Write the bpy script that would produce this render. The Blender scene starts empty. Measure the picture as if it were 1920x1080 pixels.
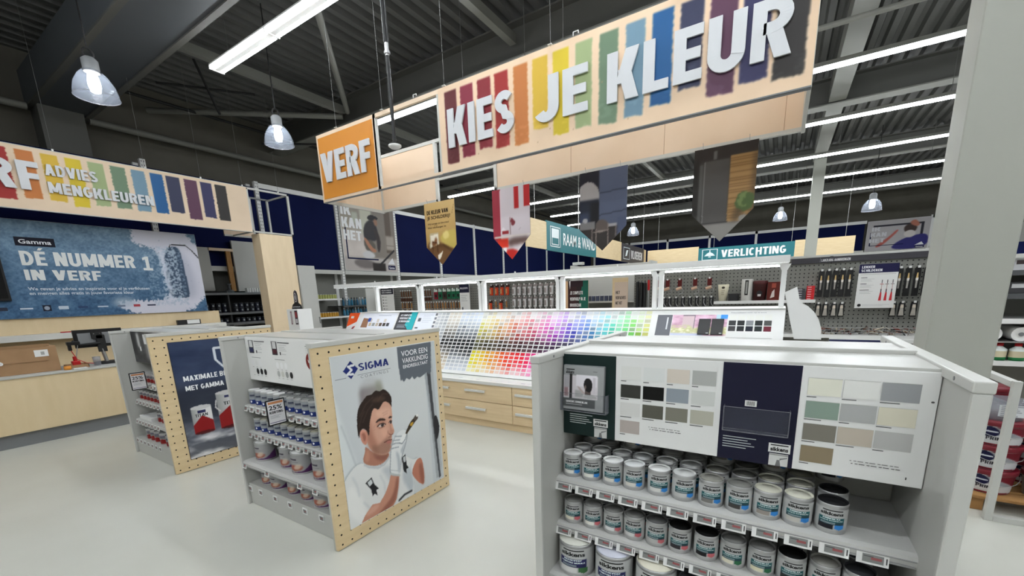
import bpy, math, random
import numpy as np
from mathutils import Vector, Matrix

random.seed(7)
rng = np.random.default_rng(11)
sc = bpy.context.scene
C = sc.collection

# ------------------------------------------------------------------ camera, world, exposure
CAM_R = ((0.84570704, 0.53261983, -0.03310169), (0.08452656, -0.19494305, -0.97716553), (-0.52691068, 0.82359779, -0.20988523))
cd = bpy.data.cameras.new('camera'); cam = bpy.data.objects.new('camera', cd); C.objects.link(cam)
cd.sensor_width = 36.0; cd.sensor_fit = 'HORIZONTAL'
cd.lens = 778.4635 / 1920.0 * 36.0
cd.shift_y = 180.0 / 1920.0
cd.clip_start = 0.02; cd.clip_end = 200
rx, dn, fw = (Vector(r) for r in CAM_R)
m3 = Matrix((rx, -dn, -fw)).transposed()
cam.matrix_world = Matrix.Translation((0, 0, 1.6)) @ m3.to_4x4()
sc.camera = cam

w = bpy.data.worlds.new('world'); sc.world = w; w.use_nodes = True
w.node_tree.nodes['Background'].inputs[0].default_value = (0.9, 0.95, 1.0, 1)
w.node_tree.nodes['Background'].inputs[1].default_value = 0.05
sc.view_settings.view_transform = 'Standard'
sc.view_settings.look = 'None'
sc.view_settings.exposure = 0.50
sc.view_settings.gamma = 1.0
sc.view_settings.use_curve_mapping = False
LED = 26.0        # radiance of the shop's LED tubes
LED_STRIP = 20.0   # radiance of the small strips in the furniture
PENDANT = 30.0

# ------------------------------------------------------------------ colour and materials
def lin1(c):
    c = c / 255.0
    return c / 12.92 if c <= 0.04045 else ((c + 0.055) / 1.055) ** 2.4
def lin(c): return (lin1(c[0]), lin1(c[1]), lin1(c[2]), 1.0)

M = {}
def mat(name, rgb, rough=0.5, metal=0.0, emit=0.0, bump=None, vary=None, alpha=None, trans=0.0, ior=1.45, stretch=None, coat=0.0):
    m = bpy.data.materials.new(name); m.use_nodes = True
    nt = m.node_tree; b = nt.nodes['Principled BSDF']
    b.inputs['Base Color'].default_value = lin(rgb)
    b.inputs['Roughness'].default_value = rough
    b.inputs['Metallic'].default_value = metal
    b.inputs['IOR'].default_value = ior
    if coat: b.inputs['Coat Weight'].default_value = coat
    if trans: b.inputs['Transmission Weight'].default_value = trans
    if alpha is not None: b.inputs['Alpha'].default_value = alpha
    if emit:
        b.inputs['Emission Color'].default_value = lin(rgb); b.inputs['Emission Strength'].default_value = emit
    if vary or bump:
        tc = nt.nodes.new('ShaderNodeTexCoord'); mp = nt.nodes.new('ShaderNodeMapping')
        nt.links.new(tc.outputs['Object'], mp.inputs[0])
        if stretch: mp.inputs['Scale'].default_value = stretch
    if vary:
        scale, rgb2, detail = vary
        n = nt.nodes.new('ShaderNodeTexNoise'); n.inputs['Scale'].default_value = scale; n.inputs['Detail'].default_value = detail
        nt.links.new(mp.outputs[0], n.inputs[0])
        r = nt.nodes.new('ShaderNodeValToRGB')
        r.color_ramp.elements[0].position = 0.3; r.color_ramp.elements[0].color = lin(rgb)
        r.color_ramp.elements[1].position = 0.7; r.color_ramp.elements[1].color = lin(rgb2)
        nt.links.new(n.outputs[0], r.inputs[0]); nt.links.new(r.outputs[0], b.inputs['Base Color'])
    if bump:
        scale, strength = bump
        n = nt.nodes.new('ShaderNodeTexNoise'); n.inputs['Scale'].default_value = scale; n.inputs['Detail'].default_value = 4
        nt.links.new(mp.outputs[0], n.inputs[0])
        bp = nt.nodes.new('ShaderNodeBump'); bp.inputs['Strength'].default_value = strength; bp.inputs['Distance'].default_value = 0.01
        nt.links.new(n.outputs[0], bp.inputs['Height']); nt.links.new(bp.outputs[0], b.inputs['Normal'])
    M[name] = m
    return m
mat('floor', (196, 196, 187), 0.28, vary=(1.3, (188, 188, 179), 5), bump=(60, 0.02))
mat('deck', (84, 84, 82), 0.55, 0.0)
mat('beam', (88, 88, 84), 0.6)
mat('beam_light', (120, 120, 114), 0.5)
mat('beam_blue', (76, 80, 84), 0.55)
mat('upper_wall', (98, 95, 86), 0.8, vary=(2, (90, 87, 79), 3))
mat('wall_grey', (150, 149, 142), 0.7)
mat('column_grey', (160, 161, 152), 0.55, bump=(120, 0.05))
mat('stand_grey', (184, 184, 179), 0.45)
mat('stand_edge', (192, 192, 187), 0.4)
mat('shelf_grey', (186, 186, 183), 0.35)
mat('shelf_lip', (150, 150, 150), 0.3)
mat('white', (226, 226, 224), 0.4)
mat('white_gloss', (212, 212, 207), 0.25)
mat('letter_white', (208, 210, 213), 0.5)
mat('print', (255, 255, 255), 0.45)
mat('ply', (222, 200, 160), 0.5, vary=(3.0, (212, 188, 146), 6), stretch=(1, 1, 9))
mat('wood', (220, 190, 152), 0.5, vary=(2.5, (210, 178, 139), 6), stretch=(6, 1, 1))
mat('wood_pale', (226, 203, 178), 0.55, vary=(2.0, (219, 195, 168), 5), stretch=(1, 5, 1))
mat('drawer_wood', (230, 206, 166), 0.45, vary=(2.5, (218, 192, 152), 6), stretch=(1, 4, 14))
mat('navy', (11, 19, 58), 0.75, vary=(1.2, (13, 22, 64), 2))
M['navy'].node_tree.nodes['Principled BSDF'].inputs['Specular IOR Level'].default_value = 0.1
mat('orange_board', (206, 134, 46), 0.5)
mat('ledge_grey', (184, 184, 179), 0.28)
mat('panel_wood', (238, 216, 182), 0.55, vary=(2.0, (231, 208, 172), 5), stretch=(1, 5, 1))
mat('teal', (22, 108, 116), 0.5)
mat('charcoal', (52, 50, 56), 0.5)
mat('black', (14, 14, 15), 0.4)
mat('black_matt', (22, 22, 22), 0.7)
mat('dark_void', (6, 6, 7), 0.9)
mat('steel', (170, 170, 170), 0.3, 0.9)
mat('tin', (178, 178, 178), 0.32, 0.55)
mat('tin_dark', (90, 92, 94), 0.35, 0.5)
mat('rim', (120, 120, 120), 0.3, 0.8)
mat('kraft', (160, 126, 92), 0.75, vary=(6, (150, 117, 84), 4))
mat('red', (180, 26, 28), 0.45)
mat('orange', (232, 84, 34), 0.45)
mat('led', (246, 251, 255), 0.5, emit=LED)
mat('led_strip', (245, 250, 255), 0.5, emit=LED_STRIP)
mat('bulb', (255, 255, 255), 0.5, emit=PENDANT)
mat('lamp_glass', (120, 128, 140), 0.15, alpha=0.30)
mat('wire_grey', (96, 96, 94), 0.5)
mat('counter_wood', (216, 196, 160), 0.55, vary=(2.0, (209, 188, 150), 5), stretch=(1, 5, 1))
mat('clear', (150, 156, 166), 0.06, alpha=0.05)
mat('clear_edge', (150, 152, 160), 0.15, alpha=0.4)
mat('pallet_wood', (170, 128, 78), 0.8, vary=(5, (150, 108, 62), 4), stretch=(1, 6, 1))
mat('bucket_grey', (176, 178, 180), 0.4)
mat('maroon', (110, 20, 34), 0.4)
mat('plastic_blue', (20, 70, 190), 0.35)
mat('peg_grey', (128, 128, 122), 0.55)
mat('mid_grey', (120, 122, 124), 0.5)
mat('cloth_brush', (92, 58, 40), 0.8)
nt = M['print'].node_tree
at = nt.nodes.new('ShaderNodeAttribute'); at.attribute_name = 'Col'
nt.nodes['Principled BSDF'].inputs['Specular IOR Level'].default_value = 0.25
nt.links.new(at.outputs['Color'], nt.nodes['Principled BSDF'].inputs['Base Color'])

# ------------------------------------------------------------------ mesh helpers
WORLD = {}
def worldpos(o): return WORLD.get(o.name, Vector((0, 0, 0)))

class Fr:
    """a flat face: origin, width direction, height direction, normal out of it"""
    def __init__(s, o, x, z=(0, 0, 1)):
        s.o = Vector(o); s.x = Vector(x).normalized(); s.z = Vector(z).normalized(); s.n = s.x.cross(s.z).normalized()
    def p(s, u, v, d=0.0): return s.o + s.x * u + s.z * v + s.n * d


# ------------------------------------------------------------------ heavy condensed sign lettering
def _strip(pts, t, closed=False):
    """thick line with mitred joints as quads"""
    n = len(pts); L = []; R = []
    for i in range(n):
        p = pts[i]
        a = pts[i - 1] if (closed or i > 0) else None; c = pts[(i + 1) % n] if (closed or i < n - 1) else None
        def nr(q0, q1):
            dx, dy = q1[0] - q0[0], q1[1] - q0[1]; l = math.hypot(dx, dy) or 1e-9; return (-dy / l, dx / l)
        if a is None: nx, ny = nr(p, c); k = 1
        elif c is None: nx, ny = nr(a, p); k = 1
        else:
            n0 = nr(a, p); n1 = nr(p, c); nx, ny = n0[0] + n1[0], n0[1] + n1[1]; l = math.hypot(nx, ny) or 1e-9; nx /= l; ny /= l
            k = 1 / max(.5, nx * n0[0] + ny * n0[1])
        L.append((p[0] + nx * t / 2 * k, p[1] + ny * t / 2 * k)); R.append((p[0] - nx * t / 2 * k, p[1] - ny * t / 2 * k))
    m = n if closed else n - 1
    return [(L[i], R[i], R[(i + 1) % n], L[(i + 1) % n]) for i in range(m)]
def _arc(cx, cy, rx, ry, a0, a1, n=12):
    return [(cx + rx * math.cos(math.radians(a0 + (a1 - a0) * i / n)), cy + ry * math.sin(math.radians(a0 + (a1 - a0) * i / n))) for i in range(n + 1)]
def glyph(ch, T):
    B = T * .90; h = T / 2; k = B / 2
    rc = lambda x0, y0, x1, y1: ((x0, y0), (x1, y0), (x1, y1), (x0, y1))
    dg = lambda x0, y0, x1, y1, wd: ((x1, y1), (x1 + wd, y1), (x0 + wd, y0), (x0, y0)) if y1 < y0 else ((x0, y0), (x0 + wd, y0), (x1 + wd, y1), (x1, y1))
    W = dict(I=T, E=.50, F=.48, L=.48, T=.54, H=.60, J=.50, U=.60, D=.60, O=.62, P=.57, R=.60, B=.60, K=.64, V=.66, A=.66, N=.62, M=.80, W=.92, S=.58, G=.60, C=.58, X=.64, Y=.62, Z=.54)
    W['\u00c9'] = .50
    w = W[ch]
    if ch == 'I': return w, [rc(0, 0, T, 1)]
    if ch in 'EF\u00c9':
        P = [rc(0, 0, T, 1), rc(T, 1 - B, w, 1), rc(T, .5 - k, w * .93, .5 + k)]
        if ch != 'F': P.append(rc(T, 0, w, B))
        if ch == '\u00c9': P.append(((.16, 1.07), (.32, 1.07), (.46, 1.25), (.26, 1.25)))
        return w, P
    if ch == 'L': return w, [rc(0, 0, T, 1), rc(T, 0, w, B)]
    if ch == 'T': return w, [rc(0, 1 - B, w, 1), rc(w / 2 - h, 0, w / 2 + h, 1 - B)]
    if ch == 'H': return w, [rc(0, 0, T, 1), rc(w - T, 0, w, 1), rc(T, .5 - k, w - T, .5 + k)]
    if ch == 'U': return w, _strip([(h, 1)] + _arc(w / 2, .31, w / 2 - h, .31 - k, 180, 360) + [(w - h, 1)], T)
    if ch == 'J': return w, _strip([(w - h, 1)] + _arc(w / 2 - .02, .31, w / 2 - h + .02, .31 - k, 0, -152), T)
    if ch == 'D': return w, _strip([(h, k)] + _arc(w * .42, .5, w * .58 - h, .5 - k, -90, 90, 16) + [(h, 1 - k)], B * 1.05, True)
    if ch == 'O': return w, _strip(_arc(w / 2, .5, w / 2 - h, .5 - k, 0, 360, 24)[:-1], T, True)
    if ch == 'C': return w, _strip(_arc(w / 2, .5, w / 2 - h, .5 - k, 48, 312, 18), T)
    if ch == 'G': return w, _strip(_arc(w / 2, .5, w / 2 - h, .5 - k, 48, 330, 20), T) + [rc(w * .52, .36, w, .36 + B * .9), rc(w - T, .18, w, .40)]
    if ch in 'PRB':
        yb = .58 if ch != 'B' else .54
        P = [rc(0, 0, T, 1)] + _strip([(T * .8, 1 - k)] + _arc(w * .48, 1 - yb / 2, w * .52 - h, yb / 2 - k, 90, -90, 12) + [(T * .8, 1 - yb + k)], B)
        if ch == 'R': P.append(dg(w * .36, .46, w - T * 1.12, 0, T * 1.12))
        if ch == 'B': P += _strip([(T * .8, .54 - k * .3)] + _arc(w * .48, .275, w * .52 - h, .275 - k, 90, -90, 12) + [(T * .8, k)], B)
        return w, P
    if ch == 'K': return w, [rc(0, 0, T, 1), dg(T * .80, .34, w - T * 1.22, 1, T * 1.22), dg(T * 1.0, .62, w - T * 1.18, 0, T * 1.18)]
    if ch == 'V': return w, [dg(0, 1, w / 2 - T * .62, 0, T * 1.12), dg(w - T * 1.12, 1, w / 2 - T * .5, 0, T * 1.12)]
    if ch == 'A': return w, [dg(w / 2 - T * .62, 1, 0, 0, T * 1.12), dg(w / 2 - T * .5, 1, w - T * 1.12, 0, T * 1.12), rc(w * .25, .20, w * .75, .20 + B * .85)]
    if ch == 'N': return w, [rc(0, 0, T, 1), rc(w - T, 0, w, 1), dg(0, 1, w - T * 1.15, 0, T * 1.15)]
    if ch == 'M': return w, [rc(0, 0, T, 1), rc(w - T, 0, w, 1), dg(0, 1, w / 2 - T * .55, .12, T * 1.1), dg(w - T * 1.1, 1, w / 2 - T * .55, .12, T * 1.1)]
    if ch == 'W': return w, [dg(0, 1, w * .26 - T * .5, 0, T), dg(w / 2 - T * .5, .92, w * .26 - T * .5, 0, T), dg(w / 2 - T * .5, .92, w * .74 - T * .5, 0, T), dg(w - T, 1, w * .74 - T * .5, 0, T)]
    if ch == 'X': return w, [dg(0, 1, w - T * 1.2, 0, T * 1.2), dg(w - T * 1.2, 1, 0, 0, T * 1.2)]
    if ch == 'Y': return w, [dg(0, 1, w / 2 - T * .55, .40, T * 1.1), dg(w - T * 1.1, 1, w / 2 - T * .55, .40, T * 1.1), rc(w / 2 - h, 0, w / 2 + h, .46)]
    if ch == 'Z': return w, [rc(0, 1 - B, w, 1), rc(0, 0, w, B), dg(w - T * 1.25, 1 - B, 0, B, T * 1.25)]
    if ch == 'S': return w, _strip(_arc(w / 2, .74, w / 2 - h, .26 - k, 28, 262, 16) + _arc(w / 2, .265, w / 2 - h, .265 - k, 82, -150, 16), B * 1.03)
BLOCK = set('IEFLTHUJDOCGPRBKVANMWXYZS\u00c9 ')
def block_polys(t, T, gap):
    """letters as polygons scaled so that the word is 1 wide and capitals are 1 high"""
    x = 0; out = []
    for i, ch in enumerate(t):
        if ch == ' ': x += .30; continue
        w_, ps = glyph(ch, T)
        out += [[(x + p[0], p[1]) for p in q] for q in ps]; x += w_ + gap
        if i + 1 < len(t) and ch + t[i + 1] in ('VA', 'AV', 'LT', 'KA'): x -= .05
    x -= gap
    return [[(p[0] / x, p[1]) for p in q] for q in out]

_tc = {}
def text_geo(t, bold=0.0, ext=0.0, spacing=1.0):
    k = (t, bold, ext, spacing)
    if k in _tc: return _tc[k]
    cu = bpy.data.curves.new('lettering_source', 'FONT'); cu.body = t; cu.size = 1.0; cu.offset = bold; cu.extrude = ext
    cu.resolution_u = 3; cu.space_character = spacing
    o = bpy.data.objects.new('lettering_source', cu); C.objects.link(o)
    dg = bpy.context.evaluated_depsgraph_get(); dg.update()
    me = bpy.data.meshes.new_from_object(o.evaluated_get(dg))
    n = len(me.vertices); a = np.empty(n * 3); me.vertices.foreach_get('co', a); a = a.reshape(-1, 3)
    fs = [tuple(p.vertices) for p in me.polygons]
    bpy.data.objects.remove(o); bpy.data.curves.remove(cu); bpy.data.meshes.remove(me)
    lo = a.min(0); hi = a.max(0)
    a = (a - lo) / np.maximum(hi - lo, 1e-6)
    _tc[k] = (a, fs, (hi - lo))
    return _tc[k]

class MB:
    def __init__(s): s.v = []; s.f = []; s.m = []; s.c = []; s.sm = []; s.mats = []; s.col = False
    def mi(s, name):
        if name not in s.mats: s.mats.append(name)
        return s.mats.index(name)
    def add(s, vs, fs, m='white', col=None, smooth=False):
        b = len(s.v); s.v.extend(tuple(v) for v in vs); k = s.mi(m)
        for f in fs: s.f.append(tuple(i + b for i in f)); s.m.append(k); s.sm.append(smooth)
        if col is not None: s.col = True
        c = lin(col) if col is not None else (1, 1, 1, 1)
        s.c.extend([c] * len(vs))
    def box(s, lo, hi, m='white', col=None):
        x0, y0, z0 = lo; x1, y1, z1 = hi
        s.add([(x0, y0, z0), (x1, y0, z0), (x1, y1, z0), (x0, y1, z0), (x0, y0, z1), (x1, y0, z1), (x1, y1, z1), (x0, y1, z1)],
              [(0, 3, 2, 1), (4, 5, 6, 7), (0, 1, 5, 4), (1, 2, 6, 5), (2, 3, 7, 6), (3, 0, 4, 7)], m, col)
    def fbox(s, fr, u0, v0, u1, v1, d0, d1, m='white', col=None):
        P = [fr.p(u, v, d) for d in (d0, d1) for (u, v) in ((u0, v0), (u1, v0), (u1, v1), (u0, v1))]
        s.add(P, [(3, 2, 1, 0), (4, 5, 6, 7), (0, 1, 5, 4), (1, 2, 6, 5), (2, 3, 7, 6), (3, 0, 4, 7)], m, col)
    def cyl(s, p0, p1, r0, r1=None, n=14, m='white', caps=True, col=None):
        p0 = Vector(p0); p1 = Vector(p1); r1 = r0 if r1 is None else r1
        d = (p1 - p0).normalized(); a = d.orthogonal().normalized(); b = d.cross(a)
        R0 = []; R1 = []
        for i in range(n):
            t = 2 * math.pi * i / n; e = a * math.cos(t) + b * math.sin(t)
            R0.append(p0 + e * r0); R1.append(p1 + e * r1)
        s.add(R0 + R1, [(i, (i + 1) % n, n + (i + 1) % n, n + i) for i in range(n)], m, col, True)
        if caps:
            s.add(R0, [tuple(reversed(range(n)))], m, col); s.add(R1, [tuple(range(n))], m, col)
    def tube(s, pts, r, n=8, m='white', col=None):
        for a, b in zip(pts[:-1], pts[1:]): s.cyl(a, b, r, r, n, m, True, col)
    def lathe(s, prof, c=(0, 0, 0), n=20, m='white', col=None, smooth=True):
        V = []; F = []
        for r, z in prof:
            for i in range(n):
                t = 2 * math.pi * i / n; V.append((c[0] + r * math.cos(t), c[1] + r * math.sin(t), c[2] + z))
        for k in range(len(prof) - 1):
            for i in range(n):
                j = (i + 1) % n; F.append((k * n + i, k * n + j, (k + 1) * n + j, (k + 1) * n + i))
        s.add(V, F, m, col, smooth)
    def disc(s, c, r, n=20, m='white', col=None):
        s.add([(c[0] + r * math.cos(2 * math.pi * i / n), c[1] + r * math.sin(2 * math.pi * i / n), c[2]) for i in range(n)], [tuple(range(n))], m, col)
    def rect(s, fr, u0, v0, u1, v1, d=0.001, m='print', col=None):
        s.add([fr.p(u0, v0, d), fr.p(u1, v0, d), fr.p(u1, v1, d), fr.p(u0, v1, d)], [(0, 1, 2, 3)], m, col)
    def poly(s, fr, pts, d=0.001, m='print', col=None):
        s.add([fr.p(u, v, d) for u, v in pts], [tuple(range(len(pts)))], m, col)
    def ell(s, fr, u, v, ru, rv, d=0.001, m='print', col=None, n=18):
        s.poly(fr, [(u + ru * math.cos(2 * math.pi * i / n), v + rv * math.sin(2 * math.pi * i / n)) for i in range(n)], d, m, col)
    def prism(s, fr, pts, d0, d1, m='white', col=None):
        n = len(pts)
        V = [fr.p(u, v, d0) for u, v in pts] + [fr.p(u, v, d1) for u, v in pts]
        s.add(V, [tuple(reversed(range(n))), tuple(range(n, 2 * n))] + [(i, (i + 1) % n, n + (i + 1) % n, n + i) for i in range(n)], m, col)
    def text(s, fr, t, u, v, w=None, h=0.05, d=0.001, depth=0.0, m='print', col=None, bold=0.02, spacing=1.0, bend=None, desc=False):
        if bold >= .02 and set(t) <= BLOCK:
            F = bend if bend else fr.p
            if w is None: w = h * .66 * len(t)
            for i, q in enumerate(block_polys(t, .155 + bold * 1.35, .085)):
                e = d + depth - (i % 7) * (.0004 if depth else -.00012)
                A = [F(u + x * w, v + y * h, e) for x, y in q]
                n = len(q)
                if depth:
                    A += [F(u + x * w, v + y * h, d) for x, y in q]
                    s.add(A, [tuple(range(n)), tuple(reversed(range(n, 2 * n)))] + [(n + i, n + (i + 1) % n, (i + 1) % n, i) for i in range(n)], m, col)
                else: s.add(A, [tuple(range(n))], m, col)
            return
        if bold > .018 and 'sikkens' not in t: bold = .018
        a, fs, size = text_geo(t, bold, 0.5 if depth else 0.0, spacing)
        if w is None: w = h * size[0] / size[1]
        P = []
        for q in a:
            uu = u + q[0] * w; vv = v + q[1] * h; dd = d + (q[2] * depth if depth else 0)
            P.append(bend(uu, vv, dd) if bend else fr.p(uu, vv, dd))
        s.add(P, fs, m, col)
    def lines(s, fr, u, v, w, n, pitch, h, d=0.001, col=(120, 120, 120), jag=0.35):
        for i in range(n):
            ww = w * (1 - jag * ((i * 37 % 10) / 10.0)); s.rect(fr, u, v - i * pitch, u + ww, v - i * pitch + h, d, 'print', col)
    def out(s, name, parent=None, bevel=0.0, label=None, kind=None, origin=None):
        me = bpy.data.meshes.new(name)
        a = np.array([tuple(v) for v in s.v], dtype=float)
        if parent is not None: o0 = np.array(worldpos(parent))
        elif origin is not None: o0 = np.array(origin, dtype=float)
        else:
            lo = a.min(0); hi = a.max(0); o0 = np.array([(lo[0] + hi[0]) / 2, (lo[1] + hi[1]) / 2, lo[2]])
        me.from_pydata([tuple(x) for x in (a - o0)], [], s.f)
        for n in s.mats: me.materials.append(M[n])
        me.polygons.foreach_set('material_index', s.m)
        me.polygons.foreach_set('use_smooth', s.sm)
        if s.col:
            at = me.color_attributes.new('Col', 'FLOAT_COLOR', 'POINT')
            at.data.foreach_set('color', np.array(s.c, dtype=np.float32).ravel())
        me.update()
        o = bpy.data.objects.new(name, me); C.objects.link(o)
        if parent is not None: o.parent = parent; WORLD[o.name] = worldpos(parent)
        else: o.location = tuple(o0); WORLD[o.name] = Vector(o0)
        if bevel:
            b = o.modifiers.new('bevel', 'BEVEL'); b.width = bevel; b.segments = 2; b.limit_method = 'ANGLE'; b.angle_limit = math.radians(50)
        if label: o['label'] = label
        if kind: o['kind'] = kind
        return o

def root(name, label, cat, loc, group=None, rz=0.0):
    o = bpy.data.objects.new(name, None); C.objects.link(o); o.empty_display_size = 0.05
    o.location = loc; o.rotation_euler = (0, 0, rz); WORLD[o.name] = Vector(loc)
    o['label'] = label; o['category'] = cat
    if group: o['group'] = group
    return o
def tag(o, label, cat, group=None):
    o['label'] = label; o['category'] = cat
    if group: o['group'] = group
    return o
def struct(o): o['kind'] = 'structure'; return o
def dup(r, loc, label, group=None, rz=None):
    c = r.copy(); C.objects.link(c); c.location = loc; WORLD[c.name] = Vector(loc); c['label'] = label
    if group: c['group'] = group
    if rz is not None: c.rotation_euler = (0, 0, rz)
    for ch in r.children:
        k = ch.copy(); C.objects.link(k); k.parent = c; WORLD[k.name] = Vector(loc)
        for g in ch.children:
            d = g.copy(); C.objects.link(d); d.parent = k; WORLD[d.name] = Vector(loc)
    return c
ORD = 'first second third fourth fifth sixth seventh eighth ninth tenth eleventh twelfth thirteenth fourteenth fifteenth sixteenth seventeenth eighteenth nineteenth twentieth'.split()
ORD += ['twenty-' + x for x in ORD[:9]] + ['thirtieth'] + ['thirty-' + x for x in ORD[:9]]

# ------------------------------------------------------------------ printed pictures (soft colour fields carried by a fine mesh)
def blur(a, k):
    if k < 1: return a
    ker = np.exp(-0.5 * (np.arange(-k, k + 1) / max(k / 2.0, 0.4)) ** 2); ker /= ker.sum()
    for ax in (0, 1):
        pad = [(0, 0)] * a.ndim; pad[ax] = (k, k)
        b = np.pad(a, pad, mode='edge'); r = np.zeros_like(a)
        for i, wt in enumerate(ker):
            sl = [slice(None)] * a.ndim; sl[ax] = slice(i, i + a.shape[ax]); r += wt * b[tuple(sl)]
        a = r
    return a
def chaikin(p, n=2):
    for _ in range(n):
        q = []
        for i in range(len(p)):
            a = p[i]; b = p[(i + 1) % len(p)]
            q.append((a[0] * .75 + b[0] * .25, a[1] * .75 + b[1] * .25)); q.append((a[0] * .25 + b[0] * .75, a[1] * .25 + b[1] * .75))
        p = q
    return p
class Canvas:
    def __init__(s, nx, ny, base):
        s.nx = nx; s.ny = ny; s.a = np.empty((ny, nx, 3)); s.a[:] = base
        s.U, s.V = np.meshgrid(np.linspace(0, 1, nx), np.linspace(0, 1, ny))
    def color(s, col):
        if isinstance(col, tuple) and isinstance(col[0], tuple):
            c0, c1, p0, p1 = col; d = np.array(p1) - np.array(p0)
            t = np.clip(((s.U - p0[0]) * d[0] + (s.V - p0[1]) * d[1]) / (d @ d), 0, 1)[..., None]
            return np.array(c0) * (1 - t) + np.array(c1) * t
        return np.array(col, dtype=float)
    def put(s, mask, col, soft=1, alpha=1.0):
        mk = blur(mask.astype(float), soft)[..., None] * alpha
        s.a = s.a * (1 - mk) + s.color(col) * mk
    def poly(s, pts, col, soft=1, alpha=1.0, smooth=True):
        if smooth: pts = chaikin(pts)
        ins = np.zeros(s.U.shape, bool); n = len(pts)
        for i in range(n):
            x0, y0 = pts[i]; x1, y1 = pts[(i + 1) % n]
            if y0 == y1: continue
            cr = ((y0 > s.V) != (y1 > s.V)) & (s.U < (x1 - x0) * (s.V - y0) / (y1 - y0) + x0); ins ^= cr
        s.put(ins, col, soft, alpha)
    def rect(s, x0, y0, x1, y1, col, soft=0, alpha=1.0):
        s.put((s.U >= x0) & (s.U <= x1) & (s.V >= y0) & (s.V <= y1), col, soft, alpha)
    def ell(s, x, y, rx, ry, col, soft=1, alpha=1.0):
        s.put(((s.U - x) / rx) ** 2 + ((s.V - y) / ry) ** 2 <= 1, col, soft, alpha)
    def stroke(s, pts, wd, col, soft=1, alpha=1.0, asp=1.0):
        mk = np.zeros(s.U.shape, bool)
        for (x0, y0), (x1, y1) in zip(pts[:-1], pts[1:]):
            dx = (x1 - x0) * asp; dy = y1 - y0; L = dx * dx + dy * dy + 1e-12
            t = np.clip(((s.U - x0) * asp * dx + (s.V - y0) * dy) / L, 0, 1)
            mk |= np.hypot((s.U - x0) * asp - t * dx, s.V - y0 - t * dy) <= wd / 2
        s.put(mk, col, soft, alpha)
    def noise(s, cells, seed, octaves=3, sx=1.0, sy=1.0):
        r = np.random.default_rng(seed); out = np.zeros(s.U.shape); amp = 1.0; tot = 0
        for k in range(octaves):
            gx = int(cells * sx * 2 ** k) + 3; gy = int(cells * sy * 2 ** k) + 3; g = r.random((gy, gx))
            X = s.U * (gx - 2); Y = s.V * (gy - 2); i = X.astype(int); j = Y.astype(int); fx = X - i; fy = Y - j
            fx = fx * fx * (3 - 2 * fx); fy = fy * fy * (3 - 2 * fy)
            v = (g[j, i] * (1 - fx) + g[j, i + 1] * fx) * (1 - fy) + (g[j + 1, i] * (1 - fx) + g[j + 1, i + 1] * fx) * fy
            out += amp * v; tot += amp; amp *= 0.55
        return out / tot
    def mesh_into(s, mb_name, parent, fn, label=None):
        nx, ny = s.nx, s.ny
        P = fn(s.U.ravel(), s.V.ravel()) - np.array(worldpos(parent))[None]
        idx = np.arange(nx * ny).reshape(ny, nx)
        q = np.stack([idx[:-1, :-1], idx[:-1, 1:], idx[1:, 1:], idx[1:, :-1]], -1).reshape(-1, 4)
        me = bpy.data.meshes.new(mb_name); me.vertices.add(nx * ny); me.vertices.foreach_set('co', P.astype(np.float32).ravel())
        nf = len(q); me.loops.add(nf * 4); me.loops.foreach_set('vertex_index', q.ravel().astype(np.int32))
        me.polygons.add(nf); me.polygons.foreach_set('loop_start', np.arange(0, nf * 4, 4, dtype=np.int32)); me.polygons.foreach_set('loop_total', np.full(nf, 4, dtype=np.int32))
        me.update(calc_edges=True); me.materials.append(M['print'])
        c = np.clip(s.a, 0, 255).reshape(-1, 3) / 255.0
        c = np.where(c <= 0.04045, c / 12.92, ((c + 0.055) / 1.055) ** 2.4)
        at = me.color_attributes.new('Col', 'FLOAT_COLOR', 'POINT'); at.data.foreach_set('color', np.concatenate([c, np.ones((len(c), 1))], 1).astype(np.float32).ravel())
        o = bpy.data.objects.new(mb_name, me); C.objects.link(o); o.parent = parent; WORLD[o.name] = worldpos(parent)
        if label: o['label'] = label
        return o
    def flat(s, name, parent, fr, u0, v0, w, h, d=0.001, label=None):
        o = np.array(fr.o); X = np.array(fr.x); Z = np.array(fr.z); N = np.array(fr.n)
        return s.mesh_into(name, parent, lambda U, V: o + (u0 + U * w)[:, None] * X + (v0 + V * h)[:, None] * Z + d * N, label)

# ================================================================== SETTING
ZC = 6.1
XL, XR, YB, YF = -11.7, 13.0, 28.3, -7.0
b = MB(); b.box((XL - .1, YF - .1, -0.1), (XR + .1, YB + .1, 0), 'floor'); struct(b.out('floor', origin=(0, 0, 0)))
b = MB()
P = 0.25; n = int((XR - XL) / P)
prof = []
for i in range(n + 1):
    x = XL + i * P
    prof += [(x, ZC), (x + .10, ZC), (x + .135, ZC + .09), (x + .215, ZC + .09)]
V = [(x, YF, z) for x, z in prof] + [(x, YB, z) for x, z in prof]
k = len(prof)
b.add(V, [(i, i + 1, k + i + 1, k + i) for i in range(k - 1)], 'deck')
b.box((XL, YF, ZC + .1), (XR, YB, ZC + .2), 'deck')
struct(b.out('ceiling', origin=(0, 0, ZC)))
b = MB(); b.box((XL - .15, YF, 0), (XL, YB, ZC + .2), 'upper_wall'); struct(b.out('wall_left'))
b = MB(); b.box((XR, YF, 0), (XR + .15, YB, ZC + .2), 'wall_grey'); struct(b.out('wall_right'))
b = MB(); b.box((XL, YB, 0), (XR, YB + .15, ZC + .2), 'upper_wall'); struct(b.out('wall_back'))
b = MB(); b.box((XL, YF - .15, 0), (XR, YF, ZC + .2), 'wall_grey'); struct(b.out('wall_front'))
b = MB(); b.box((.672, 3.0, 0), (.93, 3.24, ZC), 'column_grey'); struct(b.out('column', bevel=.006))
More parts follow.
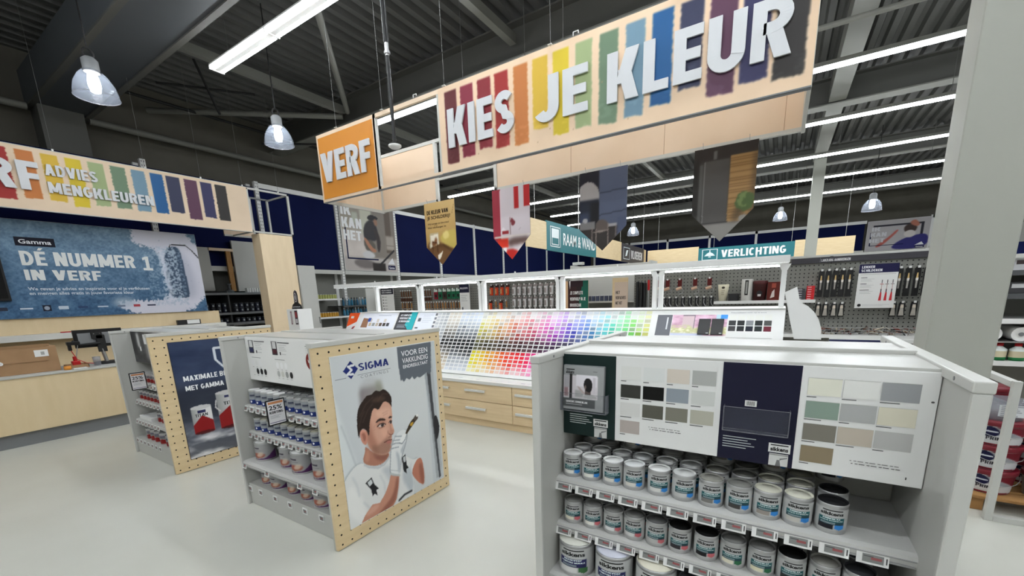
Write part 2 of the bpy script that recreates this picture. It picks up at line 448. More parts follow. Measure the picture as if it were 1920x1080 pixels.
# far steel column and the roof steel
def hbeam(name, axis, a0, a1, c, z0, wd, h, m='beam', fl='beam_light'):
    q = MB(); t = .025
    for lo, hi, mm in (((-wd / 2, z0), (wd / 2, z0 + t), fl), ((-t / 2, z0 + t), (t / 2, z0 + h - t), m), ((-wd / 2, z0 + h - t), (wd / 2, z0 + h), m)):
        if axis == 'x': q.box((a0, c + lo[0], lo[1]), (a1, c + hi[0], hi[1]), mm)
        else: q.box((c + lo[0], a0, lo[1]), (c + hi[0], a1, hi[1]), mm)
    return struct(q.out(name))
b = MB(); b.box((.58, 17.4, 0), (.90, 17.7, 5.5), 'column_grey'); struct(b.out('column', bevel=.01))
hbeam('beam', 'x', XL, XR, 6.95, 5.45, .34, .55, 'beam', 'beam_light')
hbeam('beam', 'x', XL, XR, 12.6, 5.45, .34, .55)
hbeam('beam', 'x', XL, XR, 18.2, 5.45, .34, .55)
hbeam('beam', 'x', XL, XR, 24.6, 5.45, .34, .55)
b = MB(); b.box((XL, 2.45, 5.15), (XR, 3.2, 5.75), 'beam_blue'); b.box((XL, 2.42, 5.13), (XR, 2.5, 5.16), 'beam'); b.box((XL, 3.15, 5.13), (XR, 3.23, 5.16), 'beam'); struct(b.out('beam'))
b = MB(); b.box((XL, 2.5, 0.0), (XL + .45, 3.1, 5.15), 'beam'); struct(b.out('column'))
b = MB(); b.box((.55, 7.2, 5.5), (.86, 17.8, 5.9), 'beam_light'); struct(b.out('beam'))
b = MB(); b.box((9.6, 3.25, 5.5), (9.9, 24, 5.9), 'beam_light'); struct(b.out('beam'))
for i, (x, y0, y1) in enumerate(((-8.55, 3.2, 6.8), (-4.1, 3.2, 6.8), (-8.55, 7.1, 12.5), (-4.1, 7.1, 12.5), (3.9, 3.2, 12.5), (-4.1, 12.7, 18.1), (-8.55, 12.7, 18.1), (4.6, 12.7, 18.1))):
    b = MB(); b.box((x - .06, y0, 5.66), (x + .06, y1, 5.80), 'beam_light'); struct(b.out('beam'))
for p0, p1 in (((-5.5, 4.05, 5.62), (-8.3, 6.7, 5.62)), ((-8.6, 6.8, 5.62), (-11.5, 4.2, 5.62)), ((-3.9, 7.2, 5.62), (-8.4, 12.4, 5.62))):
    b = MB(); b.cyl(p0, p1, .055, n=10, m='beam_light'); struct(b.out('beam'))
b = MB(); b.cyl((XL + .3, 3.2, 5.1), (XL + .3, 24, 5.1), .06, n=10, m='beam_light'); b.cyl((XL + .3, -4, 5.1), (XL + .3, 2.4, 5.1), .06, n=10, m='beam_light'); struct(b.out('pipe'))
b = MB(); b.cyl((XL + .9, 3.3, 5.6), (XL + .9, 24, 5.6), .03, n=8, m='black_matt'); struct(b.out('pipe'))
b = MB(); b.cyl((-1.0, 8.4, 5.25), (9.5, 8.4, 5.25), .04, n=8, m='beam_light'); b.cyl((-1.0, 8.4, 5.25), (-1.6, 8.4, 5.55), .04, n=8, m='beam_light'); struct(b.out('pipe'))
b = MB()
for p0, p1 in (((-9.2, 4.2, 5.9), (-9.2, 4.5, 5.1)), ((-9.7, 3.75, 5.5), (-8.8, 5.0, 5.5)), ((-9.5, 6.9, 5.5), (-9.5, 6.9, 4.55)), ((-10.4, 5.9, 5.2), (-8.6, 7.4, 5.2))): b.cyl(p0, p1, .022, n=6, m='black_matt')
struct(b.out('cable_tray'))

# ------------------------------------------------------------------ ceiling lights: one continuous batten line per row
ROWS = [(-4.9, -7.0, 8.0), (-2.05, -7.0, 8.0), (0.8, -7.2, 8.0), (3.62, -7.29, 7.0), (6.3, -7.0, 8.5), (9.15, -7.5, 8.5), (11.95, -9.98, 9.0), (14.85, -8.4, 9.0), (17.8, -9.0, 9.0), (20.7, -9.5, 9.0)]
for i, (y, x0, x1) in enumerate(ROWS):
    lab = 'long white LED light line under the dark deck, %s row counted from the camera' % ORD[i - 3] if i >= 3 else 'long white LED light line above the aisle behind the camera, %s row' % ORD[2 - i]
    r = root('light_line', lab, 'ceiling light', (x0, y, 5.0), 'white LED light lines under the roof')
    if y < 5.0:
        b = MB(); b.box((x0, y - .10, 5.0), (x1, y + .10, 5.02), 'white'); b.box((x0, y - .035, 4.965), (x1, y + .035, 5.0), 'white'); b.box((x0, y - .04, 5.02), (x1, y + .04, 5.07), 'white')
        x = x0
        while x < x1 - .1:
            b.box((x - .01, y - .1, 4.955), (x + .012, y + .1, 5.0), 'white'); x += 1.5
        b.out('housing', r)
        b = MB(); x = x0
        while x < x1 - .2:
            for s in (-.07, .07): b.cyl((x + .04, y + s, 4.975), (min(x + 1.46, x1), y + s, 4.975), .022, n=8, m='led')
            x += 1.5
        b.out('tube', r, label='glowing white LED tubes')
    else:
        b = MB(); b.box((x0, y - .07, 5.0), (x1, y + .07, 5.06), 'beam_light'); b.out('housing', r)
        b = MB(); b.box((x0, y - .05, 4.965), (x1, y + .05, 4.999), 'led'); b.out('tube', r, label='glowing white diffuser')
    b = MB(); x = x0 + .4
    while x < x1:
        b.cyl((x, y, 5.05), (x, y, ZC - .001), .005, n=6, m='wire_grey'); x += 3.0
    b.out('suspension_rod', r)

# ------------------------------------------------------------------ glass pendant lamps
def pendant(loc, label, s=1.0):
    x, y, z = loc
    r = root('pendant_lamp', label, 'pendant lamp', loc, 'clear glass pendant lamps', 0)
    b = MB(); b.lathe([(.215 * s, 0), (.212 * s, .05 * s), (.19 * s, .14 * s), (.14 * s, .23 * s), (.085 * s, .29 * s)], loc, 28, 'lamp_glass'); b.out('lamp_shade', r)
    b = MB(); b.lathe([(.217 * s, -.006), (.221 * s, .0), (.217 * s, .008)], loc, 28, 'clear_edge'); b.out('shade_rim', r)
    b = MB(); b.lathe([(.0001, .05 * s), (.045 * s, .06 * s), (.06 * s, .12 * s), (.055 * s, .2 * s), (.04 * s, .27 * s)], loc, 14, 'bulb'); b.out('bulb', r)
    b = MB(); b.lathe([(.075 * s, .27 * s), (.08 * s, .3 * s), (.08 * s, .40 * s), (.05 * s, .43 * s), (.0001, .43 * s)], loc, 16, 'mid_grey'); b.out('lamp_holder', r)
    b = MB(); b.tube([(x, y + .05 * s * math.cos(t), z + .47 * s + .06 * s * math.sin(t)) for t in np.linspace(-.6, 3.7, 9)], .012 * s, 6, 'black_matt'); b.cyl((x, y, z + .52 * s), (x, y, ZC + .03), .009, n=6, m='black_matt'); b.out('cord', r)
pendant((-7.25, 2.16, 4.12), 'large clear glass pendant lamp over the service counter, nearest the camera')
pendant((-7.12, 4.33, 4.12), 'clear glass pendant lamp beside the orange board of the hanging sign')
pendant((-4.8, 16.2, 3.62), 'small glass pendant lamp beside the grey kitchen pennant')
pendant((-.22, 18.6, 3.9), 'small glass pendant lamp left of the far steel column', 1.05)
pendant((2.15, 17.3, 3.75), 'small glass pendant lamp right of the far steel column', 1.15)

# ================================================================== PAINT CANS
LABELS = {}
def can_proto_parts(r, h, style, col, lid):
    """build one can at the origin under a hidden-free prototype; returns the Empty"""
    t = root('paint_can', 'x', 'paint can', (0, 0, 0))
    b = MB()
    b.lathe([(r * .985, 0), (r, .003), (r, .006), (r * .975, .010), (r * .975, h - .010), (r, h - .006), (r, h - .002), (r * .96, h)], n=24, m='tin')
    b.disc((0, 0, .002), r * .97, 24, 'tin')
    b.out('body', t)
    b = MB()
    b.lathe([(r * .955, h + .001), (r * .93, h + .001), (r * .915, h - .006), (r * .80, h - .006), (r * .78, h - .002), (.0001, h - .002)], n=24, m='print', col=lid)
    b.out('lid', t)
    if h > .15:
        b = MB()
        for s in (-1, 1): b.cyl((s * r * .97, 0, h * .88), (s * (r + .012), 0, h * .88), .012, n=8, m='tin_dark')
        b.tube([(-(r + .008), 0, h * .88)] + [((r + .006) * math.cos(a), (r + .012) * math.sin(a) * .55 - (r) * .85 * math.sin(a), h * .88 - .09 * math.sin(a) * .6) for a in np.linspace(math.pi, 0, 11)[1:-1]] + [((r + .008), 0, h * .88)], .0022, 6, 'steel')
        b.out('handle', t)
    # label wrapped on the front
    R = r * .975 + .0008; A = math.radians(88)
    nx, ny = 44, 34
    cv = Canvas(nx, ny, (184, 185, 184))
    L0 = .014; LH = h - .028
    Wd = 2 * R * A
    def bend(u, v, d):   # u measured along the arc from its middle
        a = u / R; return ((R + d) * math.sin(a), -(R + d) * math.cos(a), v)
    tx = MB(); fr = None
    if style in ('blue', 'rose', 'green', 'big'):
        tealc = (34, 92, 96) if style != 'big' else (44, 44, 92)
        tealc2 = (38, 66, 74) if style != 'big' else (38, 38, 78)
        c0, c1 = (.24, .80) if style != 'big' else (.22, .76)
        cv.rect(c0, .38, c1, .60, tealc); cv.rect(c0, .26, c1, .38, tealc2)
        cv.rect(c0, .05, .56, .25, col)
        bc = {'blue': (52, 128, 200), 'rose': (196, 104, 110), 'green': (44, 104, 70), 'big': (60, 104, 62)}[style]
        cv.rect(.60, .09, c1 + .01, .27, bc); cv.ell(.70, .10, .06, .07, bc, 0)
        W = lambda f: (f - .5) * Wd
        hz = lambda f: L0 + f * LH
        n = 10
        us = np.linspace(W(c0 + .08), W(c1 - .06), n)
        tx.add([bend(u, hz(.90), .0006) for u in us] + [bend(u, hz(.945), .0006) for u in us], [(i, i + 1, n + i + 1, n + i) for i in range(n - 1)], 'print', (18, 18, 18))
        tx.text(None, 'sikkens', W(c0 + .04), hz(.70), W(c1 - .04) - W(c0 + .04), LH * .16, .0006, 0, 'print', (26, 26, 26), .035, 1.0, bend)
        tx.text(None, 'BINNENLAK' if style != 'big' else 'MUURVERF', W(c0 + .10), hz(.52), W(c1 - .10) - W(c0 + .10), LH * .055, .0006, 0, 'print', (222, 236, 236), .03, 1.0, bend)
        tx.text(None, 'LAQUE INTERIEURE' if style != 'big' else 'PEINTURE MURALE', W(c0 + .05), hz(.42), W(c1 - .04) - W(c0 + .05), LH * .06, .0006, 0, 'print', (222, 236, 236), .03, 1.0, bend)
        for q in (.345, .30): 
            us = np.linspace(W(c0 + .06), W(c1 - .2), 6); tx.add([bend(u, hz(q), .0006) for u in us] + [bend(u, hz(q + .018), .0006) for u in us], [(i, i + 1, 7 + i, 6 + i) for i in range(5)], 'print', (170, 190, 192))
    elif style == 'sigma':
        cv.a[:] = (146, 150, 154); cv.rect(0, 0, 1, .36, (26, 44, 108)); cv.poly([(0, .36), (.5, .30), (1, .42), (1, .34), (0, .3)], (26, 44, 108), 1)
        cv.rect(.2, .55, .8, .80, (124, 128, 132)); cv.rect(.28, .66, .72, .76, (60, 66, 84)); cv.rect(.3, .58, .7, .62, (110, 114, 122))
        cv.ell(.34, .20, .06, .085, (236, 238, 240), 0)
    elif style == 'purple':
        cv.a[:] = (152, 152, 152)
        cv.poly([(0, 0), (1, 0), (1, .62), (.62, .10), (.3, .02), (0, .1)], (84, 46, 92), 1, 1, False)
        cv.poly([(.1, .16), (.4, .10), (.62, .2), (.6, .42), (.35, .45), (.12, .36)], (150, 78, 60), 2)
        cv.poly([(.3, .2), (.55, .2), (.6, .5), (.42, .52)], (204, 190, 170), 2, .8)
        cv.rect(.14, .70, .46, .80, (70, 66, 76)); cv.rect(.14, .60, .5, .63, (120, 118, 122))
    elif style == 'titan':
        cv.a[:] = (150, 150, 150)
        cv.poly([(0, 0), (1, 0), (1, .34), (.5, .52), (0, .34)], (128, 26, 26), 1, 1, False)
        cv.rect(.3, .74, .7, .84, (40, 44, 80)); cv.rect(.28, .58, .72, .68, (80, 84, 84)); cv.rect(.7, .02, .8, .12, (230, 230, 230))
    elif style == 'dark':
        cv.a[:] = col; cv.rect(.25, .35, .75, .75, tuple(min(255, c + 40) for c in col))
    ang = lambda U: (U - .5) * 2 * A
    lo = cv.mesh_into('can_label', t, lambda U, V: np.stack([R * np.sin(ang(U)), -R * np.cos(ang(U)), L0 + V * LH], 1))
    if tx.v:
        tx.out('label_print', lo)
    return t
PROTO = {}
FACE = 0.0
def can(loc, r, h, style, col, lid, label, group, rz=0.0):
    k = (round(r, 4), round(h, 4), style, col, lid)
    if k not in PROTO:
        p = can_proto_parts(r, h, style, col, lid); PROTO[k] = p
        p.location = loc; p.rotation_euler = (0, 0, rz); p['label'] = label; p['group'] = group
        WORLD[p.name] = Vector(loc)
        return p
    return dup(PROTO[k], loc, label, group, rz)

# ================================================================== DISPLAY STANDS
def price_tag(b, fr, u, v, w_, h_):
    b.fbox(fr, u - w_ / 2, v, u + w_ / 2, v + h_, 0, .006, 'white')
    b.rect(fr, u - w_ * .32, v + h_ * .17, u + w_ * .34, v + h_ * .83, .0066, 'print', (128, 130, 128))
    b.rect(fr, u - w_ * .05, v + h_ * .42, u + w_ * .28, v + h_ * .62, .0070, 'print', (150, 84, 84))
    b.rect(fr, u - w_ * .28, v + h_ * .62, u + w_ * .02, v + h_ * .70, .0070, 'print', (80, 82, 82))
    b.rect(fr, u + w_ * .41, v + h_ * .25, u + w_ * .45, v + h_ * .75, .0066, 'print', (60, 60, 60))

def stand(name, label, x0, x1, peg, shelves, tags, taguw, hz0, hz1, ztop=1.362):
    yf, yb, ym = 1.41, 2.51, 1.96
    t = root(name, label, 'paint display stand', ((x0 + x1) / 2, ym, 0), 'paint display stands on the shop floor')
    th = .03
    for s, x in ((0, x0), (1, x1)):
        if peg and s == 1: continue
        lo, hi = (x - th, x) if s == 0 else (x, x + th)
        yf = 1.465 if peg else 1.41
        if peg: lo = x - .02
        b = MB(); b.box((lo, yf, 0), (hi, yb, ztop - .03), 'stand_grey'); pn = b.out('side_panel', t, .004)
        b = MB(); b.box((lo - .006, yf - .006, ztop - .03), (hi + .006, yb + .006, ztop), 'stand_edge')
        b.box((lo - .003, yf - .005, 0.0), (hi + .003, yf + .012, ztop - .03), 'stand_edge')
        for yy in (yf + .12, (yf + yb) / 2, yb - .12): b.cyl(((lo if s else hi) - (.007 if s else -.007), yy, ztop - .016), ((lo if s else hi) - (.002 if s else -.002), yy, ztop - .016), .006, n=8, m='mid_grey')
        b.out('edge_trim', pn, .004)
    yf = 1.41
    if peg:
        b = MB(); b.box((x1, yf, 0), (x1 + .018, yb, ztop - .03), 'stand_grey'); pn = b.out('side_panel', t, .003)
        b = MB(); b.box((x1 - .004, yf - .006, ztop - .03), (x1 + .046, yb + .006, ztop), 'stand_edge'); b.out('edge_trim', pn, .004)
        fr = Fr((x1 + .040, yf, 0), (0, 1, 0)); Wp = yb - yf; Hp = ztop - .03
        b = MB(); b.fbox(fr, 0, 0.006, Wp, Hp, -.022, 0, 'ply')
        du = Wp / 15.0; dv = Hp / 19.0
        for i in range(15):
            for j in range(19):
                u = (i + .5) * du; v = (j + .5) * dv
                if 1 < i < 13 and 1 < j < 17: continue
                b.ell(fr, u, v, .0068, .0068, .0006, 'print', (26, 20, 14), 12)
        b.out('pegboard', t, label='pale plywood pegboard with dark holes')
    # back panel with its ridge, base, ledges
    b = MB(); b.box((x0, ym - .02, 0), (x1, ym + .02, ztop), 'stand_grey'); b.box((x0, ym - .035, ztop - .025), (x1, ym + .035, ztop + .006), 'ledge_grey'); b.out('back_panel', t, .003)
    b = MB(); b.box((x0, yf + .075, 0), (x1, ym - .02, .18), 'stand_grey'); b.box((x0, ym + .02, 0), (x1, yb - .075, .18), 'stand_grey'); b.out('base', t, .003)
    b = MB(); b.box((x0, 1.635, hz1 - .002), (x1, ym - .036, hz1 + .010), 'ledge_grey'); b.box((x0, ym + .036, hz1 - .002), (x1, yb - .22, hz1 + .010), 'ledge_grey'); b.out('top_ledge', t, .002)
    # shelves
    for z, y0, tz in shelves:
        b = MB(); b.box((x0, y0 + .02, z - .03), (x1, ym - .02, z), 'shelf_grey')
        V = [(y0 + .02, z), (y0, z - .006), (y0 - .004, z - .018), (y0 - .002, z - .042), (y0 + .02, z - .042)]
        n = len(V); b.add([(x0, y, zz) for y, zz in V] + [(x1, y, zz) for y, zz in V], [(n + i, n + (i + 1) % n, (i + 1) % n, i) for i in range(n)] + [tuple(range(n)), tuple(reversed(range(n, 2 * n)))], 'shelf_grey')
        b.box((x0 + .002, y0 - .006, z - .040), (x1 - .002, y0 - .002, z - .034), 'shelf_lip'); b.box((x0 + .002, y0 - .006, z - .020), (x1 - .002, y0 - .002, z - .016), 'shelf_lip')
        sh = b.out('shelf', t)
        first = None
        tw, tH = taguw
        for u in tags[(z)]:
            if first is None:
                b = MB(); f2 = Fr((0, y0 - .007, tz), (1, 0, 0), (0, .25, 1)); price_tag(b, f2, u, 0, tw, tH); first = b.out('price_tag', sh); u0 = u
            else:
                c = first.copy(); C.objects.link(c); c.parent = sh; c.location = (u - u0, 0, 0); WORLD[c.name] = WORLD[sh.name]
    # header board
    fr = Fr((x0, 1.63, hz0), (1, 0, 0))
    b = MB(); b.fbox(fr, .002, 0, x1 - x0 - .002, hz1 - hz0, -.03, 0, 'white'); hd = b.out('header_board', t, .002)
    return t, hd, fr

# ---- right stand
X0, X1 = -.775, .415
tg = {.80: [-.738 + .0955 * i for i in range(12)], .581: [-.741 + .0955 * i for i in range(12)], .371: [-.70 + .16 * i for i in range(7)]}
t, hd, fr = stand('paint_display_stand', 'grey paint stand nearest the camera with a wide swatch header board', X0, X1, False,
                  [(.80, 1.556, .744), (.581, 1.556, .526), (.371, 1.47, .318)], tg, (.078, .038), .985, 1.343)
W_ = X1 - X0; hh = 1.343 - .985
k = 1.63
def hx(x): return x - X0
b = MB()
b.rect(fr, .002, 0, hx(-.537), hh, .001, 'print', (22, 40, 38)); b.rect(fr, hx(-.147), 0, hx(.085), hh, .001, 'print', (24, 24, 46))
lf = [[(222, 222, 218), (220, 222, 220), (212, 202, 190), (172, 173, 170)], [(58, 58, 54), (14, 14, 14), (142, 150, 158), (204, 206, 202)], [(212, 211, 208), (88, 87, 78), (124, 122, 110), (176, 174, 160)], [(176, 166, 160)]]
for j, row in enumerate(lf):
    for i, c in enumerate(row):
        u = hx(-.516 + .0895 * i); v = 1.305 - .0752 * j - .985
        b.rect(fr, u, v - .054, u + .080, v, .001, 'print', c); b.rect(fr, u, v - .062, u + .022 + .012 * ((i * 3 + j) % 3), v - .059, .001, 'print', (70, 70, 70))
rt = [[(226, 225, 210), (226, 226, 222), (152, 154, 156)], [(134, 152, 140), (172, 173, 172), (216, 211, 192)], [(124, 120, 110), (190, 180, 166), (184, 184, 182)], [(140, 126, 102)]]
for j, row in enumerate(rt):
    for i, c in enumerate(row):
        u = hx(.103 + .0915 * i); v = 1.305 - .0765 * j - .985
        b.rect(fr, u, v - .057, u + .088, v, .001, 'print', c); b.rect(fr, u, v - .064, u + .026 + .01 * ((i + 2 * j) % 3), v - .0615, .001, 'print', (70, 70, 70))
        for (a0, a1, b0, b1) in ((u, u + .088, v - .0005, v + .0005), (u, u + .0008, v - .057, v)): b.rect(fr, a0, b0, a1, b1, .0014, 'print', (176, 176, 170))
for (u, v) in ((-.40, .078), (.235, .058)):
    [b.rect(fr, hx(u) + .004 * (j // 12) + .0098 * (j % 12), v - .009 * (j // 12), hx(u) + .004 * (j // 12) + .0098 * (j % 12) + .0045 + .003 * (j * 7 % 3), v - .009 * (j // 12) + .0022, .001, 'print', (110, 110, 108) if j < 12 else (60, 60, 60)) for j in range(24)]
for (u, v, n) in ((-.742, .092, 5), (-.132, .085, 5)):
    b.lines(fr, hx(u), v, .105, n, .0095, .003, .0018, (190, 196, 196))
# bucket pictogram with the maker's word
for u in (-.632, .012):
    f0 = hx(u)
    b.rect(fr, f0, .050, f0 + .064, .083, .0018, 'print', (222, 222, 220)); b.rect(fr, f0 + .006, .075, f0 + .058, .079, .0024, 'print', (20, 20, 20))
    b.text(fr, 'sikkens', f0 + .006, .055, .052, .015, .0024, 0, 'print', (20, 20, 20), .035)
    b.rect(fr, f0 + .004, .002, f0 + .060, .046, .0018, 'print', (204, 204, 202)); b.rect(fr, f0 + .004, .040, f0 + .060, .044, .0024, 'print', (150, 150, 148))
    b.poly(fr, [(f0 + .024, .002), (f0 + .028, .024), (f0 + .036, .024), (f0 + .040, .002)], .0024, 'print', (120, 120, 120)); b.poly(fr, [(f0 + .036, .03), (f0 + .058, .036), (f0 + .058, .033), (f0 + .040, .026), (f0 + .036, .022)], .0028, 'print', (110, 110, 110))
b.rect(fr, hx(-.071), .205, hx(-.035), .226, .0018, 'print', (226, 226, 224))
for i in range(9): b.rect(fr, hx(-.066) + .003 * i, .208, hx(-.066) + .003 * i + .0012 + .0006 * (i % 2), .223, .0022, 'print', (30, 30, 30))
b.ell(fr, hx(.402), .27, .004, .003, .0012, 'print', (90, 90, 90)); b.rect(fr, hx(.372), .022, hx(.375), .03, .0012, 'print', (60, 60, 60))
b.out('header_print', hd)
# clear brochure pockets
def pocket(parent, u0, u1, v0, v1, dep):
    b = MB()
    b.fbox(fr, u0, v0, u1, v1, dep, dep + .002, 'clear'); b.fbox(fr, u0, v0, u1, v0 + .003, .001, dep + .002, 'clear')
    for u in (u0, u1 - .003): b.fbox(fr, u, v0, u + .003, v1, .001, dep + .003, 'clear_edge')
    b.fbox(fr, u0, v0, u1, v0 + .003, dep, dep + .003, 'clear_edge'); b.fbox(fr, u0, v1 - .0015, u1, v1, dep, dep + .003, 'clear_edge')
    return b.out('brochure_pocket', parent, label='clear acrylic brochure pocket')
pocket(hd, hx(-.135), hx(.065), .115, .205, .028)
pocket(hd, hx(-.772), hx(-.565), .115, .195, .034)
# the sample pack in the left pocket
tp = root('sample_pack', 'flat grey sample pack with a photo of a painter in the dark green header pocket', 'sample pack', (hx(-.665) + X0, 1.6, 1.1))
f3 = Fr((-.765, 1.605, 1.104), (1, 0, 0), (0, .06, 1))
b = MB(); b.fbox(f3, 0, 0, .185, .195, -.018, 0, 'mid_grey'); b.out('pack', tp, .004)
cv = Canvas(90, 90, (150, 152, 152))
cv.rect(0, .26, .86, .78, (206, 200, 204)); cv.rect(.02, .5, .14, .78, (170, 168, 172)); cv.rect(.02, .3, .12, .5, (150, 120, 124), 2); cv.rect(.15, .24, .22, .82, (36, 34, 36), 1)
cv.rect(.32, .55, .84, .80, (224, 220, 226), 1); cv.rect(.74, .4, .8, .76, (200, 194, 200), 1); cv.rect(.3, .3, .5, .45, (168, 166, 166), 2)
cv.poly([(.34, .56), (.42, .52), (.52, .42), (.56, .40), (.52, .36), (.40, .46)], (176, 160, 158), 1)
cv.poly([(.48, .28), (.56, .38), (.70, .38), (.82, .34), (.86, .28)], (176, 174, 174), 1)
cv.poly([(.54, .56), (.55, .36), (.69, .36), (.70, .56)], (96, 84, 82), 1, 1, False); cv.poly([(.52, .52), (.51, .62), (.55, .72), (.62, .75), (.70, .70), (.73, .60), (.71, .46), (.66, .42), (.58, .44)], (34, 32, 34), 1); cv.ell(.555, .53, .02, .05, (120, 104, 100), 1)
cv.rect(.0, .06, .80, .25, (78, 80, 80), 1); cv.rect(.06, .90, .28, .925, (20, 20, 20)); cv.rect(.74, .88, .84, .89, (90, 90, 90))
pp = cv.flat('pack_print', tp, f3, .002, .002, .181, .19, .0006)
b = MB(); b.text(f3, 'sikkens', .012, .158, .038, .014, .0014, 0, 'print', (30, 30, 30), .03); b.text(f3, 'SIKKENS BINNENLAK', .014, .032, .10, .009, .0014, 0, 'print', (236, 236, 236), .03); b.rect(f3, .014, .024, .09, .0265, .0014, 'print', (190, 190, 190)); b.out('pack_lettering', pp)

# ---- cans on the right stand
G1 = 'small paint cans on the right stand'
cols1 = [((226, 226, 222), (232, 232, 230)), ((222, 222, 214), (232, 232, 230)), ((214, 212, 204), (230, 230, 228)), ((206, 204, 196), (226, 228, 228)), ((208, 208, 204), (228, 228, 226)), ((188, 188, 186), (206, 207, 205)), ((120, 118, 114), (140, 139, 132)), ((66, 64, 62), (120, 120, 116)), ((150, 142, 134), (196, 195, 180)), ((190, 188, 180), (206, 205, 190)), ((30, 28, 36), (26, 26, 28))]
xs1 = [-.724, -.635, -.539, -.449, -.349, -.255, -.158, -.064, .024, .114, .207]
LIDN = ['white', 'white', 'white', 'white', 'white', 'pale grey', 'taupe', 'dark grey', 'pale stone', 'cream', 'black']
for i, x in enumerate(xs1):
    c, l = cols1[i]
    a = math.atan2(x, 1.6) * -.55
    can((x, 1.622, .80), .0435, .102, 'blue', c, l, '%s lidded small can, %s from the left, front of top shelf, right stand' % (LIDN[i], ORD[i]), G1, a + rng.normal(0, .06))
    if i < 10:
        can((x + .008, 1.722, .80), .0435, .102, 'blue', c, tuple(int(q * .93) for q in l), 'small paint can behind the %s front can on the top shelf of the right stand' % ORD[i], G1, a + rng.normal(0, .1))
        can((x + .012, 1.822, .80), .0435, .102, 'blue', c, l, 'small paint can at the back behind the %s front can, top shelf, right stand' % ORD[i], G1, a)
for x, i in ((-.70, 0), (-.52, 2), (-.15, 6), (.03, 8), (.20, 10)):
    can((x + .012, 1.822, .9025), .0435, .102, 'blue', cols1[i][0], cols1[i][1], 'small paint can stacked on another at the back, over the %s front can, right stand' % ORD[i], G1, .1)
can((.207 + .01, 1.722, .80), .0435, .102, 'blue', cols1[10][0], cols1[10][1], 'black lidded small paint can behind the end can of the top shelf, right stand', G1)
cols2 = [((226, 222, 204), (150, 150, 146)), ((228, 226, 218), (150, 150, 148)), ((226, 226, 226), (142, 142, 140)), ((206, 206, 204), (136, 136, 134)), ((180, 180, 178), (120, 120, 120)), ((50, 46, 50), (24, 24, 24)), ((26, 24, 28), (20, 20, 20)), ((220, 216, 196), (138, 138, 136)), ((222, 218, 190), (140, 140, 138)), ((40, 40, 40), (20, 20, 20)), ((200, 196, 186), (168, 167, 160)), ((90, 90, 92), (62, 64, 68))]  # lids of this row have the under-shelf shade put into their colour
L2 = ['grey', 'grey', 'grey', 'mid grey', 'mid grey', 'black', 'black', 'grey', 'grey', 'black', 'stone grey', 'dark slate']
xs2 = [-.715, -.623, -.528, -.438, -.347, -.257, -.160, -.068, .024, .115, .208, .30]
for i, x in enumerate(xs2):
    c, l = cols2[i]; st = 'rose' if i < 7 else 'green'
    a = math.atan2(x, 1.6) * -.55
    can((x, 1.612, .581), .0435, .102, st, c, l, '%s shade-toned lidded small can, %s from the left, front of second shelf, right stand' % (L2[i], ORD[i]), G1, a + rng.normal(0, .06))
    if i != 5: can((x + .006, 1.715, .581), .0435, .102, st, c, l, 'small paint can behind the %s front can on the second shelf of the right stand' % ORD[i], G1, a)
G2 = 'large paint cans on the right stand'
for i, (x, l, n) in enumerate(((-.684, (226, 226, 216), 'white'), (-.510, (206, 208, 220), 'pale blue'), (-.334, (222, 218, 200), 'cream'))):
    can((x, 1.57, .371), .080, .150, 'big', (206, 206, 204), l, 'large paint can with %s lid on the lowest visible shelf, %s from the left' % (n, ORD[i]), G2, -math.atan2(x, 1.6) * .2 + .12)
for i, x in enumerate((-.20, -.10, 0.0, .1, .2, .3)):
    can((x, 1.56, .371), .0435, .128, 'green', (180, 180, 176), (70, 72, 76), 'small dark lidded paint can right of the large cans, lowest visible shelf, %s of six' % ORD[i], G1, .05)

# ---- cardboard stand-up on top of the right stand (seen from its blank back)
fr4 = Fr((.016, 2.16, 1.374), (1, 0, 0))
pts = [(.052, 0), (.030, .08), (.002, .198), (.044, .220), (.056, .170), (.070, .150), (.090, .138), (.112, .115), (.130, .085), (.143, .045), (.147, 0)]
b = MB(); b.prism(fr4, pts, -.003, .003, 'white'); b.prism(Fr((.10, 2.163, 1.374), (0, 1, 0)), [(0, 0), (.07, 0), (0, .14)], -.0015, .0015, 'white')
tag(b.out('cardboard_cutout'), 'blank white cardboard cut-out standing on top of the right paint stand', 'cardboard cut-out')

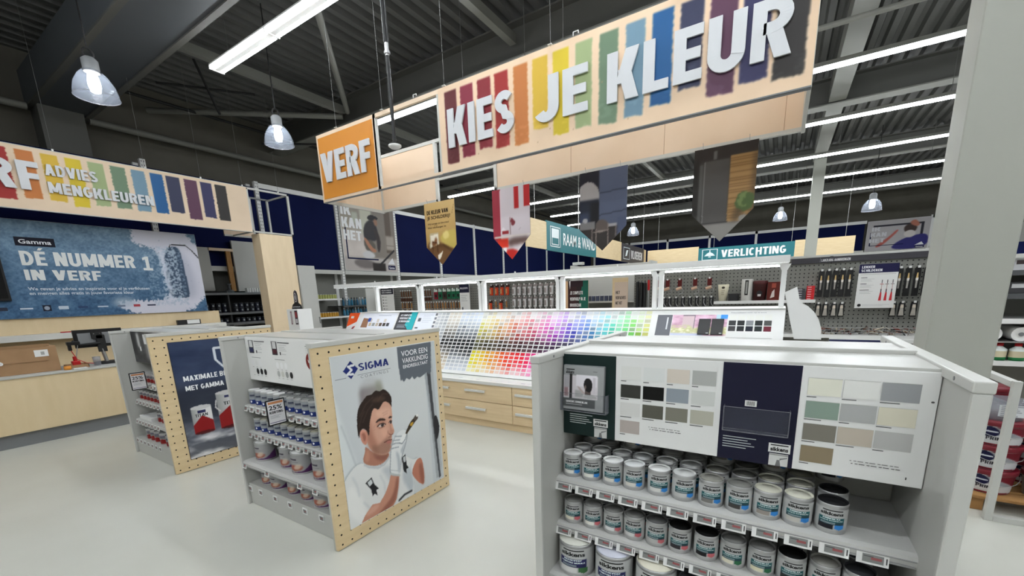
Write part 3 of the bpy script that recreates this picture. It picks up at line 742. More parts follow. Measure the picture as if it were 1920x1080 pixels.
# ---- middle stand
X0, X1 = -3.52, -2.325
tg = {.82: [-3.505 + .0915 * i for i in range(13)], .605: [-3.505 + .0955 * i for i in range(12)], .375: [-3.49, -3.16, -2.73, -2.55]}
tm, hd, fr = stand('paint_display_stand', 'middle paint stand with a pegboard end showing a painter poster', X0, X1, True,
                   [(.82, 1.556, .768), (.605, 1.556, .548), (.375, 1.47, .318)], tg, (.056, .045), 1.010, 1.350)
b = MB()
f2 = Fr((0, 1.41 + .074, .113), (1, 0, 0))
for i, u in enumerate((-3.50, -3.34, -3.13, -2.93, -2.74, -2.545)): price_tag(b, f2, u, 0, .056, .045)
b.out('base_price_tag', tm)
b = MB()
for u0, bc in ((.055, (40, 44, 84)), (.385, (84, 34, 44))):
    b.rect(fr, u0, .215, u0 + .07, .315, .001, 'print', (60, 60, 66)); b.rect(fr, u0 + .012, .262, u0 + .06, .312, .0016, 'print', (206, 206, 206)); b.rect(fr, u0 + .010, .225, u0 + .062, .255, .0016, 'print', bc)
    b.rect(fr, u0 + .085, .305, u0 + .235, .311, .001, 'print', (70, 70, 74)); b.lines(fr, u0 + .095, .288, .1, 4, .013, .003, .001, (170, 170, 172))
    b.rect(fr, u0 + .10, .218, u0 + .115, .24, .001, 'print', (60, 60, 62)); b.rect(fr, u0 + .125, .222, u0 + .18, .227, .001, 'print', (190, 190, 190))
    b.rect(fr, u0 + .02, .180, u0 + .15, .184, .001, 'print', (140, 140, 142))
rows = [[(0.05, .14, (226, 226, 226)), (.105, .14, (222, 222, 220)), (.16, .14, (228, 228, 228)), (.05, .075, (226, 226, 224)), (.105, .075, (40, 40, 42)), (.16, .075, (30, 30, 32)), (.215, .075, (26, 26, 28))], [(.40, .14, (236, 236, 236)), (.455, .14, (236, 236, 236)), (.51, .14, (236, 236, 236)), (.40, .075, (176, 178, 176)), (.455, .075, (206, 206, 198)), (.51, .075, (150, 152, 150)), (.565, .075, (34, 34, 36))]]
for row in rows:
    for u, v, c in row: b.ell(fr, u + .03, v, .019, .024, .001, 'print', c); b.rect(fr, u + .018, v - .034, u + .038, v - .031, .001, 'print', (150, 150, 150))
b.ell(fr, .86, .19, .06, .062, .001, 'print', (120, 40, 36), 24); b.text(fr, 'VERF', .825, .18, .07, .022, .0016, 0, 'print', (230, 220, 216), .03)
b.rect(fr, .81, .29, .93, .296, .001, 'print', (150, 150, 152)); b.lines(fr, .81, .275, .1, 3, .014, .003, .001, (180, 180, 182))
b.out('header_print', hd)
# poster of the painter
pf = Fr((X1 + .040, 1.515, .105), (0, 1, 0)); PW, PH = .93, 1.162
b = MB(); b.fbox(pf, 0, 0, PW, PH, 0.0008, .004, 'white'); po = b.out('poster', tm, label='poster of a painter with a brush')
cv = Canvas(250, 312, (206, 209, 211))
cv.a[:] = cv.color(((196, 201, 205), (216, 219, 219), (0, 0), (.9, .6)))
cv.poly([(-.02, .87), (.05, .55), (.14, .3), (-.02, .2)], (216, 221, 222), 6); cv.stroke([(.02, .62), (.06, .50), (.10, .36)], .008, (178, 184, 188), 3)
cv.poly([(.198, .86), (.418, .84), (.40, .62), (.19, .62)], ((136, 128, 132), (166, 164, 156), (.2, .7), (.42, .74)), 7); cv.rect(.19, .80, .42, .90, (206, 210, 212), 9, .8); cv.rect(.345, .62, .40, .82, (150, 152, 132), 6, .5)
cv.rect(.86, 0, 1, 1, (200, 205, 208), 2); cv.poly([(.855, .8), (.90, .8), (.915, .45), (.935, .02), (.905, .02), (.89, .45)], (160, 165, 170), 2, .9, False)
cv.poly([(.882, .86), (.905, .99), (.925, .99), (.93, .7), (.965, .02), (.94, .01), (.905, .5)], (64, 66, 70), 2, .95, False); cv.poly([(.925, .99), (.955, .99), (.985, .1), (.962, .02), (.93, .7)], (182, 186, 190), 1, 1, False)
cv.poly([(.919, .457), (.95, .49), (.975, .46), (.995, .38), (.955, .30), (.93, .31)], (44, 44, 48), 1)
# shirt with folds
shirt = [(-.03, .22), (-.01, .29), (.03, .325), (.08, .355), (.147, .368), (.208, .325), (.289, .295), (.349, .30), (.416, .335), (.50, .325), (.56, .30), (.61, .26), (.66, .235), (.73, .236), (.68, .17), (.635, .12), (.63, .02), (.6, -.03), (-.05, -.05)]
cv.poly([(x - .012, y + .006) for x, y in shirt], (176, 182, 186), 3, .8); cv.poly(shirt, (225, 226, 225), 1)
cv.poly([(.30, .28), (.36, .22), (.40, .12), (.36, .0), (.42, .0), (.47, .14), (.43, .27)], (192, 197, 202), 7, .85); cv.poly([(.02, .28), (.10, .20), (.16, .05), (.1, -.02), (-.02, .1)], (240, 240, 238), 8, .8); cv.poly([(.5, .18), (.56, .06), (.6, .0), (.64, .1), (.6, .22)], (182, 190, 197), 6, .85)
for q in ([(.06, .30), (.09, .24), (.10, .17)], [(.13, .12), (.18, .06), (.26, .03)], [(.30, .24), (.33, .18), (.33, .10)], [(.62, .22), (.60, .16), (.61, .08)], [(.52, .26), (.54, .18), (.53, .10)]): cv.stroke(q, .007, (186, 192, 197), 4, .9)
cv.stroke([(.17, .345), (.21, .318), (.29, .289), (.35, .294), (.41, .328)], .010, (186, 190, 194), 2)
# neck
cv.poly([(.195, .46), (.251, .40), (.33, .36), (.40, .36), (.405, .335), (.35, .307), (.29, .304), (.21, .328), (.155, .366), (.19, .42)], (176, 122, 102), 1); cv.poly([(.25, .41), (.32, .36), (.40, .352), (.40, .338), (.35, .312), (.27, .35)], (134, 86, 72), 4, .8); cv.poly([(.17, .37), (.21, .44), (.23, .40), (.21, .345)], (200, 146, 124), 4, .7)
# head: a three-quarter view facing right
face = [(.225, .60), (.250, .655), (.300, .69), (.366, .70), (.425, .705), (.466, .68), (.474, .600), (.470, .572), (.462, .552), (.466, .520), (.478, .484), (.470, .470), (.450, .464), (.449, .448), (.441, .437), (.446, .424), (.436, .412), (.434, .394), (.428, .372), (.400, .356), (.370, .352), (.320, .362), (.262, .396), (.226, .440), (.212, .50)]
cv.poly(face, (208, 160, 138), 1)
cv.poly([(.212, .52), (.225, .60), (.262, .60), (.275, .50), (.315, .43), (.305, .36), (.255, .40), (.22, .45)], (172, 120, 100), 7, .85); cv.poly([(.30, .635), (.40, .645), (.462, .635), (.466, .585), (.36, .585)], (226, 182, 160), 6, .7); cv.poly([(.34, .53), (.42, .51), (.42, .47), (.36, .46)], (222, 172, 150), 6, .7)
cv.poly([(.255, .45), (.30, .425), (.35, .44), (.385, .455), (.43, .448), (.446, .43), (.436, .40), (.428, .372), (.385, .352), (.32, .360), (.255, .40)], (128, 92, 78), 5, .55)
cv.poly([(.40, .455), (.43, .462), (.452, .458), (.45, .447), (.42, .446)], (132, 94, 80), 2, .6)
cv.stroke([(.372, .432), (.41, .436), (.445, .432)], .007, (104, 60, 54), 1); cv.poly([(.385, .430), (.415, .432), (.442, .428), (.436, .414), (.40, .412)], (178, 108, 98), 2, .9)
cv.poly([(.430, .565), (.448, .545), (.458, .50), (.478, .482), (.470, .468), (.448, .466), (.425, .474), (.437, .50), (.436, .53)], (190, 138, 118), 3, .8); cv.stroke([(.425, .474), (.44, .464), (.462, .466)], .007, (126, 78, 66), 1, .9); cv.stroke([(.418, .497), (.414, .482), (.425, .472)], .006, (150, 100, 84), 2, .8); cv.poly([(.452, .53), (.462, .52), (.470, .495), (.462, .49)], (226, 184, 164), 2, .7)
cv.poly([(.315, .565), (.335, .582), (.395, .575), (.41, .545), (.35, .530), (.32, .54)], (172, 122, 102), 5, .7)
cv.poly([(.305, .572), (.335, .590), (.375, .588), (.405, .574), (.40, .566), (.36, .574), (.325, .572)], (62, 44, 38), 1); cv.poly([(.428, .574), (.445, .584), (.466, .580), (.468, .570), (.445, .570)], (62, 44, 38), 1)
cv.poly([(.328, .544), (.348, .554), (.378, .552), (.398, .541), (.375, .534), (.348, .534)], (206, 190, 182), 1); cv.ell(.370, .543, .014, .010, (56, 46, 46), 1); cv.stroke([(.322, .545), (.346, .556), (.378, .554), (.402, .541)], .007, (58, 40, 36), 1); cv.stroke([(.335, .533), (.36, .529), (.39, .533)], .004, (140, 92, 78), 1)
cv.poly([(.436, .545), (.446, .552), (.462, .548), (.462, .537), (.445, .535)], (198, 180, 172), 1); cv.ell(.452, .543, .009, .009, (56, 46, 46), 1); cv.stroke([(.434, .546), (.447, .554), (.464, .549)], .006, (58, 40, 36), 1)
for q in ([(.29, .545), (.30, .56)], [(.285, .53), (.30, .535)], [(.385, .60), (.43, .607)], [(.38, .615), (.44, .622)]): cv.stroke(q, .004, (176, 124, 104), 2, .6)
cv.stroke([(.405, .47), (.392, .445), (.388, .425)], .006, (160, 108, 92), 3, .7)
# ear
cv.poly([(.160, .545), (.178, .560), (.205, .556), (.222, .535), (.224, .50), (.212, .462), (.192, .462), (.168, .49)], (202, 140, 120), 1); cv.poly([(.178, .535), (.200, .538), (.212, .515), (.205, .485), (.190, .485), (.183, .51)], (156, 98, 82), 2, .9); cv.stroke([(.166, .54), (.185, .551), (.208, .545)], .006, (222, 166, 146), 1, .8)
# hair
hair = [(.150, .50), (.146, .58), (.155, .65), (.182, .70), (.225, .728), (.262, .752), (.300, .744), (.335, .768), (.375, .752), (.415, .764), (.450, .738), (.476, .712), (.484, .676), (.474, .660), (.478, .632), (.468, .650), (.446, .672), (.41, .688), (.375, .668), (.345, .640), (.318, .664), (.29, .654), (.270, .612), (.252, .575), (.246, .53), (.236, .50), (.226, .545), (.19, .565), (.164, .55)]
cv.poly(hair, (46, 34, 30), 1); cv.poly([(.28, .71), (.34, .73), (.43, .715), (.42, .69), (.33, .69)], (82, 62, 52), 4, .7)
for q in ([(.18, .64), (.24, .70), (.31, .73)], [(.20, .60), (.25, .66), (.30, .69)], [(.35, .70), (.40, .735), (.45, .725)], [(.165, .58), (.19, .63), (.22, .66)]): cv.stroke(q, .007, (86, 66, 56), 2, .6)
# far upper arm, forearm
cv.poly([(.617, .151), (.65, .20), (.70, .235), (.742, .225), (.756, .17), (.756, .02), (.70, .05), (.65, .10)], (190, 124, 102), 1); cv.poly([(.70, .2), (.756, .18), (.756, .02), (.71, .05)], (140, 84, 68), 5, .7)
cv.poly([(.405, .22), (.487, .185), (.466, .11), (.436, .034), (.37, -.02), (.06, -.03), (.124, .034), (.203, .080), (.27, .065), (.328, .105), (.375, .16)], (198, 142, 120), 1, 1, False); cv.poly([(.455, .18), (.484, .18), (.46, .09), (.41, .0), (.2, -.02), (.3, .02), (.41, .07)], (146, 92, 76), 5, .85); cv.poly([(.12, .03), (.20, .075), (.27, .06), (.25, .035), (.17, .02)], (220, 172, 152), 4, .6)
# glove: cuff, palm, curled fingers, thumb
glove = [(.424, .345), (.434, .380), (.458, .410), (.482, .440), (.515, .464), (.560, .470), (.598, .462), (.604, .425), (.585, .385), (.560, .345), (.532, .308), (.512, .262), (.490, .175), (.395, .215), (.412, .28)]
cv.poly([(x + (.008 if x > .5 else -.008), y - .003) for x, y in glove], (146, 152, 158), 2); cv.poly(glove, (226, 228, 228), 1)
cv.poly([(.47, .36), (.51, .31), (.505, .2), (.475, .19), (.482, .28)], (174, 181, 187), 4, .9); cv.poly([(.52, .34), (.55, .36), (.585, .40), (.56, .345), (.53, .305)], (170, 177, 183), 3, .8)
for q in ([(.43, .400), (.48, .398), (.525, .388)], [(.452, .422), (.50, .414), (.548, .404)], [(.478, .444), (.52, .434), (.566, .424)], [(.42, .375), (.46, .372), (.505, .366)]): cv.stroke(q, .008, (158, 166, 172), 1, .95)
cv.poly([(.515, .395), (.54, .425), (.57, .440), (.598, .425), (.58, .400), (.55, .378)], (236, 237, 236), 1); cv.stroke([(.512, .392), (.545, .378), (.58, .398), (.600, .425)], .007, (140, 148, 154), 1); cv.stroke([(.395, .217), (.44, .197), (.490, .177)], .014, (186, 192, 190), 1); cv.stroke([(.402, .24), (.45, .222), (.497, .205)], .005, (186, 192, 194), 1)
# brush, straps
cv.poly([(.588, .438), (.623, .474), (.66, .503), (.70, .522), (.728, .502), (.68, .475), (.63, .446), (.604, .428)], (58, 46, 34), 1, 1, False); cv.poly([(.64, .478), (.66, .497), (.692, .492), (.665, .466)], (200, 156, 56), 1); cv.poly([(.685, .508), (.716, .540), (.748, .515), (.722, .492)], (80, 72, 66), 1); cv.ell(.732, .528, .012, .009, (240, 240, 236), 1)
cv.poly([(.161, .232), (.22, .25), (.239, .199), (.275, .160), (.250, .159), (.258, .12), (.23, .141), (.21, .13), (.208, .17), (.196, .188)], (32, 32, 36), 1, 1, False); cv.poly([(.178, .230), (.215, .241), (.226, .212), (.195, .20)], (206, 210, 212), 1, 1, False)
cv.poly([(.528, .287), (.568, .30), (.572, .225), (.592, .197), (.562, .196), (.567, .165), (.535, .19), (.531, .237)], (32, 32, 36), 1, 1, False); cv.poly([(.54, .285), (.562, .29), (.565, .25), (.543, .25)], (196, 200, 202), 1, 1, False); cv.stroke([(.46, .012), (.52, .03), (.6, .03)], .014, (40, 40, 44), 2)
cv.poly([(.582, 1.0), (.96, 1.0), (.943, .863), (.938, .80), (.918, .777), (.885, .80), (.856, .79), (.80, .775), (.771, .785), (.735, .772), (.714, .796), (.69, .778), (.677, .781), (.653, .794), (.622, .772), (.605, .79), (.591, .782), (.582, .867)], (100, 106, 114), 1, 1, False)
cv.poly([(.152, .965), (.209, .914), (.145, .863), (.085, .914)], (30, 44, 112), 0, 1, False); cv.stroke([(.175, .938), (.13, .935), (.155, .913), (.118, .892), (.165, .888)], .012, (226, 228, 232), 0, 1, .8); cv.rect(.02, .872, .105, .875, (120, 124, 134), 0); cv.rect(.2, .876, .50, .879, (140, 144, 150), 0)
pr = cv.flat('poster_print', po, pf, .004, .004, PW - .008, PH - .008, .0046)
b = MB()
b.text(pf, 'SIGMA', .215 * PW, .897 * PH, .27 * PW, .042 * PH, .0052, 0, 'print', (34, 48, 116), .02); b.text(pf, 'COATINGS', .225 * PW, .853 * PH, .25 * PW, .016 * PH, .0052, 0, 'print', (120, 124, 130), .0, 1.5)
b.text(pf, 'VOOR EEN', .617 * PW, .932 * PH, .29 * PW, .034 * PH, .0052, 0, 'print', (236, 238, 240), .010); b.text(pf, 'VAKKUNDIG', .622 * PW, .888 * PH, .285 * PW, .032 * PH, .0052, 0, 'print', (236, 238, 240), .012); b.text(pf, 'EINDRESULTAAT', .626 * PW, .855 * PH, .275 * PW, .022 * PH, .0052, 0, 'print', (236, 238, 240), .015)
b.out('poster_lettering', po)
# cans of the middle stand
G3 = 'slim blue paint cans on the middle stand'
for i in range(13):
    x = -3.43 + .0885 * i; lid = (232, 232, 230) if i < 5 or i > 9 else (120, 122, 120)
    can((x, 1.60, .82), .042, .122, 'sigma', (0, 0, 0), lid, '%s lidded slim blue can, %s from the left on the top shelf, middle stand' % ('white' if i < 5 or i > 9 else 'grey', ORD[i]), G3, .75)
    can((x + .01, 1.70, .82), .042, .122, 'sigma', (0, 0, 0), (120, 122, 120), 'slim blue can behind the %s can of the top shelf, middle stand' % ORD[i], G3, .75)
for i in range(12):
    x = -3.42 + .095 * i
    can((x, 1.60, .605), .042, .112, 'sigma', (0, 0, 0), (206, 204, 184) if i % 3 else (160, 160, 150), 'slim blue can, %s from the left on the second shelf, middle stand' % ORD[i], G3, .75)
G4 = 'wide purple paint cans on the middle stand'
for i, (x, r, h) in enumerate(((-3.40, .078, .15), (-3.06, .068, .165), (-2.88, .083, .16), (-2.63, .075, .165))):
    can((x, 1.60, .375), r, h, 'purple', (0, 0, 0), (228, 228, 226), 'purple based wide paint can, %s of four on the third shelf, middle stand' % ORD[i], G4, .6)
for i, (x, r, h) in enumerate(((-3.36, .062, .14), (-3.20, .075, .13), (-2.99, .062, .15), (-2.81, .066, .13), (-2.62, .082, .15), (-2.43, .075, .14))):
    can((x, 1.58, .18), r, h, 'purple', (0, 0, 0), (150, 150, 150), 'purple based wide paint can, %s of six on the bottom shelf, middle stand' % ORD[i], G4, .6)

def promo(fx, y0, zb, label, edge_y):
    fr = Fr((fx, y0, zb), (0, 1, 0)); r = root('price_sign', label, 'sign', (fx, y0 + .065, zb), 'discount signs on the paint stands')
    b = MB(); b.fbox(fr, 0, 0, .13, .178, -.004, 0, 'black'); b.out('frame', r, .002)
    b = MB(); b.rect(fr, .009, .009, .121, .169, .0008, 'print', (232, 230, 232)); b.rect(fr, .016, .148, .116, .164, .0014, 'print', (206, 140, 96)); b.text(fr, '25%', .018, .108, .088, .030, .0014, 0, 'print', (24, 24, 28), .03); b.text(fr, 'KORTING', .018, .082, .092, .017, .0014, 0, 'print', (24, 24, 28), .03)
    b.lines(fr, .02, .066, .075, 3, .008, .002, .0014, (150, 150, 154)); b.rect(fr, .012, .018, .118, .022, .0014, 'print', (60, 50, 110)); b.out('print', r)
    b = MB(); b.box((fx - .003, y0 + .128, zb + .02), (fx + .0, edge_y + .004, zb + .035), 'steel'); b.out('clip', r)
promo(-2.83, 1.372, .785, 'small black framed discount sign clipped to the top shelf of the middle stand', 1.554)

# ---- left stand
X0, X1 = -6.0, -4.83
tg = {.81: [-5.62, -5.53, -5.44, -5.35, -5.26], .60: [-5.965 + .098 * i for i in range(9)], .385: [-5.965 + .085 * i for i in range(8)]}
tl, hd, fr = stand('paint_display_stand', 'left paint stand with a pegboard end showing a dark cloudy poster', X0, X1, True,
                   [(.81, 1.556, .758), (.60, 1.556, .548), (.385, 1.52, .333)], tg, (.056, .045), 1.010, 1.350)
b = MB(); f2 = Fr((0, 1.41 + .074, .125), (1, 0, 0))
for i in range(7): price_tag(b, f2, -5.95 + .105 * i, 0, .056, .045)
b.out('base_price_tag', tl)
cv = Canvas(120, 44, (70, 70, 72)); N1 = cv.noise(5, 3, 4)
cv.a[:] = (20 + 95 * N1)[..., None]; cv.rect(0, .3, .1, 1, (40, 40, 42), 4); cv.rect(.14, .5, .2, .95, (190, 190, 190), 3); cv.rect(.17, .38, .21, .52, (226, 226, 226), 1); cv.rect(.3, .0, .4, .9, (140, 140, 142), 5, .7)
for i in range(4): cv.rect(.30 + .075 * i, .62, .36 + .075 * i, .92, (222, 222, 222), 0)
cv.rect(.56, .2, .68, .7, (150, 40, 40), 2); cv.rect(.0, .0, 1, .12, (70, 70, 72), 4)
cv.flat('header_print', hd, fr, .004, .002, X1 - X0 - .008, .336, .001)
pf = Fr((X1 + .040, 1.545, .11), (0, 1, 0)); PW, PH = .86, 1.16
b = MB(); b.fbox(pf, 0, 0, PW, PH, .0008, .004, 'charcoal'); po = b.out('poster', tl, label='dark cloudy poster with two paint tins')
cv = Canvas(180, 240, (52, 58, 74)); N1 = cv.noise(4, 21, 5, .6, 2.2); N2 = cv.noise(6, 5, 4, .5, 2)
base = cv.color(((96, 98, 104), (56, 68, 96), (0, .0), (0, .75)))
lo = np.clip((.42 - cv.V) / .3, 0, 1)
cv.a = base + ((N1 - .5) * 40)[..., None] + (lo * np.clip(N2 - .45, 0, 1) * 420)[..., None] * np.array([1, .97, .92])
cv.put((cv.V > .3) & (cv.V < .62), (34, 37, 46), 14, .6)
# two tins printed on the poster
for (x0, y0, x1, y1, h) in ((.085, .205, .295, .43, 0), (.36, .20, .66, .52, 1)):
    cv.rect(x0, y0, x1, y1, ((150, 152, 152), (226, 226, 226), (x0, 0), (x0 + .6 * (x1 - x0), 0)), 1); cv.ell((x0 + x1) / 2, y1, (x1 - x0) / 2, .018, (200, 200, 200), 1)
    m = y0 + .5 * (y1 - y0); cv.poly([(x0, y0), (x1, y0), (x1, m - .02), ((x0 + x1) / 2, m + .04), (x0, m - .04)], (140, 28, 30), 1, 1, False); cv.ell((x0 + x1) / 2, y0, (x1 - x0) / 2, .014, (70, 18, 20), 1, .8)
    cv.rect(x0 + .3 * (x1 - x0), y1 - .05, x0 + .7 * (x1 - x0), y1 - .028, (44, 48, 90), 0)
    if h: cv.stroke([(x0 - .005, y1 - .06), (x0 - .02, y1 - .12), (x0 + .02, y1 - .16)], .014, (200, 200, 200), 1); cv.rect(x0 + .30, y0 + .01, x0 + .20, y0 + .08, (230, 230, 230), 0)
cv.stroke([(.43, .92), (.43, .82), (.50, .75), (.57, .82), (.57, .92), (.43, .92)], .018, (206, 212, 220), 1, 1, .75)
cv.flat('poster_print', po, pf, .004, .004, PW - .008, PH - .008, .0046)
b = MB()
b.text(pf, 'MAXIMALE BESCHERMING', .070, .775, .70, .050, .0052, 0, 'print', (236, 238, 240), .03); b.text(pf, 'MET GAMMA', .072, .680, .335, .048, .0052, 0, 'print', (236, 238, 240), .03)
b.text(pf, 'TITAN', .105, .405, .11, .030, .0052, 0, 'print', (50, 60, 60), .02); b.text(pf, 'TITAN', .37, .47, .15, .035, .0052, 0, 'print', (50, 60, 60), .02)
b.out('poster_lettering', po)
G5 = 'red based paint tins on the left stand'
n = 0
for z, xs, r, h in ((.81, [-5.76 + .092 * i for i in range(9)], .044, .105), (.60, [-5.89 + .096 * i for i in range(11)], .044, .105), (.385, (-5.50, -5.40, -5.30, -5.10), .045, .115), (.18, (-5.72, -5.61, -5.50, -5.36, -5.2), .055, .125)):
    n += 1
    for i, x in enumerate(xs):
        can((x, 1.61 if z > .3 else 1.56, z), r, h, 'titan', (0, 0, 0), (150, 150, 148), 'red based tin, %s from the left on the %s shelf of the left stand' % (ORD[i], ('top', 'second', 'third', 'bottom')[n - 1]), G5, .6)
b = MB(); b.box((-5.95, 1.54, .385), (-5.62, 1.80, .425), 'white'); tag(b.out('shelf_tray', bevel=.004), 'empty white tray on the third shelf of the left stand', 'tray')
promo(-5.44, 1.395, .78, 'small black framed discount sign clipped to the top shelf of the left stand', 1.554)

# ================================================================== COLOUR COUNTER
cx0, cx1 = -6.5, .06
t = root('colour_counter', 'long white and wood colour counter with a sloping board of paint colour chips', 'colour counter', ((cx0 + cx1) / 2, 4.6, 0))
b = MB(); b.box((cx0, 4.0, .09), (cx1, 5.2, .54), 'drawer_wood'); b.box((cx0 + .03, 4.01, 0), (cx1 - .03, 5.17, .09), 'drawer_wood'); b.out('body', t)
b = MB(); b.box((cx0 - .01, 3.955, .548), (cx1 + .01, 5.24, .588), 'white_gloss'); wt = b.out('worktop', t, .004)
fr = Fr((cx0, 3.955, .589), (1, 0, 0), (0, 1, 0))
b = MB()
for i in range(30):
    u = 2.75 + .062 * i + .03 * (i % 3)
    if i % 4 != 3: b.rect(fr, u, .06 + .01 * (i % 2), u + .035 + .012 * (i % 3), .075 + .01 * (i % 2), .0008, 'print', (150, 152, 160) if i % 5 else (90, 94, 110))
b.out('worktop_print', wt)
# drawers: modules 1.32 wide, two tiers, two handles each
for k in range(5):
    x0 = -6.48 + 1.31 * k
    for tier, (z0, z1) in enumerate(((.095, .322), (.328, .545))):
        b = MB(); b.box((x0 + .003, 3.975, z0), (x0 + 1.305, 4.0, z1), 'drawer_wood'); dr = b.out('drawer', t, .003)
        for hx0 in (x0 + .05 - .0, x0 + .62):
            hu = hx0 - .0
            zc = .458 if tier else .228
            b = MB(); b.box((hu, 3.948, zc - .014), (hu + .31, 3.955, zc + .014), 'white_gloss'); b.box((hu, 3.950, zc + .008), (hu + .31, 3.975, zc + .014), 'white_gloss')
            b.out('handle', dr, .003, label='white bar handle')
# sloping board
by0, bz0, by1, bz1 = 4.20, .60, 4.72, 1.392
sl = Vector((0, by1 - by0, bz1 - bz0)); SL = sl.length
fr = Fr((cx0, by0, bz0), (1, 0, 0), sl)
b = MB(); b.fbox(fr, .45, 0, cx1 - cx0, SL, -.02, 0, 'white'); b.add([(cx0 + .45, by0, bz0), (cx0 + .45, by1, bz1), (cx0 + .45, 5.2, bz1), (cx0 + .45, 5.2, bz0)], [(0, 1, 2, 3)], 'white'); b.add([(cx1, by0, bz0), (cx1, 5.2, bz0), (cx1, 5.2, bz1), (cx1, by1, bz1)], [(0, 1, 2, 3)], 'white')
b.box((cx0 + .45, by1 - .02, bz1 - .004), (cx1, 5.22, bz1 + .002), 'white'); bd = b.out('chip_board', t)
def chip(c, r):
    """colour of one paint chip, column c of 41, row r of 17 from the top"""
    import colorsys
    j = ((c * 73 + r * 151) % 17 - 8) / 8.0
    if c < 3:
        v = .86 - .05 * c - .02 * (r % 4) - (.25 if r > 14 else 0); s = .04; h = .6
    elif c < 11:
        k = c - 3
        f = [.90, .86, .82, .76, .68, .55, .42, .32, .16, .13, .30, .42, .56, .66, .75, .83, .88][r]
        f = f + (k * .012 if r < 8 else (-.05 * (k - 2) if 9 <= r <= 12 else 0)) + .03 * j
        if r == 4 + 0 and k == 4: f -= .2
        h = .1 if (k < 3) else .6; s = .10 if r < 8 else (.18 if r > 11 and k < 3 else .06); v = f
        if 8 <= r <= 10: s = .1
        if r in (8, 9): v = .06 + .02 * abs(j)
    else:
        k = c - 11; q = k / 29.0
        HS = [(0, .155), (.10, .115), (.20, .06), (.27, .01), (.36, -.03), (.46, -.12), (.55, -.24), (.62, -.34), (.70, -.40), (.78, -.48), (.86, -.58), (.93, -.70), (1.0, -.83)]
        for (a, ha), (bq, hb) in zip(HS[:-1], HS[1:]):
            if a <= q <= bq: h = ha + (hb - ha) * (q - a) / (bq - a)
        h = h % 1.0
        s = [.10, .18, .30, .42, .52, .58, .62, .60, .58, .50, .52, .92, .95, .90, .72, .48, .30][r]
        v = [.98, .97, .95, .93, .92, .88, .80, .66, .42, .30, .40, .95, .98, .98, .97, .97, .97][r]
        if q > .55 and r > 4: v = v * .95
        s = min(1, max(.04, s + .14 * j)); v = max(.1, v - .10 * max(0, j) * (1 if 3 < r < 11 else .3))
        if (c * 7 + r) % 6 == 0 and r < 9: s *= .55; v *= .88
    a = colorsys.hsv_to_rgb(h, s * .90, max(.03, min(1, v)) * (.90 if c >= 11 else .94))
    return tuple(int(255 * x) for x in a)
b = MB()
pit = .0758; u00 = (-4.26) - cx0; rowh = (SL - .05) / 17.0
for c in range(41):
    for r in range(17):
        u = u00 + pit * c; v = SL - .014 - rowh * (r + 1)
        if c < 2 and 5 < r < 13 and c == 0: continue
        b.rect(fr, u + .008, v + .007, u + pit - .006, v + rowh - .006, .0012, 'print', chip(c, r))
b.out('colour_chips', bd, label='grid of small paint colour chips in all hues')
b = MB()
# right-hand boards on the slope
def sx(x): return x - cx0
def sv(z): return (z - bz0) / (bz1 - bz0) * SL
R0 = -1.10
b.rect(fr, sx(-1.09), sv(1.13), sx(-.94), sv(1.335), .001, 'print', (92, 94, 100)); b.rect(fr, sx(-1.085), sv(1.135), sx(-.945), sv(1.33), .0014, 'print', (104, 106, 112)); b.rect(fr, sx(-.99), sv(1.19), sx(-.975), sv(1.31), .002, 'print', (212, 214, 216))
b.out('door_print', bd)
cv = Canvas(80, 44, (214, 176, 196)); N1 = cv.noise(9, 8, 4); cv.a += ((N1 - .5) * 90)[..., None] * np.array([.8, 1, .9]); cv.rect(.20, .2, .42, .98, (208, 186, 190), 1); cv.rect(.2, .94, .42, .98, (110, 100, 110), 0); cv.rect(.41, .3, .43, .98, (96, 96, 100), 0)
N2 = cv.noise(14, 3, 3); cv.put((cv.V < .45 * N2 + .18) & (cv.V > .08), (196, 200, 142), 2, .9); cv.put((N2 > .62) & (cv.V < .4), (240, 236, 214), 1, .8); cv.rect(0, 0, .6, .1, (200, 206, 228), 2); cv.rect(.80, .8, .90, 1, (190, 222, 244), 0); cv.rect(.88, .8, 1, 1, (72, 150, 226), 0)
cv.flat('flower_photo', bd, fr, sx(-.935), sv(1.135), .52, sv(1.335) - sv(1.135), .001, label='photo of a pink wall with flowers')
for k, x in enumerate((-.672, -.552)):
    b = MB(); f5 = fr; b.fbox(fr, sx(x), sv(1.142), sx(x) + .108, sv(1.29), .002, .018, 'black'); b.rect(fr, sx(x) + .078, sv(1.15), sx(x) + .10, sv(1.156), .0186, 'print', (220, 222, 222)); 
    if k: b.rect(fr, sx(x) + .004, sv(1.255), sx(x) + .104, sv(1.262), .0186, 'print', (44, 46, 46))
    b.out('sample_tile', bd, .003, label=('black ribbed sample tile', 'black green sample tile with a groove')[k])
b = MB(); b.fbox(fr, sx(-.412), sv(1.122), sx(-.028), sv(1.332), .001, .006, 'white')
cs = [[(226, 226, 220)] * 5, [(54, 56, 58), (38, 40, 42), (136, 138, 142), (40, 44, 44), (78, 78, 76)], [(60, 58, 60), (28, 30, 34), (28, 32, 46), (34, 40, 40), (104, 26, 44)]]
for j, row in enumerate(cs):
    for i, c in enumerate(row):
        u = sx(-.40) + .0745 * i; v = sv(1.285 - .052 * (j - 1)) ; b.rect(fr, u, v - .062 * 1.02, u + .062, v - .008, .0066, 'print', c)
b.text(fr, 'Kleurenkaart voor op je hout', sx(-.39), sv(1.348), .3, .012, .0012, 0, 'print', (120, 124, 136), .01)
b.out('swatch_card', bd, label='white card with dark colour swatches')
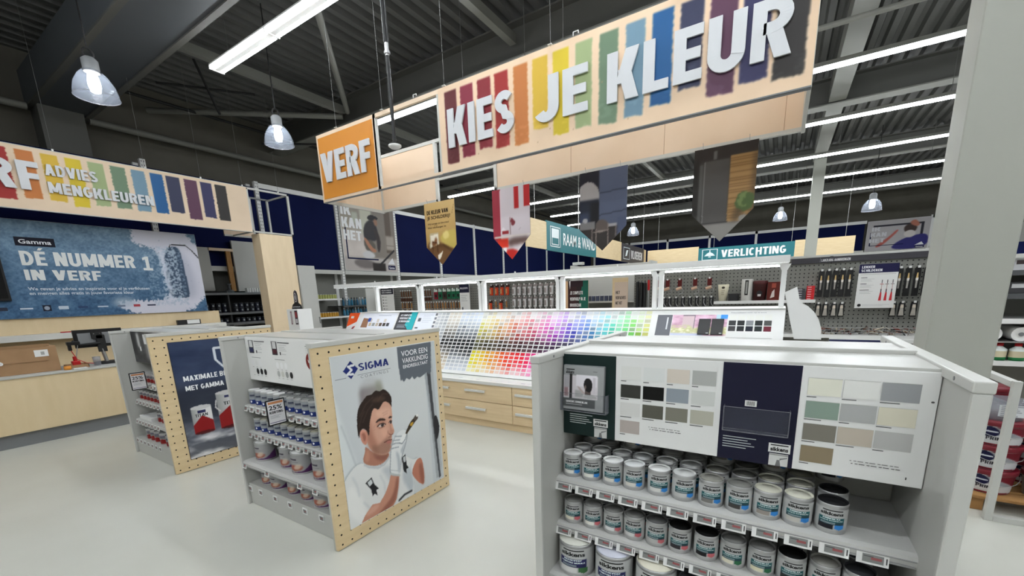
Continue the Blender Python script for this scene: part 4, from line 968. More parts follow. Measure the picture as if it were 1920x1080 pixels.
# left-hand boards
b = MB(); b.rect(fr, sx(-5.93), sv(1.14), sx(-5.12), sv(1.375), .001, 'print', (226, 228, 236)); b.rect(fr, sx(-5.55), sv(1.335), sx(-5.25), sv(1.342), .0016, 'print', (170, 174, 190))
for i, c in enumerate(((196, 176, 150), (150, 152, 150), (190, 176, 160), (96, 80, 66), (60, 54, 48), (70, 72, 76))):
    b.rect(fr, sx(-5.72) + .085 * i, sv(1.175), sx(-5.655) + .085 * i, sv(1.225), .0016, 'print', c)
    if i % 2 == 0: b.rect(fr, sx(-5.72) + .085 * i, sv(1.235), sx(-5.665) + .085 * i, sv(1.285), .0016, 'print', (206, 196, 186))
b.poly(fr, [(sx(-5.90), sv(1.15)), (sx(-5.74), sv(1.15)), (sx(-5.76), sv(1.29)), (sx(-5.90), sv(1.30))], .0014, 'print', (150, 110, 84)); b.rect(fr, sx(-5.77), sv(1.24), sx(-5.70), sv(1.30), .0016, 'print', (50, 80, 160))
b.out('wood_stain_print', bd)
b = MB(); b.fbox(fr, sx(-5.08), sv(1.13), sx(-4.68), sv(1.385), .001, .008, 'charcoal'); b.prism(fr, [(sx(-4.78), sv(1.13)), (sx(-4.68), sv(1.13)), (sx(-4.68), sv(1.385)), (sx(-4.80), sv(1.385)), (sx(-4.83), sv(1.3)), (sx(-4.87), sv(1.2))], .008, .0088, 'print', (30, 168, 176))
for i, s_ in enumerate(('JE COMPLETE', 'VERFHULP IN', 'JE BROEKZAK')): b.text(fr, s_, sx(-5.03), sv(1.325 - .045 * i), .24, .03, .0092, 0, 'print', (236, 238, 240), .03)
b.lines(fr, sx(-5.03), sv(1.19), .22, 3, .02, .006, .0092, (180, 190, 196)); b.out('help_sign', bd, label='dark and turquoise sign with white words')
b = MB(); b.rect(fr, sx(-4.64), sv(1.13), sx(-4.30), sv(1.38), .001, 'print', (224, 227, 236)); b.rect(fr, sx(-4.63), sv(1.25), sx(-4.57), sv(1.30), .0016, 'print', (80, 84, 92)); b.rect(fr, sx(-4.64), sv(1.15), sx(-4.58), sv(1.17), .0016, 'print', (80, 84, 92)); b.lines(fr, sx(-4.54), sv(1.34), .2, 5, .03, .005, .0016, (176, 180, 194))
for i in range(6): b.rect(fr, sx(-4.305), sv(1.35 - .055 * i) - .02, sx(-4.262), sv(1.35 - .055 * i) + .02, .0016, 'print', (110, 112, 120))
b.out('sample_sheet_print', bd)
# canopy with LED strips and posts
b = MB(); b.box((-5.97, 4.22, 1.80), (.05, 5.05, 1.818), 'white'); b.box((-5.97, 4.20, 1.788), (.05, 4.225, 1.845), 'white'); b.box((-5.97, 5.045, 1.785), (.05, 5.07, 1.845), 'white')
for i in range(6):
    x = -5.0 + 1.2 * i; b.box((x, 4.19, 1.838), (x + .012, 4.21, 1.862), 'white')
ca = b.out('canopy', t, .003)
for y in (4.24, 5.02):
    b = MB(); b.box((-5.95, y - .008, 1.789), (.045, y + .008, 1.7995), 'led_strip'); b.out('led_strip', ca, label='glowing white LED strip')
for x in (-5.72, -4.75, -4.70, -3.56, -3.50, -2.35, -2.29, -1.170, -1.105, .02):
    b = MB(); b.box((x - .022, 4.80, 1.39), (x + .022, 4.86, 1.799), 'white'); b.prism(Fr((x, 4.80, 1.799), (1, 0, 0)), [(-.022, -.06), (.022, -.06), (.05, 0), (-.05, 0)], .001, .006, 'white'); b.out('post', t)
# orange promotional box at the counter's left end
t2 = root('promo_box', 'orange and white promotional box on the left end of the colour counter', 'display box', (-6.28, 4.5, .588))
b = MB(); f6 = Fr((-6.46, 4.45, .60), (1, 0, 0), (0, .38, .8)); b.fbox(f6, 0, 0, .40, .86, -.05, 0, 'white'); b.out('box', t2, .004)
b = MB(); b.rect(f6, .0, .60, .40, .86, .001, 'print', (236, 92, 40)); b.poly(f6, [(0, .60), (.40, .76), (.40, .68), (.16, .60)], .0014, 'print', (236, 236, 238)); b.rect(f6, .06, .76, .14, .80, .0018, 'print', (240, 236, 232)); b.poly(f6, [(.10, .50), (.18, .62), (.22, .60), (.16, .50)], .0014, 'print', (150, 60, 70)); b.rect(f6, .2, .52, .34, .55, .0014, 'print', (70, 50, 50)); b.out('print', t2)

# ================================================================== HANGING SIGN RING (KIES JE KLEUR)
YA, YR = 4.0, 5.1
t = root('hanging_sign', 'large hanging wooden sign box reading KIES JE KLEUR and VERF over the colour counter', 'hanging sign', (-2.8, 4.55, 2.985))
fr = Fr((-5.68, YA, 2.99), (1, 0, 0))
def ux(x): return x + 5.68
b = MB(); b.fbox(fr, ux(-3.41), 0, ux(.065), .87, -.03, 0, 'wood_pale'); b.fbox(fr, ux(-3.41), -.006, ux(.065), .004, -.034, .004, 'mid_grey'); kb = b.out('sign_board', t, label='pale wood board with painted stripes')
STR = [((92, 38, 42), -3.320, -3.152, 3.800, 3.07), ((126, 40, 58), -3.098, -2.928, 3.80, 3.10), ((132, 42, 50), -2.868, -2.700, 3.80, 3.135), ((152, 44, 42), -2.650, -2.485, 3.80, 3.10), ((190, 116, 62), -2.420, -2.260, 3.80, 3.08), ((208, 172, 60), -2.205, -2.042, 3.80, 3.18), ((206, 182, 48), -1.985, -1.822, 3.80, 3.085), ((152, 168, 122), -1.755, -1.596, 3.80, 3.095), ((106, 130, 106), -1.527, -1.358, 3.80, 3.075), ((110, 142, 162), -1.290, -1.128, 3.80, 3.08), ((34, 88, 142), -1.070, -.905, 3.805, 3.115), ((52, 56, 82), -.850, -.680, 3.80, 3.18), ((88, 56, 78), -.632, -.440, 3.80, 3.07), ((52, 52, 88), -.405, -.22, 3.80, 3.11), ((48, 46, 46), -.185, .01, 3.80, 3.075)]
cv = Canvas(560, 140, (228, 200, 170)); nz = cv.noise(4, 4, 4, 3, .6); cv.a += ((nz - .5) * 16)[..., None]
LW = .065 + 3.41
nb = cv.noise(45, 9, 3, 1, .6); nv = cv.noise(10, 2, 3, 1, 5)
for (c, a0, a1, zt, zb) in STR:
    u0 = (a0 + 3.41) / LW; u1 = (a1 + 3.41) / LW; v0 = (zb - 2.99) / .87; v1 = (zt - 2.99) / .87
    edge = (nv - .5) * .004
    mk = (cv.U > u0 + edge) & (cv.U < u1 + edge * .8) & (cv.V < v1) & (cv.V > v0 + (nb - .4) * .045)
    cv.put(mk, c, 2, .97); cv.put(mk & (nb > .6) & (cv.V < v0 + .2), tuple(min(255, q + 26) for q in c), 2, .4)
for x, y in ((.15, .13), (.36, .09), (.47, .13), (.40, .2), (.62, .1), (.80, .12), (.55, .5)): cv.ell(x, y, .0022, .008, (176, 140, 108), 1, .6)
cv.flat('stripe_print', kb, fr, ux(-3.41), .004, LW, .866, .0012)
def letters(parent, fr, s, u, v, w_, h, bold=.045, depth=.018, name='lettering', m='letter_white', sp=1.0):
    b = MB(); b.text(fr, s, u, v, w_, h, .012, depth, m, None, bold, sp); 
    return b.out(name, parent, label='raised white letters')
letters(kb, fr, 'KIES', ux(-3.274), .238, .862, .385)
letters(kb, fr, 'JE', ux(-2.165), .238, .54, .385)
letters(kb, fr, 'KLEUR', ux(-1.443), .238, 1.365, .385)
b = MB(); b.fbox(fr, 0, 0, ux(-4.47), .87, -.03, 0, 'wood_pale'); b.fbox(fr, .035, .035, ux(-4.515), .825, 0, .003, 'orange_board'); vb = b.out('sign_board', t, label='orange board reading VERF')
letters(vb, fr, 'VERF', ux(-5.595), .238, 1.02, .375)
b = MB()
b.fbox(fr, ux(-4.47), .825, ux(-3.41), .87, -.03, 0, 'wood_pale'); b.fbox(fr, ux(-4.47), 0, ux(-3.41), .03, -.03, 0, 'wood_pale'); b.fbox(fr, ux(-4.50), 0, ux(-4.455), .87, -.04, 0, 'stand_edge'); b.fbox(fr, ux(-3.44), 0, ux(-3.40), .87, -.04, -.002, 'stand_edge')
b.fbox(fr, 0, -.01, ux(.065), .0, -.045, -.004, 'mid_grey')
b.out('front_frame', t)
b = MB(); b.box((-5.68, YR, 3.04), (-4.50, YR + .03, 3.82), 'wood_pale'); b.box((-3.40, YR, 3.04), (.06, YR + .03, 3.82), 'wood_pale')
b.box((-5.68, YR - .012, 3.005), (-4.47, YR + .03, 3.04), 'stand_edge'); b.box((-3.43, YR - .012, 3.005), (.06, YR + .03, 3.04), 'stand_edge'); b.box((-5.68, YR - .01, 3.815), (.06, YR + .03, 3.86), 'stand_edge'); b.box((-4.50, YR - .012, 3.005), (-4.455, YR + .03, 3.86), 'stand_edge'); b.box((-3.44, YR - .012, 3.005), (-3.39, YR + .03, 3.86), 'stand_edge')
b.box((-4.46, YR - .01, 3.30), (-3.44, YR + .02, 3.33), 'stand_edge')
for x in (-2.3, -1.2, -.1 - .0): b.box((x, YR - .0015, 3.04), (x + .004, YR, 3.82), 'kraft')
b.out('rear_panel', t)
for x, nm in ((-5.68, 'left'), (.045, 'right')):
    b = MB(); b.box((x, YA + .03, 3.03), (x + .02, YR, 3.83), 'wood_pale'); b.box((x - .004, YA + .03, 2.985), (x + .024, YR, 3.03), 'stand_edge'); b.box((x - .006, YR - .04, 3.0), (x + .028, YR + .03, 3.86), 'stand_edge'); b.box((x - .004, YA + .004, 2.985), (x + .024, YA + .06, 3.86), 'stand_edge'); b.out('end_panel', t)
for x in (-5.2, -4.3, -3.3, -2.0, -.9, -.05):
    b = MB(); b.cyl((x, YA - .015, 3.85), (x, YA - .015, ZC + .02), .0022, n=5, m='wire_grey'); b.box((x - .02, YA - .035, 3.855), (x + .02, YA - .01, 3.862), 'stand_edge'); b.out('wire', t)
for x in (-5.3, -3.9, -2.4, -.6):
    b = MB(); b.cyl((x, YR + .015, 3.85), (x, YR + .015, ZC + .02), .0022, n=5, m='wire_grey'); b.out('wire', t)
for x in (-3.75, -1.75):
    b = MB(); f7 = Fr((x, YA - .015, 3.86), (1, 0, 0)); b.tube([f7.p(-.02, 0), f7.p(-.02, .03), f7.p(.03, .03), f7.p(.03, .01)], .004, 6, 'white'); b.out('hook', t)

# pennants below the rear board
YP = 5.05
SH = [(0, .64), (.595, .64), (.598, .02), (.30, -.28), (.005, .02)]
def pennant(x0, z0, wd, ht, tip, name, paint, label, txt=None):
    r = root('pennant', label, 'pennant', (x0 + wd / 2, YP, z0 - tip), 'printed pennants hanging below the sign box')
    fr = Fr((x0, YP, z0), (1, 0, 0))
    b = MB(); b.prism(fr, [(0, ht), (0, 0), (wd / 2, -tip), (wd, 0), (wd, ht)], -.006, 0, 'charcoal'); b.out('board', r)
    NX, NY = 56, 84
    cv = Canvas(NX, NY, (128, 128, 128)); paint(cv)
    H = ht + tip; o = np.array(fr.o); X = np.array(fr.x); Z = np.array(fr.z); N = np.array(fr.n)
    def fn(U, V):   # squeeze the grid into the pointed outline
        z = -tip + V * H; hw = np.where(z < 0, (z + tip) / tip * wd / 2, wd / 2)
        uu = wd / 2 + (U - .5) * 2 * hw
        return o + uu[:, None] * X + z[:, None] * Z + .001 * N
    k = tip / H
    z = -tip + cv.V * H; hw = np.where(z < 0, np.maximum((z + tip) / tip, .02), 1.0)
    # resample so that the picture itself is not squeezed
    Us = .5 + (cv.U - .5) * hw; ix = np.clip((Us * (NX - 1)).round().astype(int), 0, NX - 1); iy = np.broadcast_to(np.arange(NY)[:, None], ix.shape)
    cv.a = cv.a[iy, ix]
    pr = cv.mesh_into('print', r, fn)
    b = MB()
    for s in (.08, wd - .08): b.cyl(fr.p(s, ht - .01, -.003), fr.p(s, ht + .05, .03), .0025, n=5, m='steel')
    b.out('hook', r)
    if txt:
        b = MB(); txt(b, fr, wd, ht); b.out('lettering', pr)
def p1(cv):
    cv.a[:] = cv.color(((176, 142, 84), (196, 168, 116), (0, .3), (0, 1)))
    cv.poly([(0, .42), (.5, .36), (1, .25), (1, 0), (0, 0)], (104, 74, 46), 3); cv.poly([(.48, .48), (.95, .56), (1, .5), (1, .26), (.9, .24), (.5, .36)], (190, 170, 92), 2); cv.poly([(.5, .36), (.9, .22), (1, .24), (.98, .15), (.6, .27)], (86, 60, 36), 2); cv.poly([(.55, .50), (.75, .55), (.78, .42), (.6, .4)], (214, 198, 128), 2)
    cv.poly([(.10, .28), (.13, .52), (.42, .53), (.44, .34)], (186, 172, 140), 1, 1, False); cv.poly([(.14, .30), (.16, .49), (.40, .50), (.41, .35)], (226, 220, 204), 1, 1, False); cv.poly([(.18, .42), (.26, .36), (.32, .46), (.38, .43), (.34, .32), (.2, .3)], (120, 76, 44), 2); cv.stroke([(.2, .2), (.22, .38), (.36, .36), (.38, .18)], .025, (80, 48, 28), 1)
    cv.poly([(.36, .16), (.5, .20), (.56, .24), (.46, .10), (.38, .09)], (220, 212, 196), 1); cv.stroke([(.3, .62), (.36, .66), (.40, .64), (.34, .60)], .012, (120, 100, 60), 1); cv.stroke([(.9, .78), (.94, .86), (.97, .92)], .012, (120, 100, 64), 1)
def t1(b, fr, wd, ht):
    b.text(fr, 'DE KLEUR VAN', .05, ht - .165, .42, .058, .0022, 0, 'print', (24, 22, 20), .03); b.text(fr, 'JE SCHILDERIJ?', .05, ht - .250, .46, .060, .0022, 0, 'print', (24, 22, 20), .03)
    b.text(fr, 'Wij kunnen je kleurstaal', .055, ht - .320, .42, .032, .0022, 0, 'print', (70, 56, 40), .012); b.text(fr, 'kleur en mengen \u2019m', .055, ht - .375, .36, .034, .0022, 0, 'print', (70, 56, 40), .012)
def p2(cv):
    cv.a[:] = (196, 188, 194); cv.rect(0, .0, .22, 1, (150, 52, 66), 1); cv.rect(.20, .3, .24, .98, (206, 190, 196), 1); cv.rect(.60, .70, .72, 1, (168, 34, 36), 1); cv.rect(.72, .70, .84, 1, (196, 190, 196), 1); cv.rect(.84, .72, 1, 1, (170, 40, 42), 1)
    cv.rect(.03, .315, 1, .345, (214, 206, 200), 1); cv.rect(.2, .0, 1, .30, (196, 188, 192), 1); cv.poly([(.38, .30), (.95, .32), (.98, .22), (.6, .2), (.4, .18)], (96, 76, 72), 4); cv.rect(.12, .18, .40, .31, (198, 52, 34), 2); cv.poly([(.30, .10), (.42, .17), (.70, .12), (.66, 0), (.4, -.02)], (176, 40, 34), 2); cv.rect(.26, .12, .36, .18, (226, 220, 220), 1)
    cv.poly([(.20, .35), (.24, .46), (.32, .46), (.38, .38), (.42, .35)], (216, 212, 216), 1); cv.rect(.24, .37, .42, .41, (140, 40, 44), 1); cv.rect(.46, .35, .49, .60, (110, 80, 76), 1); cv.poly([(.49, .60), (.61, .54), (.6, .48), (.49, .48)], (120, 50, 58), 1); cv.stroke([(.7, .40), (.76, .44)], .01, (160, 150, 156), 1)
def p3(cv):
    cv.a[:] = (70, 76, 94); cv.rect(0, .55, .42, 1, (30, 30, 38), 2); cv.ell(.18, .68, .25, .20, (150, 146, 146), 1); cv.rect(0, .3, .42, .66, (34, 38, 50), 2); cv.rect(.22, .3, .42, .62, (24, 24, 28), 3); cv.rect(0, .30, .2, .5, (50, 58, 78), 3)
    cv.rect(.43, .3, 1, 1, (76, 84, 104), 1)
    for q in (((.70, .3), (.70, 1)), ((.43, .72), (1, .74)), ((.43, .45), (1, .48))): cv.stroke(list(q), .012, (44, 48, 62), 1)
    cv.rect(0, 0, .85, .32, (44, 40, 38), 2); cv.rect(0, .28, .34, .38, (112, 110, 110), 1); cv.ell(.12, .40, .06, .03, (150, 150, 152), 1); cv.poly([(.34, .22), (.62, .24), (.62, .38), (.36, .40)], (86, 78, 74), 1); cv.rect(.62, .30, .80, .335, (150, 148, 150), 1)
    for q in (((.27, .05), (.27, .3)), ((.36, .02), (.37, .28)), ((.62, .04), (.62, .34)), ((.78, .1), (.78, .3)), ((.3, .24), (.62, .255))): cv.stroke(list(q), .018, (128, 116, 110), 1)
    cv.rect(.80, .0, 1, .40, (70, 78, 100), 2)
def p4(cv):
    cv.a[:] = (62, 60, 58); cv.rect(0, .86, 1, 1, (44, 40, 38), 3); cv.rect(.32, .87, .37, .96, (90, 90, 88), 1); cv.rect(0, .3, .1, .88, (40, 38, 36), 2); cv.rect(.10, .24, .16, .84, (80, 80, 78), 1); cv.rect(.17, .2, .58, .86, (74, 72, 70), 1); cv.rect(.17, .2, .19, .86, (104, 104, 102), 0)
    cv.rect(.59, .2, 1, .88, (150, 118, 76), 1)
    st = ((cv.V * 34) % 1) < .32; cv.put((cv.U > .59) & (cv.V > .2) & (cv.V < .88) & st, (104, 76, 44), 1, .8); cv.rect(.93, .2, 1, .88, (80, 64, 46), 4, .7)
    cv.rect(0, 0, 1, .20, (120, 118, 114), 2); cv.rect(.1, .195, .6, .215, (34, 34, 34), 1)
    cv.poly([(.62, .2), (.80, .2), (.9, .4), (.84, .48)], (70, 58, 42), 4, .8)
    n = cv.noise(12, 5, 3); cv.put((((cv.U - .86) / .16) ** 2 + ((cv.V - .40) / .10) ** 2 < .55 + n * .8), (74, 92, 54), 1); cv.put((((cv.U - .86) / .15) ** 2 + ((cv.V - .42) / .09) ** 2 < .7) & (n > .55), (110, 126, 78), 1, .8); cv.poly([(.76, .26), (.92, .27), (.89, .18), (.79, .18)], (120, 118, 112), 1)
pennant(-4.722, 2.362, .600, .635, .275, 'p', p1, 'sand coloured pennant printed with a bedroom and DE KLEUR VAN JE SCHILDERIJ', t1)
pennant(-3.452, 2.378, .590, .620, .30, 'p', p2, 'red and white pennant printed with a shelf, a toy sailboat and red stripes')
pennant(-2.158, 2.350, .582, .645, .26, 'p', p3, 'slate blue pennant printed with a white chair and a round wall shape')
pennant(-.872, 2.368, .578, .632, .29, 'p', p4, 'dark grey pennant printed with a door, wooden slats and a plant')

# black pole with a white sensor disc in front of the sign
t = root('ceiling_sensor', 'black ceiling pole with a white disc sensor at its end beside the orange VERF board', 'ceiling sensor', (-3.11, 3.0, 2.95))
b = MB(); b.cyl((-3.11, 3.0, 2.99), (-3.11, 3.0, 3.72), .016, n=10, m='black'); b.cyl((-3.11, 3.0, 3.80), (-3.11, 3.0, ZC + .02), .022, n=10, m='black'); b.out('pole', t)
b = MB(); b.cyl((-3.11, 3.0, 3.70), (-3.11, 3.0, 3.90), .018, n=10, m='steel'); b.cyl((-3.11, 3.0, 3.715), (-3.11, 3.0, 3.735), .026, n=10, m='steel'); b.out('joint', t)
b = MB(); b.lathe([(.0001, 0), (.04, .004), (.058, .018), (.058, .03), (.0001, .032)], (-3.11, 3.0, 2.95), 24, 'white'); b.cyl((-3.11, 3.0, 2.982), (-3.11, 3.0, 2.995), .04, n=16, m='black'); b.out('disc', t)

# ================================================================== SERVICE COUNTER ON THE LEFT
t = root('service_counter', 'pale wood service counter with grey plinth along the left wall', 'counter', (-7.9, 1.0, 0))
b = MB(); b.box((-8.25, -3.5, .17), (-7.55, 4.3, .825), 'counter_wood'); b.out('body', t)
b = MB(); b.box((-8.22, -3.5, 0), (-7.60, 4.28, .17), 'mid_grey'); b.out('plinth', t)
b = MB(); b.box((-8.27, -3.52, .825), (-7.535, 4.32, .85), 'stand_grey'); b.out('worktop', t, .004)
t = root('cardboard_box', 'long brown cardboard box with a white label lying on the service counter', 'box', (-7.86, .85, .85))
b = MB(); b.box((-8.05, .35, .85), (-7.70, 1.345, 1.165), 'kraft'); b.out('carton', t, .006)
b = MB(); f = Fr((-7.70, .35, 1.163), (0, 1, 0), (.25, 0, 1)); b.fbox(f, 0, 0, .94, .035, -.004, 0, 'kraft'); f = Fr((-7.698, .35, .99), (0, 1, 0), (.02, 0, 1)); b.fbox(f, 0, 0, .90, .165, 0, .005, 'kraft'); b.out('flap', t)
b = MB(); f = Fr((-7.690, 1.148, 1.045), (0, 1, 0)); b.fbox(f, 0, 0, .118, .082, 0, .002, 'white'); 
for i in range(8): b.rect(f, .055 + .004 * i, .02, .057 + .004 * i, .06, .0026, 'print', (60, 60, 60))
b.out('shipping_label', t)
b = MB(); b.cyl((-7.692, .86, 1.0), (-7.675, .86, 1.0), .022, n=12, m='white'); b.out('button', t)
t = root('monitor', 'black computer monitor seen from behind on the service counter', 'monitor', (-7.93, 1.80, .85))
b = MB(); b.box((-7.93, 1.56, 1.09), (-7.90, 2.06, 1.33), 'black'); b.box((-7.90, 1.60, 1.13), (-7.893, 2.02, 1.285), 'mid_grey'); b.out('screen', t, .003)
b = MB(); b.box((-7.893, 1.73, 1.20), (-7.86, 1.84, 1.29), 'black_matt'); b.box((-7.89, 1.77, 1.02), (-7.86, 1.86, 1.25), 'black_matt'); b.cyl((-7.875, 1.755, 1.27), (-7.858, 1.755, 1.27), .006, n=8, m='steel'); b.cyl((-7.875, 1.815, 1.27), (-7.858, 1.815, 1.27), .006, n=8, m='steel'); b.out('mount', t, .003)
b = MB(); b.cyl((-7.88, 1.83, .88), (-7.88, 1.80, 1.16), .022, .02, 12, 'steel'); b.box((-7.98, 1.74, .851), (-7.80, 1.93, .885), 'black_matt'); b.out('stand', t, .003)
b = MB(); b.tube([(-7.87, 1.53, 1.19), (-7.87, 1.6, 1.13), (-7.87, 1.80, 1.14)], .018, 8, 'black'); b.out('arm', t)
t = root('barcode_scanner', 'black and red handheld scanner hanging from its stand on the service counter', 'scanner', (-7.86, 1.50, .85))
b = MB(); b.box((-7.90, 1.475, 1.14), (-7.84, 1.60, 1.185), 'black'); b.box((-7.89, 1.48, 1.07), (-7.85, 1.515, 1.15), 'black'); b.out('head', t, .006)
b = MB(); b.tube([(-7.87, 1.50, 1.08), (-7.87, 1.54, .95), (-7.87, 1.62, .89), (-7.87, 1.70, .87)], .005, 6, 'red'); b.tube([(-7.865, 1.58, 1.15), (-7.865, 1.53, .96), (-7.865, 1.52, .86)], .006, 6, 'steel'); b.out('cord', t)
b = MB(); b.box((-7.91, 1.48, .851), (-7.83, 1.56, .93), 'red'); b.cyl((-7.87, 1.52, .93), (-7.87, 1.52, .99), .02, n=10, m='red'); b.out('base', t, .008)
b = MB(); b.box((-7.86, 1.40, .851), (-7.66, 1.60, .862), 'kraft'); b.box((-7.86, 1.40, .862), (-7.85, 1.60, .90), 'kraft'); b.box((-7.86, 1.40, .862), (-7.66, 1.41, .90), 'kraft'); b.box((-7.86, 1.59, .862), (-7.66, 1.60, .90), 'kraft'); b.box((-7.67, 1.40, .862), (-7.66, 1.60, .895), 'kraft'); tag(b.out('cardboard_tray'), 'small open cardboard tray on the service counter', 'tray')
b = MB(); b.lathe([(.0001, 0), (.035, 0), (.042, .12), (.040, .12), (.033, .006), (.0001, .006)], (-7.75, 1.70, .851), 16, 'clear_edge'); tag(b.out('plastic_cup'), 'clear plastic cup beside the monitor stand', 'cup')
b = MB(); b.box((-7.64, 1.43, .851), (-7.57, 1.56, .862), 'white'); tag(b.out('note_pad', bevel=.002), 'white note pad on the counter edge', 'note pad')
b = MB(); b.lathe([(.022, 0), (.034, 0), (.034, .045), (.022, .045), (.022, 0)], (-7.62, 1.385, .851), 18, 'orange_board'); tag(b.out('tape_roll'), 'yellow tape roll beside the cardboard box', 'tape roll')

# back unit with ledge, poster and screen
t = root('back_unit', 'pale wood wall unit with a white ledge behind the service counter', 'wall unit', (-9.6, .6, 0))
b = MB(); b.box((-9.7, -3.5, 0), (-9.53, 4.03, 1.488), 'counter_wood'); b.out('panel', t)
b = MB(); b.box((-9.53, -3.5, 1.165), (-9.30, 4.03, 1.255), 'white_gloss'); b.out('ledge', t, .004)
b = MB(); b.box((-9.42, 3.25, 1.256), (-9.36, 3.62, 1.345), 'black'); b.box((-9.359, 3.40, 1.27), (-9.355, 3.60, 1.34), 'white'); tag(b.out('photo_block'), 'small black and white block on the ledge below the wall poster', 'block')
b = MB(); b.box((-9.36, 1.72, 1.256), (-9.31, 1.92, 1.272), 'red'); tag(b.out('marker_pen', bevel=.006), 'red marker lying on the white ledge', 'marker')
t = root('wall_poster', 'wide blue grey wall poster of a paint roller reading DE NUMMER 1 IN VERF', 'poster', (-9.5, 1.2, 1.49))
pf = Fr((-9.49, -1.3, 1.492), (0, 1, 0)); PW, PH = 5.13, 1.425
b = MB(); b.fbox(pf, 0, 0, PW, PH, -.038, 0, 'white'); bd = b.out('board', t, .004)
NX, NY = 460, 132
cv = Canvas(NX, NY, (92, 118, 142)); n1 = cv.noise(12, 31, 5, 3.6, 1); n2 = cv.noise(60, 8, 3, 3.6, 1)
cv.a = cv.color(((58, 92, 126), (112, 138, 160), (.3, 0), (.45, 1))) + ((n1 - .5) * 46)[..., None] + ((n2 - .5) * 50)[..., None]
Y = -1.3 + cv.U * PW; Z = 1.492 + cv.V * PH
ed = [(2.861, 2.98), (2.89, 2.838), (2.871, 2.737), (2.945, 2.645), (3.088, 2.643), (3.201, 2.563), (3.225, 2.385), (3.218, 2.152), (3.248, 1.942), (3.255, 1.782), (3.102, 1.733), (2.885, 1.713), (2.70, 1.735), (2.55, 1.70), (2.491, 1.64), (2.60, 1.60), (2.661, 1.48), (3.9, 1.48), (3.9, 2.98)]
nu = [((y + 1.3) / PW, (z - 1.492) / PH) for y, z in ed]
c2 = Canvas(NX, NY, (0, 0, 0)); c2.poly(nu, (255, 255, 255), 2); msk = blur(c2.a[..., 0] / 255, 7) + (n2 - .5) * 1.2 * 1.0
white = np.clip((msk - .45) * 6, 0, 1)[..., None]
cv.a = cv.a * (1 - white) + np.array((206, 206, 218)) * white
q = lambda P_: [((y + 1.3) / PW, (z - 1.492) / PH) for y, z in P_]
cv.poly(q([(3.40, 2.62), (3.62, 2.60), (3.72, 2.1), (3.68, 1.76), (3.5, 1.7)]), (160, 164, 182), 9, .6)
cv.poly(q([(3.33, 2.63), (3.45, 2.68), (3.52, 2.66), (3.555, 2.58), (3.568, 2.32), (3.578, 1.968), (3.575, 1.789), (3.54, 1.75), (3.37, 1.745), (3.27, 1.775), (3.26, 1.995), (3.27, 2.387)]), (62, 80, 102), 1)
gl = (n2 > .48) & (Y > 3.20) & (Y < 3.48) & (Z > 1.70) & (Z < 2.66); cv.put(gl, (196, 206, 220), 1, .75); gl = (n2 > .56) & (Y > 3.0) & (Y < 3.55) & (Z > 1.62) & (Z < 2.66); cv.put(gl, (150, 170, 190), 1, .55)
cv.stroke(q([(3.24, 2.6), (3.27, 2.38), (3.29, 2.0), (3.28, 1.78)]), .03, (206, 212, 224), 3, .8, PW / PH)
cv.stroke(q([(3.395, 2.665), (3.41, 2.70), (3.652, 2.704), (3.734, 2.624), (3.83, 2.489)]), .014, (44, 44, 50), 0, 1, PW / PH); cv.stroke(q([(3.395, 2.675), (3.41, 2.715), (3.652, 2.718)]), .005, (180, 184, 190), 0, 1, PW / PH)
cv.ell((2.6 + 1.3) / PW, (1.69 - 1.492) / PH, .03, .06, (170, 184, 198), 5, .7)
pr = cv.flat('poster_print', bd, pf, .003, .003, PW - .006, PH - .006, .0012)
b = MB()
U = lambda y: y + 1.3
Vv = lambda z: z - 1.492
b.rect(pf, U(1.522), Vv(2.545), U(1.933), Vv(2.67), .0024, 'print', (18, 18, 34)); b.text(pf, 'Gamma', U(1.56), Vv(2.577), .335, .062, .0030, 0, 'print', (232, 234, 238), .05)
b.text(pf, 'D\u00c9 NUMMER', U(1.535), Vv(2.268), 1.318, .205, .0024, 0, 'print', (222, 224, 222), .045); b.poly(pf, [(U(2.955), Vv(2.235)), (U(3.09), Vv(2.235)), (U(3.09), Vv(2.275)), (U(2.955), Vv(2.275))], .0024, 'print', (222, 224, 222)); b.poly(pf, [(U(3.0), Vv(2.275)), (U(3.048), Vv(2.275)), (U(3.048), Vv(2.472)), (U(3.01), Vv(2.472)), (U(2.962), Vv(2.445)), (U(2.962), Vv(2.405)), (U(3.0), Vv(2.42))], .0024, 'print', (222, 224, 222)); b.text(pf, 'IN VERF', U(1.537), Vv(2.053), .842, .152, .0024, 0, 'print', (222, 224, 222), .045)
b.text(pf, 'We geven je advies en inspiratie voor al je verfklussen', U(1.532), Vv(1.888), 1.45, .062, .0024, 0, 'print', (206, 214, 222), .02); b.text(pf, 'en mengen alles gratis in jouw favoriete kleur', U(1.534), Vv(1.822), 1.22, .062, .0024, 0, 'print', (206, 214, 222), .02)
for y, w_, h, c in ((1.16, .12, .05, (40, 44, 60)), (1.40, .13, .02, (206, 214, 222)), (1.63, .09, .09, (26, 28, 44)), (1.80, .11, .05, (196, 208, 220)), (2.02, .11, .03, (44, 64, 100)), (2.25, .13, .02, (196, 206, 218)), (2.50, .10, .03, (110, 120, 140)), (2.71, .09, .04, (160, 60, 70)), (2.90, .12, .025, (60, 66, 90))):
    b.rect(pf, U(y), Vv(1.637) - h / 2, U(y) + w_, Vv(1.637) + h / 2, .0024, 'print', c)
b.ell(pf, U(1.675), Vv(1.637), .03, .03, .003, 'print', (150, 160, 176)); b.text(pf, 'sikkens', U(2.90), Vv(1.628), .12, .022, .003, 0, 'print', (44, 48, 70), .02)
b.out('poster_lettering', bd)
